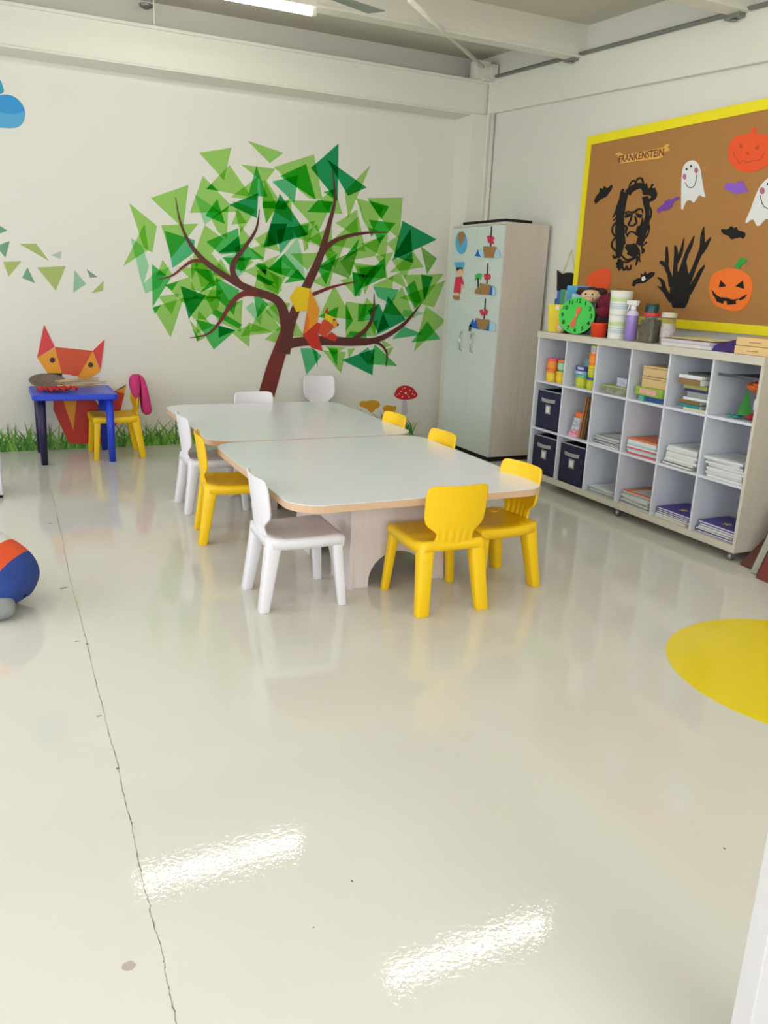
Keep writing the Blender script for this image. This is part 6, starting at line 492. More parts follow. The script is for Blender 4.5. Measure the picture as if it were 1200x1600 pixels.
# ---------------------------------------------------------------- chairs
def chair(col, label, ribs=True):
    t = thing('childrens_chair', label, 'chair')
    n = 20
    # seat (front +y) with skirt
    rows = [(.200, .325, .168), (.203, .338, .172), (.196, .347, .176), (.17, .350, .178), (.08, .346, .178), (-.02, .343, .176), (-.10, .345, .174), (-.14, .350, .168), (-.165, .352, .150)]
    P = []
    for y, z, hw in rows:
        r = [(-hw-.004, y*.99, z-.045), (-hw-.004, y, z-.012)]
        for k in range(n+1):
            u = -1+2*k/n; r.append((u*hw, y, z-.010*(1-u*u)*(1 if -.13 < y < .17 else .2)+(.0 if abs(u) < 1 else -.002)))
        r += [(hw+.004, y, z-.012), (hw+.004, y*.99, z-.045)]
        P.append(r)
    last = P[-1]; P.append([(x*1.0, y-.006, min(z, .352)-.04) for x, y, z in last])
    first = P[0]; P.insert(0, [(x, y-.002, z-.028 if abs(x) < .17 else z) for x, y, z in first])
    MB().grid(P).build('seat', col, t, smooth=True, solid=.010, off=0)
    # backrest
    prof = [(-.158, .310, .108), (-.163, .335, .102), (-.168, .360, .099), (-.172, .380, .094), (-.175, .395, .096), (-.177, .408, .108), (-.179, .420, .126), (-.181, .433, .142), (-.183, .448, .152), (-.185, .47, .157), (-.189, .50, .159), (-.193, .53, .159), (-.198, .57, .160), (-.202, .592, .158), (-.204, .610, .153), (-.2055, .620, .145), (-.2065, .625, .134), (-.207, .627, .118)]
    P = []
    for y, z, hw in prof:
        r = []
        for k in range(2*n+1):
            u = -1+k/n
            rib = .003*cos(u*hw/.10*pi*5.5)*math.exp(-((z-.37)/.04)**2) if ribs else 0
            r.append((u*hw, y+.032*(u*hw/.158)**2+rib, z))
        P.append(r)
    MB().grid(P).build('backrest', col, t, smooth=True, solid=.011, off=0)
    # legs
    def leg(tx, ty, tz, bx, by, tw, td, bw_, bd):
        mb = MB(); R = []
        for f in (0, .25, .6, 1):
            x = tx+(bx-tx)*f; y = ty+(by-ty)*f; z = tz*(1-f); w_ = tw+(bw_-tw)*(f**.7); d_ = td+(bd-td)*(f**.7); s_ = 1 if tx > 0 else -1
            ring = []
            for k in range(16):
                a = 2*pi*k/16; ca, sa = cos(a), sin(a)
                q = lambda v: math.copysign(abs(v)**.45, v)
                ring.append((x+q(ca)*w_/2, y+q(sa)*d_/2, z))
            R.append(ring+[ring[0]])
        mb.grid(R); mb.add(R[-1][:-1], [tuple(range(16))]); mb.add(R[0][:-1], [tuple(range(15, -1, -1))])
        return mb.build('leg', col, t, smooth=True, weld=True, bevel=.004)
    for s_ in (-1, 1):
        leg(s_*.132, -.128, .350, s_*.160, -.186, .080, .082, .066, .050)
        leg(s_*.155, .168, .340, s_*.186, .196, .050, .056, .038, .040)
    return t
yc0 = chair(yellow_pl, 'yellow')
wc0 = chair(white_pl, 'white')
first = {id(yc0): True, id(wc0): True}
def place(src, x, y, face, label, group=None):
    if first[id(src)]: o = src; first[id(src)] = False
    else: o = copy_tree(src)
    o.location = (x, y, 0); o.rotation_euler = (0, 0, radians(face-90)); o['label'] = label
    if group: o['group'] = group
    return o
GY, GW = 'yellow chairs around the classroom tables', 'white chairs around the classroom tables'
place(yc0, 1.897, 3.325, 88, 'yellow plastic chair in front, its ribbed backrest turned to the camera', GY)
place(yc0, 2.288, 3.46, 186, 'yellow plastic chair at the near right corner, beside the front yellow chair', GY)
place(yc0, 2.335, 4.41, 182, 'yellow chair back showing past the middle of the right-hand table side, before the cabinet', GY)
place(yc0, 2.345, 5.12, 183, 'yellow chair back nearest the toadstool sticker, right side of the far table', GY)
place(yc0, 1.225, 4.66, -8, 'yellow plastic chair on the left side between the two white ones', GY)
place(yc0, .90, 7.185, 181, 'small yellow chair with a pink cloth, beside the blue table')
place(wc0, 1.245, 3.60, -2, 'white plastic chair at the near left corner of the front table', GW)
place(wc0, 1.262, 5.35, 0, 'white plastic chair behind the left yellow chair, at the far table', GW)
place(wc0, 1.86, 6.185, -90, 'white chair top showing over the far table edge, under the tree trunk', GW)
place(wc0, 2.80, 7.20, -90, 'white chair standing alone against the mural wall below the squirrel', GW)

# ---------------------------------------------------------------- blue table and what lies on it
t = thing('plastic_side_table', 'small blue plastic table in front of the fox sticker', 'table', (.565, 7.17, 0))
fl = lambda a, b, z: (a, b, z)
MB().prism(rrect(-.32, -.31, .32, .29, .035, 5), fl, .515, .558).build('tabletop', blue_pl, t, bevel=.008)
MB().prism(rrect(-.29, -.28, .29, .26, .03, 5), fl, .558, .5595).build('table_surface', mat('blue_surface', (56, 84, 214), .3), t)
for sx in (-1, 1):
    for sy in (-1, 1):
        cx, cy = sx*.255, -.01+sy*.245
        MB().tube([(cx, cy, .52), (cx+sx*.004, cy+sy*.01, 0)], [.034, .026], 12).build('leg', navy_pl if sx < 0 else blue_pl, t, smooth=True, label='dark violet leg' if sx < 0 else None)
paper = mat('red_tissue', (200, 40, 44), .8); straw = mat('straw', (196, 168, 120), .8, var=.1)
plt = thing('painted_plate', 'dark round painted plate lying at the left back of the blue table', 'plate', (.385, 7.30, .585))
plt.rotation_euler = (radians(17), 0, 0)
MB().lathe([(.02, 0), (.09, .004), (.135, .035), (.14, .04), (.13, .042), (.09, .016), (.0, .012)], 28).build('dish', mat('plate_dark', (150, 110, 96), .6, rgb2=(40, 92, 84), nscale=16), plt, smooth=True)
bnd = thing('reed_bundle', 'bundle of pale dry reeds with dark ends lying on the blue table', 'dried reeds', (.60, 7.20, .575))
for k in range(16):
    a = radians(random.uniform(-16, 14)); L_ = random.uniform(.16, .28); ox = random.uniform(-.08, .02); zz = random.uniform(0, .06)
    MB().tube([(ox-.08*cos(a), -.08*sin(a)+.02*random.uniform(-1, 1), zz), (ox+L_*cos(a), L_*sin(a)-.02, zz+random.uniform(-.004, .02))], [.007, .003], 6).build('reed', straw, bnd, smooth=True)
for j in range(3):
    fx_, fy_ = (.37, .445, .525)[j], (7.06, 7.03, 7.07)[j]
    f = thing('paper_flower', ('leftmost red paper flower on the blue table', 'middle red paper flower on the blue table', 'right-hand red paper flower on the blue table, over the reed ends')[j], 'paper flower', (fx_, fy_, .562), 0, 'red paper flowers on the blue table')
    for k in range(7):
        a = k*2*pi/7+j; r = .075
        mb = MB().grid([[(0, 0, .012), (r*.5*cos(a-.3), r*.5*sin(a-.3), .03), (r*cos(a-.25), r*sin(a-.25), .018)], [(0, 0, .016), (r*.6*cos(a), r*.6*sin(a), .042), (r*1.15*cos(a), r*1.15*sin(a), .03)], [(0, 0, .012), (r*.5*cos(a+.3), r*.5*sin(a+.3), .026), (r*cos(a+.3), r*sin(a+.3), .008)]])
        mb.build('petal', paper, f, smooth=True, solid=.002)
    MB().ball((0, 0, .02), .014).build('flower_centre', mat('flower_dark', (110, 20, 26), .8), f, smooth=True)

# pink cloth over the small chair
pts = []
pink = mat('pink_cloth', (198, 52, 116), .9, var=.12, nscale=30)
cl = MB()
for q, (ya, yb_) in zip(CLOTHP, ((7.02, 7.18), (7.01, 7.19))):
    n = len(q); rows_ = 7; vs = []
    cx_ = sum(p[0] for p in q)/n; cz_ = sum(p[1] for p in q)/n
    for r in range(rows_):
        f = r/(rows_-1); sc_ = (1.0, 1.04, 1.0, 1.05, .98, 1.03, 1.0)[r]
        for k, (x, z) in enumerate(q):
            wv = .004*sin(k*2.1+r*1.7)
            vs.append((cx_+(x-cx_)*sc_+wv, ya+(yb_-ya)*f+.004*sin(k*1.3), cz_+(z-cz_)*(.9+.1*sc_)+wv))
    cl.add(vs, [(r*n+k, r*n+(k+1) % n, (r+1)*n+(k+1) % n, (r+1)*n+k) for r in range(rows_-1) for k in range(n)]+[tuple(range(n)), tuple((rows_-1)*n+k for k in range(n-1, -1, -1))])
tag(cl.build('cloth', pink, smooth=True, sub=1), 'pink cloth hung over the back of the small yellow chair', 'cloth')

# ---------------------------------------------------------------- wardrobe cabinet
t = thing('tall_cabinet', 'tall two-door cabinet with white doors and pale oak sides in the corner', 'cabinet', (3.93, 6.09, 0))
MB().box(.018, 0, .045, .45, .018, 2.02).build('side_panel', cab_wood, t, bevel=.001)
MB().box(.018, .852, .045, .45, .87, 2.02).build('side_panel', cab_wood, t, bevel=.001)
MB().box(0, 0, 2.02, .45, .87, 2.04).build('top_panel', cab_wood, t, bevel=.001)
MB().box(.018, .018, .045, .45, .852, .065).build('bottom_panel', cab_wood, t)
MB().box(.44, .018, .065, .448, .852, 2.02).build('back_panel', cab_wood, t)
MB().box(.03, .02, 0, .44, .85, .045).build('plinth', black, t)
for j, (y0, y1) in enumerate(((.002, .4335), (.4365, .868))):
    d = MB().box(0, y0, .045, .017, y1, 2.018).build('door', cab_white, t, bevel=.001)
    hp = [(DR_ - 3.93) if False else 0 for DR_ in ()]
    H_ = HANDLES[1-j] if j == 0 else HANDLES[0]
    ym = sum(a for a, b in H_)/4-6.09
    MB().tube([(0, ym, 1.11), (-.022, ym, 1.10), (-.032, ym, 1.02), (-.022, ym, .945), (0, ym, .935)], .005, 8).build('handle', chrome, d, smooth=True)
    if j == 0:
        MB().lathe([(.012, 0), (.012, .012)], 12).build('lock', black, d).matrix_local = basis((0, 1, 0), (0, 0, 1), (-1, 0, 0), (0, .40, 1.165)) if False else basis((0, 1, 0), (0, 0, -1), (-1, 0, 0), (0, .425, 1.17))
        MB().box(-.02, .415, 1.12, -.014, .437, 1.165).build('key', black, d)
DC = {'b': mat('foam_blue', (84, 168, 206), .7), 'n': mat('foam_brown', (158, 118, 70), .7), 's': mat('foam_skin', (226, 186, 148), .7), 'h': mat('foam_hair', (44, 34, 40), .7), 'r': mat('foam_red', (206, 44, 74), .7),
      'k': mat('foam_charcoal', (60, 50, 48), .7), 'c': mat('foam_pale_blue', (168, 206, 222), .7), 'd': mat('foam_royal_blue', (34, 92, 178), .7), 'g': mat('foam_green', (64, 178, 76), .7)}
dn = {'globe': ('globe_cutout', 'blue oval globe cut-out with a brown patch on the cabinet door', 'paper decoration'),
      'boy': ('sailor_cutout', 'cut-out child figure in a blue hat and red tunic on the left cabinet door', 'paper decoration'),
      'ship1': ('ship_cutout', 'topmost paper sailing ship on the right cabinet door', 'paper decoration'),
      'ship2': ('ship_cutout', 'middle paper sailing ship, the one with a green palm tree', 'paper decoration'),
      'ship3': ('ship_cutout', 'lowest paper sailing ship, just above the cabinet handles', 'paper decoration')}
pn = {'globe': ['sea', 'land'], 'boy': ['face', 'hair', 'hat', 'tunic', 'arm', 'legs', 'shoes'], 'ship1': ['mast', 'flag', 'wave', 'wave', 'wave', 'hull'],
      'ship2': ['mast', 'flag', 'palm_leaves', 'palm_trunk', 'island', 'wave', 'wave', 'hull'], 'ship3': ['mast', 'flag', 'wave', 'wave', 'wave', 'hull']}
dmap = lambda a, b, t: (3.9285-t, a, b)
for k, v in DOORCUT.items():
    q = thing(dn[k][0], dn[k][1], dn[k][2], group='paper ships on the cabinet door' if 'ship' in k else None)
    for i, (c, poly) in enumerate(v): MB().prism(poly, dmap, .0005+.0012*i, .003+.0012*i).build(pn[k][i], DC[c], q)
tag(MB().box(3.95, 6.12, 2.0405, 4.22, 6.82, 2.066).build('flat_folder', black, bevel=.002), 'flat black folder lying on top of the tall cabinet', 'folder')

# ---------------------------------------------------------------- notice board
t = thing('notice_board', 'brown cork notice board with a yellow paper border on the right wall', 'notice board', (4.40, 0, 0))
MB().box(-.012, 2.6, 1.31, .018, 5.665, 2.665).build('cork_panel', mat('cork', (170, 120, 64), .85, var=.06, nscale=30), t)
yb = mat('yellow_border', (240, 222, 10), .6)
MB().box(-.018, 2.6, 2.62, -.010, 5.70, 2.685).build('border', yb, t)
MB().box(-.018, 2.6, 1.285, -.010, 5.70, 1.345).build('border', yb, t)
MB().box(-.018, 5.645, 1.345, -.010, 5.70, 2.62).build('border', yb, t)
bmap = lambda a, b, t_: (4.3878-t_, a, b)
PC = {'k': black, 'v': mat('paper_violet', (112, 60, 160), .7), 'u': mat('paper_lilac', (140, 92, 200), .7), 'w': mat('foam_white', (226, 226, 226), .7), 'm': mat('blush_mauve', (176, 110, 130), .7),
      'r': mat('paper_red_orange', (234, 84, 32), .7), 'x': mat('paper_cut_orange', (196, 70, 30), .7), 'o': mat('paper_orange', (244, 118, 36), .7), 'g': mat('paper_green', (34, 160, 62), .7)}
bn = {'bat1': ('bat_cutout', 'black paper bat at the left edge of the notice board', ['bat']), 'bat2': ('bat_cutout', 'purple paper bat between the black portrait and the ghost', ['bat']),
      'bat3': ('bat_cutout', 'lilac paper bat under the red-orange pumpkin', ['bat']), 'bat4': ('bat_cutout', 'black paper bat above the pumpkin with a green stem', ['bat']),
      'bat5': ('bat_cutout', 'small black paper bat with a white face, left of the black hand', ['bat', 'face']),
      'ghost': ('ghost_cutout', 'whole white smiling ghost in the middle of the board', ['sheet', 'eye', 'eye', 'cheek', 'cheek']),
      'ghost2': ('ghost_cutout', 'second white ghost cut by the right edge of the picture', ['sheet', 'eye', 'cheek', 'eye']),
      'pumpkin1': ('pumpkin_cutout', 'red-orange pumpkin at the top right of the board', ['shell', 'eye', 'eye', 'nose']),
      'pumpkin2': ('pumpkin_cutout', 'orange pumpkin with black grin and green stem', ['shell', 'stem', 'eye', 'eye', 'mouth']),
      'orange': ('paper_balloon', 'plain red-orange paper shape at the lower left of the board, behind the plush toys', ['sheet'])}
made = {}
for k, v in BOARDCUT.items():
    n_, lab, parts = bn[k]
    if len(v) == 1:
        o = MB().prism(rounded(v[0][1], 1), bmap, .0003, .004).build(n_, PC[v[0][0]]); tag(o, lab, 'paper decoration')
    else:
        o = thing(n_, lab, 'paper decoration')
        for i, (c, poly) in enumerate(v): MB().prism(rounded(poly) if parts[i] in ('sheet', 'shell') else poly, bmap, .0003+(.004 if i else 0), .004+.0012*(i > 0)).build(parts[i], PC[c], o)
    made[k] = o
for k, (L, R) in zip(('ghost', 'ghost2'), SMILES): MB().strip(L, R, bmap, .0042, .0048).build('smile', black, made[k])
MB().strip(*PUMPLINE[0], bmap, .0042, .005).build('mouth', PC['x'], made['pumpkin1'])
mb = MB()
for i, (L, R) in enumerate(HAND): mb.strip(L, R, bmap, .0003, .004+.00008*i)
tag(mb.build('hand_cutout', black), 'big black paper claw hand reaching up on the board', 'paper decoration')
mb = MB()
for i, (L, R) in enumerate(ORNATE): mb.strip(L, R, bmap, .0003, .004+.00006*i)
tag(mb.build('portrait_cutout', black), 'black papercut portrait of a gloomy long-haired face on the board', 'paper decoration')
t = thing('banner_cutout', 'small paper ribbon banner lettered across the top left of the board', 'paper decoration')
pap = mat('banner_gold', (226, 172, 72), .7)
MB().prism(BANNER, bmap, .002, .004).build('ribbon', pap, t)
for q in BTAILS: MB().prism(q, bmap, .0003, .002).build('ribbon_tail', pap, t)
dy, dz = BTEXT[0][0]-BTEXT[1][0], 0
add_text(t, 'lettering', 'FRANKENSTEIN', .068, rw((4.3835, (BANNER[0][0]+BANNER[2][0])/2, 2.474), 0), mat('banner_ink', (110, 36, 50), .7))

# ---------------------------------------------------------------- cube shelf
SX, SD = 3.833, .40
SY0, SY1, ST = 5.345, 3.228, 1.20
t = thing('cube_shelf', 'long white eighteen-cube shelf on castors below the notice board', 'shelf', (SX, SY1, 0))
LY = SY0-SY1
MB().box(-.01, -.004, 1.152, SD, LY+.004, 1.20).build('top_panel', shelf_out, t, bevel=.002)
MB().box(-.004, -.002, .065, SD, LY+.002, .108).build('bottom_panel', shelf_out, t, bevel=.002)
MB().box(0, 0, .108, SD, .02, 1.152).build('side_panel', shelf_out, t)
MB().box(0, LY-.02, .108, SD, LY, 1.152).build('side_panel', shelf_in, t)
MB().box(SD-.006, .02, .108, SD, LY-.02, 1.152).build('back_panel', shelf_in, t)
CW = (LY-.02)/6
for i in range(1, 6): MB().box(.002, i*CW+.002, .108, SD-.006, i*CW+.018, 1.152).build('divider', shelf_in, t)
ZS = [.108, .456, .464-.008+.0, .823]
for z in (.446, .812):
    for i in range(6): MB().box(.004, i*CW+.0185+.0005, z, SD-.006, (i+1)*CW+.0015, z+.016).build('shelf_board', shelf_in, t)
for sx in (.05, SD-.06):
    for sy in (.06, LY/2, LY-.06):
        c = MB().tube([(sx, sy-.012, .026), (sx, sy+.012, .026)], .026, 16).build('castor', grey_metal, t, smooth=True)
        MB().box(sx-.018, sy-.02, .045, sx+.018, sy+.02, .065).box(sx-.012, sy-.018, .02, sx+.012, sy-.014, .05).box(sx-.012, sy+.014, .02, sx+.012, sy+.018, .05).build('castor_bracket', grey_metal, c)
# cell interior: column c (0 = next to the cabinet), row r (0 = top) -> y range and floor height
def cell(c, r):
    y1 = SY0-c*CW-.02; return y1-CW+.02, y1, (.828, .462, .108)[r]

# --- books, magazines, boxes
pages = mat('paper_pages', (224, 222, 216), .8)
COLN = {}
def bookcol(name, rgb): 
    return mat('cover_'+name, rgb, .45, var=.06, nscale=14)
def book(name, label, cat, x, y, z, lx, ly, h, rz, cover, group=None, tiltx=0, page=None):
    b = thing(name, label, cat, (x, y, z), rz, group)
    b.rotation_euler = (tiltx, 0, rz)
    c = min(.002, h*.18)
    mb = MB().box(-lx/2, -ly/2, 0, lx/2, ly/2, c).box(-lx/2, -ly/2, h-c, lx/2, ly/2, h)
    if name in ('picture_book', 'workbook'): mb.box(-lx/2, -ly/2, c, -lx/2+.002, ly/2, h-c)
    else: mb.box(-lx/2, ly/2-.002, c, lx/2, ly/2, h-c)
    mb.build('cover', cover, b)
    if name in ('magazine', 'workbook') and 'white' in label or 'topmost' in label and name in ('magazine', 'sketch_pad'):
        MB().box(-lx*.36, -ly*.36, h, lx*.2, ly*.3, h+.0004).build('printed_panel', mat('printed_panel', (226, 224, 222), .5, rgb2=(150, 150, 160), nscale=22), b)
    MB().box(-lx/2+.003, -ly/2+.003, c, lx/2-.003, ly/2-.002, h-c).build('pages', page or pages, b)
    return b
ORD = ['topmost', 'second from the top', 'third from the top', 'fourth from the top', 'fifth from the top', 'sixth from the top', 'seventh from the top', 'eighth from the top', 'ninth from the top', 'tenth from the top']
def stack(c, r, n, hs, cols, kind, where, group, lx=.27, ly=.20, jit=.012, cy=None, rz=0, names=None, page=None, cat='book', cx=None, z0=0, skew=0):
    y0, y1, z = cell(c, r); z += z0+.0005
    x = SX+.02+lx/2 if cx is None else cx; y = (y0+y1)/2 if cy is None else cy
    for i in range(n):
        h = hs[i % len(hs)]; k = cols[i % len(cols)]; pos = n-1-i
        bot = ' (lowest)' if pos == n-1 and n > 2 else ''
        place_ = 'lowest' if (pos == n-1 and n > 1) else ORD[pos]
        book(kind, '%s %s, %s %s' % (k[0], kind.replace('_', ' '), place_, where), cat, x+random.uniform(-jit, jit)*.6, y+random.uniform(-jit, jit)+skew*i, z, lx*random.uniform(.96, 1.0), ly*random.uniform(.95, 1.02), h-.0008, rz+random.uniform(-.07, .07), bookcol(k[0].replace(' ', '_'), k[1]), group, page=page)
        z += h
    return z
W_ = ('white', (216, 220, 224)); TL = ('teal', (40, 132, 140)); PK = ('pink', (214, 92, 120)); OR = ('orange', (222, 120, 70)); PU = ('purple', (72, 56, 150)); DK = ('dark', (60, 62, 66)); MG = ('mint', (176, 206, 196)); CR_ = ('cream', (214, 204, 176)); GR = ('grey', (150, 152, 150)); RS = ('rose', (196, 90, 96)); BR = ('brown', (140, 110, 70)); OL = ('olive', (168, 172, 96)); NV = ('navy', (44, 44, 100))
stack(2, 1, 7, [.009, .011, .010], [W_, GR, DK, W_, GR], 'magazine', "in the third column's middle cube", 'magazines in the third column, middle row', ly=.265)
stack(2, 2, 5, [.009, .008, .010], [GR, TL, W_, TL, W_], 'magazine', "in the third column's bottom cube", 'magazines in the third column, bottom row', ly=.265)
stack(3, 1, 9, [.012, .013, .011], [RS, W_, MG, PK, W_, MG, W_, W_, OR], 'workbook', "in the fourth column's middle cube", 'workbooks in the fourth column, middle row', ly=.28)
stack(3, 2, 9, [.011, .010], [W_, DK, W_, MG, GR, W_, MG, TL, OR], 'magazine', "in the fourth column's bottom cube", 'magazines in the fourth column, bottom row', ly=.28)
stack(4, 1, 7, [.018, .017, .019], [DK, W_, W_, W_, W_, W_, W_], 'sketch_pad', "in the fifth column's middle cube", 'white pads in the fifth column, middle row', ly=.27, jit=.018)
stack(5, 1, 8, [.016, .015], [W_, W_, ('pale', (206, 208, 226)), W_], 'sketch_pad', "in the rightmost column's middle cube", 'white pads in the rightmost column, middle row', ly=.275, jit=.018, page=pages)
stack(4, 2, 5, [.014, .012], [CR_, W_, NV, PU, PU], 'notebook', "in the fifth column's bottom cube", 'purple notebooks in the fifth column', ly=.285)
stack(5, 2, 5, [.014, .016], [PU, NV, W_, PU, PU], 'notebook', "in the rightmost column's bottom cube", 'purple notebooks in the rightmost column', ly=.285)
stack(4, 0, 10, [.016, .02, .030, .016, .032, .016, .026, .036, .022, .014], [CR_, TL, BR, W_, GR, NV, OL, BR, W_, DK], 'picture_book', "in the fifth column's mixed top pile", 'mixed picture books in the fifth column', ly=.185, jit=.045, cy=cell(4, 0)[0]+.128)
# yellow star on the two purple notebook piles
for c_ in (4, 5):
    y0, y1, z = cell(c_, 2)
    st = MB().prism([(.035*(1 if k % 2 == 0 else .45)*cos(k*pi/5), .035*(1 if k % 2 == 0 else .45)*sin(k*pi/5)) for k in range(10)], lambda a, b, t_: (a, b, t_), 0, .0006)
    cand = [o for o in bpy.data.objects if o.name.startswith('notebook') and 'topmost' in o['label'] and (('fifth' in o['label']) == (c_ == 4))][0]
    hh = .0135 if c_ == 4 else .0135
    cv_ = [x for x in cand.children if x.name.startswith('cover')][0]
    top = max(v.co.z for v in cv_.data.vertices)
    s_ = st.build('star_print', mat('star_yellow', (222, 196, 70), .5), cand); s_.location = (-.04, 0, top)

def storage_bin(c, r, label):
    y0, y1, z = cell(c, r); yc_, wy = (y0+y1)/2, (y1-y0)-.045
    b = thing('storage_bin', label, 'storage bin', (SX+.018, yc_, z+.0005), 0, 'navy fabric storage bins')
    navy = mat('navy_fabric', (32, 31, 62), .85, bump=.2, bscale=300)
    hx = .33; hz = .295
    mb = MB().box(0, -wy/2, 0, hx, wy/2, .006).box(0, -wy/2, 0, .006, wy/2, hz).box(hx-.006, -wy/2, 0, hx, wy/2, hz).box(0, -wy/2, 0, hx, -wy/2+.006, hz).box(0, wy/2-.006, 0, hx, wy/2, hz)
    mb.build('body', navy, b)
    gy = mat('grey_webbing', (150, 152, 150), .8)
    MB().box(-.0015, -wy/2, hz-.004, .0065, wy/2, hz+.004).build('rim', gy, b)
    P = []
    for k in range(9):
        u = -1+k/4; P.append([(-.004-.012*(1-u*u), u*.085, hz-.055-.004*(1-u*u)), (-.004-.012*(1-u*u), u*.085, hz-.083-.004*(1-u*u))])
    MB().grid(P).build('handle', gy, b, solid=.003)
    MB().box(-.003, -.032, hz-.175, -.0005, .032, hz-.105, 0).box(-.004, -.02, hz-.163, -.003, .02, hz-.117, 1).build('label_holder', [gy, pages], b)
    return b
storage_bin(0, 1, 'navy fabric bin in the middle cube of the column nearest the cabinet')
storage_bin(0, 2, 'navy fabric bin in the bottom cube of the column nearest the cabinet')
storage_bin(1, 2, 'navy fabric bin in the bottom cube of the second column, right of another bin')

# dough tubs
def tub(x, y, z, body, lid, label, r=.033, h=.062):
    b = thing('dough_tub', label, 'tub', (x, y, z), 0, 'modelling dough tubs in the top cubes')
    MB().lathe([(r*.88, 0), (r*.96, h*.9), (r*.96, h*.8)][:2], 20).build('pot', mat('tub_'+body[0], body[1], .4), b, smooth=False)
    MB().lathe([(r*.965, h*.2), (r*.99, h*.72)], 20, close=False).build('wrapper', mat('wrap_'+body[0], body[2], .5, rgb2=body[1], nscale=40), b, solid=.0006)
    MB().lathe([(r, h*.82), (r*1.02, h*.9), (r, h), (r*.9, h)], 20).build('lid', mat('lid_'+lid[0], lid[1], .4), b)
    return b
YW = ('yellow', (228, 190, 30), (226, 200, 60)); OG = ('orange', (236, 130, 30), (238, 150, 60)); LM = ('lime', (176, 190, 30), (200, 196, 60)); WH = ('white', (226, 226, 220), (120, 90, 80)); GN = ('green', (90, 170, 90), (220, 230, 220))
l_or = ('orange', (240, 110, 50)); l_pk = ('pink', (240, 70, 120)); l_pu = ('purple', (52, 30, 100)); l_bl = ('blue', (50, 60, 150)); l_gr = ('lime', (140, 190, 40)); l_tl = ('turquoise', (80, 190, 170)); l_yl = ('yellow', (228, 196, 20))
R = .047; Hh = .086
y0, y1, z = cell(0, 0); z += .0005
tub(SX+.07, y0+.225, z, YW, l_or, 'yellow dough tub, bottom left of the first cube group', R, Hh)
tub(SX+.07, y0+.222, z+Hh+.001, OG, l_pk, 'orange dough tub with a pink lid, stacked front left in the first cube', R, Hh)
tub(SX+.075, y0+.105, z, YW, l_yl, 'yellow dough tub, bottom right of the first cube group', R, Hh)
tub(SX+.078, y0+.100, z+Hh+.001, GN, l_or, 'green and white dough tub with an orange lid in the first cube', R, Hh)
tub(SX+.185, y0+.18, z, YW, l_pu, 'yellow dough tub behind the others in the first cube, lower', R, Hh)
tub(SX+.185, y0+.18, z+Hh+.001, YW, l_pu, 'dough tub with a dark purple lid behind the others in the first cube', R, Hh)
y0, y1, z = cell(1, 0); z += .0005
tub(SX+.075, y0+.205, z, LM, l_tl, 'wide lime dough tub with a turquoise lid under the blue boxes in the second cube', R*1.15, .092)
tub(SX+.06, y0+.075, z, LM, l_bl, 'lime dough tub with a blue lid, bottom of the tower in the second cube', R, Hh)
tub(SX+.062, y0+.073, z+Hh+.001, LM, l_yl, 'second tub from the bottom of the tall tower in the second cube', R, Hh)
tub(SX+.06, y0+.070, z+2*(Hh+.001), OG, l_or, 'orange tub, third up in the tall tower in the second cube', R, Hh)
tub(SX+.062, y0+.068, z+3*(Hh-.002), WH, l_gr, 'top tub of the tall tower, with a lime lid', R*.94, .064)
def carton(name, label, cat, x, y, z, lx, ly, h, rz, m, m2=None, lid=None):
    b = thing(name, label, cat, (x, y, z), rz)
    MB().box(-lx/2, -ly/2, 0, lx/2, ly/2, h).build('box', m, b, bevel=.002)
    if m2: MB().box(-lx/2-.0008, -ly*.32, h*.2, -lx/2, ly*.32, h*.8).box(-lx*.3, -ly*.3, h, lx*.3, ly*.3, h+.0008).build('printed_label', m2, b)
    return b
prn = mat('busy_print', (220, 220, 224), .6, rgb2=(30, 80, 150), nscale=45, var=.3)
prn2 = mat('busy_print_green', (190, 220, 90), .6, rgb2=(60, 110, 40), nscale=26)
prn3 = mat('busy_print_red', (232, 190, 190), .6, rgb2=(190, 40, 60), nscale=40)
carton('card_box', 'blue card box on the wide lime tub in the second cube', 'box', SX+.085, y0+.195, z+.093, .11, .12, .028, .1, mat('box_pale_blue', (110, 150, 190), .5), prn)
carton('card_box', 'dark blue card box, upper of the two on the lime tub', 'box', SX+.085, y0+.19, z+.1225, .10, .13, .032, -.1, mat('box_blue', (44, 50, 140), .5), prn)
carton('sticker_roll_box', 'small turquoise and white box on top of the blue card boxes', 'box', SX+.10, y0+.165, z+.156, .07, .07, .055, .3, mat('box_aqua', (130, 180, 180), .6, rgb2=(40, 70, 90), nscale=50))
y0, y1, z = cell(2, 0); z += .0005
b = carton('board_game', 'flat olive board game box in the top cube of the third column', 'board game', SX+.165, y0+.15, z, .30, .235, .05, .06, mat('box_black_olive', (176, 178, 150), .5, rgb2=(60, 60, 50), nscale=30))
MB().box(-.152, -.12, .05, .15, .12, .062).build('lid', mat('box_olive', (158, 168, 100), .5), b, bevel=.002)
carton('tissue_box', 'white and blue printed box lying on the olive board game', 'box', SX+.11, y0+.085, z+.063, .15, .12, .055, -.15, prn, None)
y0, y1, z = cell(3, 0); z += .0005
carton('card_box', 'blue box at the bottom of the pile in the top cube of the fourth column', 'box', SX+.14, y0+.12, z, .2, .16, .035, 0, mat('box_mid_blue', (40, 84, 150), .5))
carton('eraser', 'turquoise block beside the blue box in the fourth column', 'box', SX+.06, y0+.225, z, .08, .04, .033, 0, mat('box_turquoise', (90, 180, 160), .5))
carton('puzzle_box', 'bright green puzzle box with round pictures in the fourth column', 'puzzle box', SX+.13, y0+.15, z+.036, .24, .26, .055, -.06, prn2, mat('puzzle_pictures', (230, 210, 190), .5, rgb2=(200, 60, 60), nscale=60))
woodm = mat('pale_box_wood', (206, 176, 124), .6, var=.08, nscale=5, stretch=(8, 1, 8))
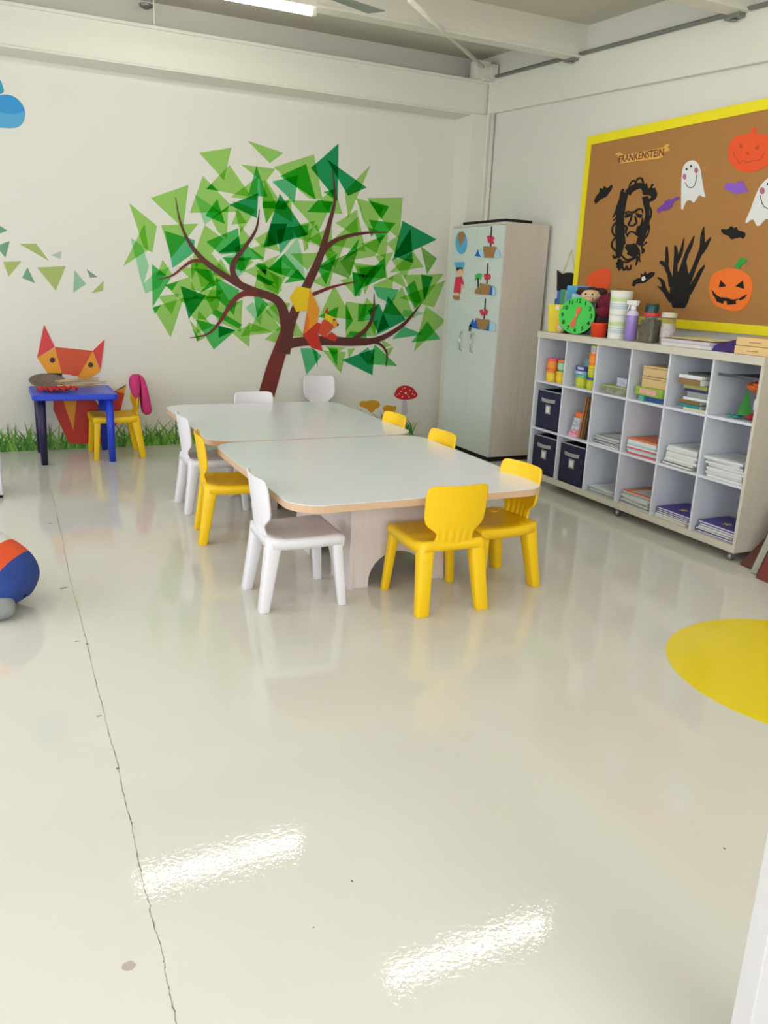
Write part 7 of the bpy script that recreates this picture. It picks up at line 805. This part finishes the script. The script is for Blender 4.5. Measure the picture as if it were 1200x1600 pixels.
for k, (hh, lab) in enumerate(((.055, 'lower plain wooden box on the green puzzle box'), (.052, 'upper plain wooden box on the green puzzle box'))):
    b = thing('wooden_box', lab, 'box', (SX+.15, y0+.125, z+.092+k*.072), .03*k)
    MB().box(-.13, -.11, 0, .13, .11, hh).build('box', woodm, b, bevel=.002)
    MB().box(-.132, -.112, hh+.002, .132, .112, hh+.014).build('lid', woodm, b, bevel=.002)
# second column, middle row: small packets and leaning boards
y0, y1, z = cell(1, 1); z += .0005
zz = z
for k, (nmn, hh, mm) in enumerate((('lowest, pink', .028, mat('pack_pink', (230, 120, 170), .5, rgb2=(240, 200, 220), nscale=40)), ('second from the bottom, pink and white', .026, prn3), ('third from the bottom, white', .03, prn), ('fourth from the bottom, white', .03, mat('pack_white', (226, 226, 230), .6, rgb2=(120, 130, 150), nscale=50)), ('fifth from the bottom, white striped', .03, prn), ('topmost, orange', .04, mat('pack_orange', (224, 110, 60), .6)))):
    p_ = carton('craft_packet', 'craft packet, %s, in the second column of cubes' % nmn, 'packet', SX+.09+.004*k, y0+.195-.006*k, zz, .13, .10, hh-.001, .15*((k % 3)-1), mm); p_['group'] = 'craft packets in the second column'; zz += hh
for k in range(3):
    b = thing('wooden_board', ('leftmost thin wooden board leaning in the second column, middle row', 'middle thin wooden board leaning in the second column', 'rightmost dark board leaning in the second column, middle row')[k], 'board', (SX+.03, y0+.135-.028*k, z+.001), 0, 'boards leaning in the second column')
    b.rotation_euler = (radians(8), 0, 0)
    MB().box(0, -.006, 0, .26, .006, .31).build('panel', mat('board_brown%d' % k, ((166, 112, 66), (150, 98, 56), (84, 70, 48))[k], .6, var=.1), b, bevel=.002)
# rightmost column, top cube: crafts
y0, y1, z = cell(5, 0); z += .0005
b = thing('paper_cone', 'green paper cone standing in the top cube of the rightmost column', 'cone', (SX+.10, y0+.15, z+.025))
MB().lathe([(.058, 0), (.001, .15)], 4).build('cone', mat('cone_green', (34, 130, 44), .6), b)
b = thing('scissors', 'turquoise-handled scissors lying in front of the green cone', 'scissors', (SX+.065, y0+.19, z+.012))
for s_ in (-1, 1):
    MB().tube([(.0+.022*cos(a), s_*.022+.016*sin(a), .0) for a in [k*pi/6 for k in range(13)]], .006, 8).build('handle', mat('handle_turquoise', (40, 150, 140), .4), b, smooth=True)
    MB().hexa([(.02, s_*.016, -.002), (.02, s_*.024, -.002), (.12, -s_*.004, -.002), (.12, -s_*.006, -.002)], [(.02, s_*.016, .001), (.02, s_*.024, .001), (.12, -s_*.004, .001), (.12, -s_*.006, .001)]).build('blade', chrome, b)
def crumple(name, label, cat, loc, r, m, seed):
    rnd = random.Random(seed); mb = MB(); seg, rings = 12, 7
    vs = []
    for j in range(rings+1):
        tt = pi*j/rings
        for i in range(seg):
            a = 2*pi*i/seg; q = rnd.uniform(.65, 1.15); vs.append((r[0]*q*sin(tt)*cos(a), r[1]*q*sin(tt)*sin(a), r[2]*(1+cos(tt)*(.8+.2*q))))
    fs = [(j*seg+i, (j+1)*seg+i, (j+1)*seg+(i+1) % seg, j*seg+(i+1) % seg) for j in range(rings) for i in range(seg)]
    o = mb.add(vs, fs).build(name, m); o.location = loc; return tag(o, label, cat)
crumple('red_felt_piece', 'crumpled red felt lying beside the green cone', 'craft material', (SX+.12, y0+.075, z), (.06, .05, .022), mat('felt_red', (170, 40, 44), .9), 3)
b = thing('craft_tray', 'thin dark tray across the upper part of the top right cube', 'tray', (SX+.19, y0+.155, z+.235))
MB().box(-.17, -.152, 0, .17, .152, .006).build('plate', mat('tray_dark', (70, 72, 80), .5), b)
MB().box(-.17, -.152, .006, -.166, .152, .016).build('lip', mat('tray_dark', (70, 72, 80), .5), b)
o = crumple('gift_bag', 'crumpled red and orange striped bag hanging under the dark tray', 'bag', (SX+.13, y0+.085, z+.155), (.08, .075, .036), mat('bag_red', (214, 60, 40), .6, rgb2=(224, 130, 40), nscale=30), 5)
b = crumple('white_ribbon', 'curled white ribbon at the right inside the top right cube', 'ribbon', (SX+.05, y0+.035, z+.06), (.008, .02, .04), pages, 9)

# ---------------------------------------------------------------- things on top of the shelf
TZ = ST+.0008
b = thing('pencil_holder', 'yellow square holder filled with small books and pens', 'holder', (SX+.105, 5.235, TZ), radians(32))
ylw = mat('holder_yellow', (226, 200, 12), .45)
MB().hexa([(-.062, -.062, 0), (.062, -.062, 0), (.062, .062, 0), (-.062, .062, 0)], [(-.075, -.075, .205), (.075, -.075, .205), (.075, .075, .205), (-.075, .075, .205)]).build('box', ylw, b, bevel=.003)
MB().box(-.076, -.014, .165, -.072, .012, .195).build('sticker', pages, b)
def upright(label, x, y, z, w_, h, d_, rz, tilt, m, m2=None, name='slim_book', txt=None):
    q = thing(name, label, 'book', (x, y, z), rz); q.rotation_euler = (0, tilt, rz)
    MB().box(0, -w_/2, 0, d_, w_/2, h).build('cover', m, q, bevel=.001)
    MB().box(.002, -w_/2-.0005, .003, d_-.002, -w_/2, h-.003).build('pages', pages, q)
    if txt: add_text(q, 'lettering', txt, .034, basis((0, -1, 0), (0, 0, 1), (-1, 0, 0), (-.001, 0, h*.72)), black)
    return q
upright('tall light blue book standing behind the yellow holder', SX+.27, 5.26, TZ+.002, .20, .345, .012, radians(28), .03, mat('book_sky', (70, 160, 206), .5))
upright('dark plum book standing behind the clock', SX+.25, 5.10, TZ+.002, .20, .335, .018, radians(30), .02, mat('book_plum', (52, 28, 46), .5))
upright('pale blue book with lettering standing behind the clock', SX+.20, 5.10, TZ+.002, .19, .285, .016, radians(30), .02, mat('book_pale_blue', (168, 196, 216), .5), txt='Lion Book')
upright('dark blue slim book in the yellow holder', SX+.09, 5.262, TZ+.12, .03, .185, .02, radians(30), .02, mat('book_royal', (24, 76, 160), .5))
upright('green slim book in the yellow holder', SX+.09, 5.215, TZ+.12, .04, .195, .02, radians(30), .02, mat('book_green', (24, 124, 80), .5))
tag(MB().tube([(SX+.09, 5.30, TZ+.12), (SX+.10, 5.305, TZ+.245)], .006, 8).build('marker_pen', mat('pen_teal', (20, 100, 130), .4), smooth=True), 'teal marker pen at the left inside the yellow holder', 'pen')
# black cat sign hanging on the wall
b = thing('cat_sign', 'black cat-ears sign hung on a yellow cord on the wall', 'wall decoration', (4.41, 5.79, 1.585))
MB().prism([(-.14, -.08), (.14, -.08), (.15, .0), (.165, .09), (.09, .055), (.03, .07), (-.03, .07), (-.09, .055), (-.165, .09), (-.15, 0)], lambda a, b_, t_: (-.006-t_, a, b_), 0, .008).build('cat_head', black, b, bevel=.001)
MB().tube([(-.006, .09, .05), (-.004, .0, .25), (-.006, -.08, .05)], .0035, 6).build('cord', mat('cord_yellow', (206, 196, 90), .7), b)
# plush cow holding the clock
cowc = mat('plush_cream', (214, 190, 150), .95, bump=.5, bscale=160); cowb = mat('plush_dark_brown', (52, 30, 24), .95, bump=.5, bscale=160)
b = thing('plush_cow', 'cream and dark brown plush cow sitting behind the green clock', 'soft toy', (SX+.165, 5.045, TZ), radians(40))
MB().ball((.01, 0, .12), (.06, .085, .12)).build('body', cowb, b, smooth=True)
h_ = MB().ball((-.02, -.05, .275), (.055, .075, .05)).ball((-.045, -.045, .262), (.045, .062, .038)).build('head', cowc, b, smooth=True)
MB().ball((-.085, -.048, .252), (.022, .036, .024)).build('muzzle', mat('plush_pink', (206, 160, 140), .95), h_, smooth=True)
MB().ball((-.01, -.13, .295), (.02, .04, .02)).ball((-.01, .03, .30), (.02, .035, .02)).build('ear', cowb, h_, smooth=True)
MB().ball((-.072, -.02, .288), .007).ball((-.072, -.07, .288), .007).build('eyes', black, h_, smooth=True)
MB().ball((0, -.05, .32), (.045, .05, .02)).build('fringe', cowb, h_, smooth=True)
for s_ in (-1, 1):
    l_ = MB().ball((-.06, s_*.138, .036), (.05, .036, .036)).build('foot', cowc, b, smooth=True)
    MB().ball((-.02, s_*.118, .045), (.05, .04, .042)).build('leg', cowb, b, smooth=True)
# clock
b = thing('teaching_clock', 'round green teaching clock with red hands and black numerals', 'clock', (SX+.055, 4.975, TZ+.134))
b.rotation_euler = (0, radians(8), radians(40))
cm = lambda prof, seg=40: prof
face = MB()
R_ = .131
vs = [(0, R_*cos(i*2*pi/48), R_*sin(i*2*pi/48)) for i in range(48)]
face.add(vs+[(.010, y, z) for x, y, z in vs], [tuple(range(48)), tuple(range(95, 47, -1))]+[(i, (i+1) % 48, 48+(i+1) % 48, 48+i) for i in range(48)])
face.build('dial', mat('clock_green', (40, 190, 52), .4), b)
for n_ in range(1, 13):
    a = pi/2-n_*pi/6
    add_text(b, 'numeral', str(n_), .042, basis((0, -1, 0), (0, 0, 1), (-1, 0, 0), (-.0015, -.105*cos(a), .105*sin(a))), black)
redh = mat('clock_hand_red', (226, 84, 56), .5)
def hand(ang, L_):
    d = Vector((0, -cos(ang), sin(ang))); n_ = Vector((0, d.z, -d.y)); P = []
    prof = [(0, .007), (.3, .01), (.6, .017), (.85, .016), (1, .004)]
    pts = [d*(f*L_)+n_*w_ for f, w_ in prof]+[d*(f*L_)-n_*w_ for f, w_ in reversed(prof)]
    return MB().add([(-.003, p.y, p.z) for p in pts]+[(-.0055, p.y, p.z) for p in pts], [tuple(range(len(pts))), tuple(range(2*len(pts)-1, len(pts)-1, -1))]+[(i, (i+1) % len(pts), len(pts)+(i+1) % len(pts), len(pts)+i) for i in range(len(pts))])
hand(radians(75), .065).build('hour_hand', redh, b); hand(radians(-108), .092).build('minute_hand', redh, b)
MB().ball((-.006, 0, 0), .004).build('hub', pages, b)
# maroon plush
mar = mat('plush_maroon', (104, 18, 44), .95, bump=.5, bscale=120)
b = thing('plush_toy', 'maroon soft toy with a dark hood sitting between clock and cup tower', 'soft toy', (SX+.20, 4.80, TZ), radians(40))
MB().ball((0, 0, .10), (.075, .085, .10)).build('body', mat('plush_plum', (48, 20, 30), .95), b, smooth=True)
MB().ball((-.01, .0, .235), (.075, .088, .072)).ball((-.02, 0, .175), (.08, .09, .05)).build('head', mar, b, smooth=True)
MB().ball((-.03, .05, .31), (.022, .03, .022)).ball((-.03, -.06, .285), (.02, .026, .018)).build('ears', cowb, b, smooth=True)
MB().ball((-.06, -.05, .268), (.022, .02, .014)).build('tuft', pages, b, smooth=True)
b = thing('red_cup', 'orange-red plastic cup in front of the maroon soft toy', 'cup', (SX+.065, 4.725, TZ))
MB().lathe([(.05, 0), (.058, .085), (.061, .088), (.061, .095), (.056, .095), (.047, .01)], 28).build('cup', mat('cup_red', (236, 66, 34), .35), b, smooth=True)
# cup tower
cupw = mat('paper_cup', (226, 226, 218), .6)
tower_z = TZ
bands = [mat('cup_green_band', (190, 214, 150), .6), mat('cup_blue_band', (140, 176, 200), .6)]
for k in range(2):
    b = thing('paper_cup', ('lower of the two tall striped white paper cups', 'upper of the two tall striped white paper cups')[k], 'cup', (SX+.10, 4.565, TZ+k*.1615), 0, 'tall paper cups on the shelf top')
    r0, r1, hh = .066+.004*k, .070+.005*k, .160
    MB().lathe([(r0, 0), (r1, hh-.006), (r1+.003, hh-.004), (r1+.003, hh), (r1-.002, hh), (r0-.004, .004)], 36).build('wall', cupw, b)
    def ring(z0_, z1_, m_): MB().lathe([(r0+(r1-r0)*z0_/hh+.0006, z0_), (r0+(r1-r0)*z1_/hh+.0006, z1_)], 36, close=False).build('stripe', m_, b)
    ring(.088, .112, bands[0]); ring(.116, .119, bands[0])
    for z_ in (.040, .050, .058, .070): ring(z_, z_+.0035, bands[1])
# spray bottle
b = thing('spray_bottle', 'clear spray bottle of purple liquid with a white trigger head', 'spray bottle', (SX+.075, 4.405, TZ))
MB().lathe([(.036, 0), (.040, .005), (.040, .16), (.036, .185), (.018, .2), (.016, .205)], 28).build('bottle', mat('lilac_liquid', (150, 124, 200), .2, var=.02), b, smooth=True)
MB().lathe([(.0402, .165), (.0362, .186), (.0184, .2005)], 28, close=False).build('shoulder', mat('bottle_clear', (206, 202, 220), .2), b, smooth=True)
MB().lathe([(.019, .203), (.019, .225), (.014, .228)], 16).build('collar', mat('trigger_white', (232, 232, 232), .4), b)
MB().hexa([(-.014, -.03, .225), (.014, -.03, .225), (.014, .06, .235), (-.014, .06, .235)], [(-.014, -.045, .262), (.014, -.045, .262), (.014, .06, .262), (-.014, .06, .262)]).build('trigger_head', MATS['trigger_white'], b, bevel=.005)
MB().tube([(0, .035, .238), (0, .047, .21), (0, .058, .185)], [.007, .006, .004], 8).build('trigger', MATS['trigger_white'], b, smooth=True)
# jar with nature bits
clr = mat('jar_clear', (228, 228, 220), .08, trans=.9, alpha=.3)
b = thing('glass_jar', 'clear jar of grey-brown pebbles with a red lid', 'jar', (SX+.085, 4.235, TZ), radians(12))
MB().prism(rrect(-.054, -.056, .054, .056, .02, 4), fl, .001, .165).build('jar', clr, b)
MB().prism(rrect(-.049, -.051, .049, .051, .02, 4), fl, .003, .145).build('pebbles', mat('pebbles', (120, 112, 92), .9, rgb2=(60, 56, 46), nscale=70, bump=1, bscale=80, bdist=.01), b)
MB().lathe([(.050, .165), (.053, .17), (.053, .188), (.050, .19)], 28).build('lid', mat('lid_red_jar', (196, 44, 56), .4), b)
b = thing('teal_tumbler', 'dark teal upturned tumbler behind the red-lidded jar', 'cup', (SX+.20, 4.365, TZ))
MB().lathe([(.048, 0), (.044, .14), (.045, .225), (.04, .243), (.034, .245)], 24).build('tumbler', mat('teal_dark', (6, 74, 76), .25), b, smooth=True)
b = thing('storage_jar', 'clear jar with a pale lid and a white label, right of the red-lidded jar', 'jar', (SX+.14, 4.135, TZ))
MB().lathe([(.042, 0), (.045, .006), (.045, .15), (.04, .165)], 28).build('jar', clr, b, smooth=True)
MB().lathe([(.039, .003), (.039, .13)], 24).build('contents', mat('jar_contents', (178, 160, 136), .8, rgb2=(224, 220, 214), nscale=40), b)
MB().lathe([(.0456, .04), (.0456, .11)], 28, close=False).build('paper_label', mat('jar_label', (224, 220, 216), .7, rgb2=(150, 140, 140), nscale=50), b)
MB().lathe([(.042, .165), (.048, .167), (.048, .195), (.044, .198)], 28).build('lid', mat('lid_cream', (206, 200, 180), .5), b)
# flat games and papers
gx = SX+.14
carton('board_game', 'flat white game box, lowest on the shelf top', 'board game', gx, 3.84, TZ, .26, .40, .022, .03, mat('game_white', (210, 206, 206), .5))
carton('board_game', 'flat lilac-grey game box with a brown edge, on the white one', 'board game', gx, 3.85, TZ+.023, .25, .41, .02, -.02, mat('game_lilac', (206, 196, 206), .5))
carton('drawing_sheet', 'brown cardboard sheet lying under the yellow papers', 'cardboard', gx+.01, 3.84, TZ+.0445, .25, .40, .004, .02, mat('card_brown', (120, 84, 76), .7))
carton('yellow_paper', 'yellow paper spread over the game boxes', 'paper', gx+.02, 3.82, TZ+.0493, .24, .36, .004, -.05, mat('paper_lemon', (224, 216, 110), .7, rgb2=(214, 210, 180), nscale=10))
carton('white_paper', 'loose white paper sticking out at the back of the yellow paper', 'paper', gx+.09, 3.60, TZ+.0541, .2, .34, .003, .12, mat('paper_white2', (206, 206, 200), .7))
bp_ = MB().hexa([(-.13, -.10, 0), (.12, -.11, 0), (.12, .06, 0), (-.1, .12, 0)], [(-.10, -.10, .075), (.12, -.11, .09), (.12, .04, .085), (-.08, .07, .035)])
o = bp_.build('folded_bag', mat('bag_blue', (40, 34, 140), .6, rgb2=(64, 18, 60), nscale=9), bevel=.008); o.location = (SX+.13, 3.565, TZ)
tag(o, 'folded blue and maroon cloth bag left of the wooden boxes', 'bag')
for k in range(2):
    b = thing('wooden_case', ('lower of two long pale wooden cases at the right end of the shelf', 'upper of two long pale wooden cases at the right end of the shelf')[k], 'case', (SX+.15+.015*k, 3.345, TZ+.047*k), 0, 'pale wooden cases on the shelf top')
    MB().box(-.14, -.13, 0, .14, .115+.01*k, .045).build('case', mat('case_pine', (226, 190, 132), .55, var=.06, nscale=5, stretch=(8, 1, 8)), b, bevel=.002)
    MB().box(-.1408, -.05, .018, -.14, .03, .022).build('printed_mark', mat('brand_burn', (150, 110, 70), .7), b)

# boards leaning by the right end of the shelf
def lean(label, y1, y0, xb, xt, zt, th, m):
    """board leaning on the right wall: foot at xb, head at xt"""
    L_ = hypot(xt-xb, zt); nx, nz = -zt/L_*th, (xt-xb)/L_*th
    mb = MB().hexa([(xb, y0, .001), (xb, y1, .001), (xb+nx, y1, nz+.001), (xb+nx, y0, nz+.001)], [(xt, y0, zt), (xt, y1, zt), (xt+nx, y1, zt+nz), (xt+nx, y0, zt+nz)])
    return tag(mb.build('leaning_board', m), label, 'board')
lean('maroon board leaning low beside the castor of the cube shelf', 3.20, 2.6, 3.87, 4.39, .42, .012, mat('board_maroon', (100, 56, 50), .6))
lean('grey board leaning on the right wall past the end of the shelf', 3.08, 2.4, 3.825, 4.36, 1.25, .012, mat('board_grey', (164, 166, 152), .6))
lean('black board leaning on the right wall against the grey board', 3.02, 2.4, 3.805, 4.33, 1.20, .016, black)
lean('dark red board at the right edge, leaning over the black board', 3.00, 2.4, 3.775, 4.29, 1.10, .010, mat('board_red', (116, 44, 40), .6))

# ---------------------------------------------------------------- crouching child at the left edge
person = thing('person', 'crouching child in a white, orange and blue top and grey trousers, left edge', 'person', (.02, 3.84, 0), radians(-32))
def skinned(name, verts, edges, radii, m, parent, sub=2):
    me = bpy.data.meshes.new(name); me.from_pydata(verts, edges, []); me.materials.append(m)
    o = bpy.data.objects.new(name, me); C.objects.link(o); o.parent = parent
    sk = o.modifiers.new('skin', 'SKIN'); sk.use_smooth_shade = True
    lay = me.skin_vertices[0] if me.skin_vertices else None
    if lay is None:
        bm = bmesh.new(); bm.from_mesh(me); bm.verts.layers.skin.verify(); bm.to_mesh(me); bm.free(); lay = me.skin_vertices[0]
    for i, r in enumerate(radii):
        lay.data[i].radius = r if isinstance(r, tuple) else (r, r); lay.data[i].use_root = (i == 0)
    s_ = o.modifiers.new('sub', 'SUBSURF'); s_.levels = sub; s_.render_levels = sub
    return o
skinm = mat('skin', (216, 168, 138), .55); jeans = mat('grey_trousers', (150, 154, 152), .9, rgb2=(110, 116, 114), nscale=14)
V = [(-.06, 0, .15), (-.15, 0, .22), (-.25, 0, .29), (-.34, 0, .34), (-.42, -.01, .37), (-.50, -.02, .385),
     (-.10, -.09, .12), (-.36, -.14, .19), (-.32, -.14, .05), (-.42, -.145, .03),
     (-.10, .09, .12), (-.36, .14, .19), (-.32, .14, .05), (-.42, .145, .03),
     (-.38, -.13, .31), (-.48, -.16, .19), (-.60, -.12, .08), (-.65, -.11, .05),
     (-.38, .13, .31), (-.48, .16, .19), (-.60, .12, .08), (-.65, .11, .05)]
E_ = [(0, 1), (1, 2), (2, 3), (3, 4), (4, 5), (0, 6), (6, 7), (7, 8), (8, 9), (0, 10), (10, 11), (11, 12), (12, 13), (3, 14), (14, 15), (15, 16), (16, 17), (3, 18), (18, 19), (19, 20), (20, 21)]
Rr = [.10, .10, .10, .09, .045, .075, .065, .05, .034, .024, .065, .05, .034, .024, .038, .028, .02, .016, .038, .028, .02, .016]
body = skinned('body', V, E_, Rr, skinm, person)
hd = MB().ball((-.57, -.02, .40), (.085, .078, .092), 20, 12).build('hair', mat('hair_dark', (52, 34, 26), .8), person, smooth=True)
MB().ball((-.60, -.02, .375), (.07, .066, .075)).ball((-.672, -.02, .375), (.012, .011, .016)).ball((-.664, -.02, .345), (.008, .022, .006)).build('face', skinm, person, smooth=True)
MB().ball((-.664, -.05, .395), .008).ball((-.664, .01, .395), .008).build('eyes', black, person, smooth=True)
for s_ in (-1, 1):
    for k in range(5):
        yy = s_*.115+(k-2)*.011
        a0 = Vector((-.655, yy, .048)); L_ = (.03, .042, .046, .042, .03)[k]
        MB().tube([a0, a0+Vector((-L_*.6, (k-2)*.003, .0)), a0+Vector((-L_, (k-2)*.004, -.028))], [.0085, .0075, .006], 8).build('finger', skinm, person, smooth=True)
# trousers: seat, thighs and shins
tr = skinned('trousers', [(-.05, 0, .13), (-.12, 0, .17), (-.07, -.075, .095), (-.22, -.125, .10), (-.38, -.14, .19), (-.33, -.14, .07), (-.07, .075, .095), (-.22, .125, .10), (-.38, .14, .19), (-.33, .14, .07)],
             [(0, 1), (0, 2), (2, 3), (3, 4), (4, 5), (0, 6), (6, 7), (7, 8), (8, 9)], [.115, .11, .090, .088, .066, .052, .090, .088, .066, .052], jeans, person)
skinned('trouser_leg', [(-.20, -.17, .07), (-.10, -.15, .068), (.005, -.135, .06), (.05, -.10, .055), (-.32, -.17, .07)], [(0, 1), (1, 2), (2, 3), (0, 4)], [.075, .074, .062, .045, .06], jeans, person)
# striped top: loft of rings along the bent back
orange_c = mat('jersey_orange', (224, 84, 40), .85, var=.06); blue_c = mat('jersey_blue', (44, 74, 150), .85, rgb2=(30, 52, 122), nscale=9); white_c = mat('jersey_white', (226, 222, 226), .85)
path = []; tilt = []
for s_, rr_ in ((-.140, .012), (-.139, .06), (-.135, .085), (-.125, .120), (-.105, .142), (-.07, .160), (-.03, .170), (.01, .173), (.035, .173), (.06, .172), (.085, .170), (.10, .169), (.14, .165), (.20, .160), (.27, .155), (.34, .15), (.40, .13), (.44, .08), (.46, .05)):
    path.append(((-.085-.80*s_, .148+.60*s_-.25*max(0, s_)**2), rr_, rr_*1.02)); tilt.append(.90)
rings = []
for i_, (((x, z), rz_, ry_), tl) in enumerate(zip(path, tilt)):
    row = []
    for k in range(41):
        a = 2*pi*k/40; fold = 1+.018*sin(3*a+i_*.8)+.022*sin(6*a-i_*.9)*(2 < i_ < 8)
        u, v = ry_*cos(a)*fold, rz_*sin(a)*fold
        row.append((x+v*sin(tl)*.62, u, max(.045, z+v*cos(tl)*1.28)))
    rings.append(row)
mb = MB(); bands_ = [0]*6+[1]*3+[2]*9
for i in range(len(rings)-1): mb.grid([rings[i], rings[i+1]], bands_[i])
mb.build('striped_top', [blue_c, orange_c, white_c], person, smooth=True, weld=True, solid=.004, sub=1)
for s_ in (-1, 1):
    skinned('sleeve', [(-.35, s_*.10, .33), (-.41, s_*.14, .28), (-.49, s_*.16, .18)], [(0, 1), (1, 2)], [.062, .055, .042], white_c, person)
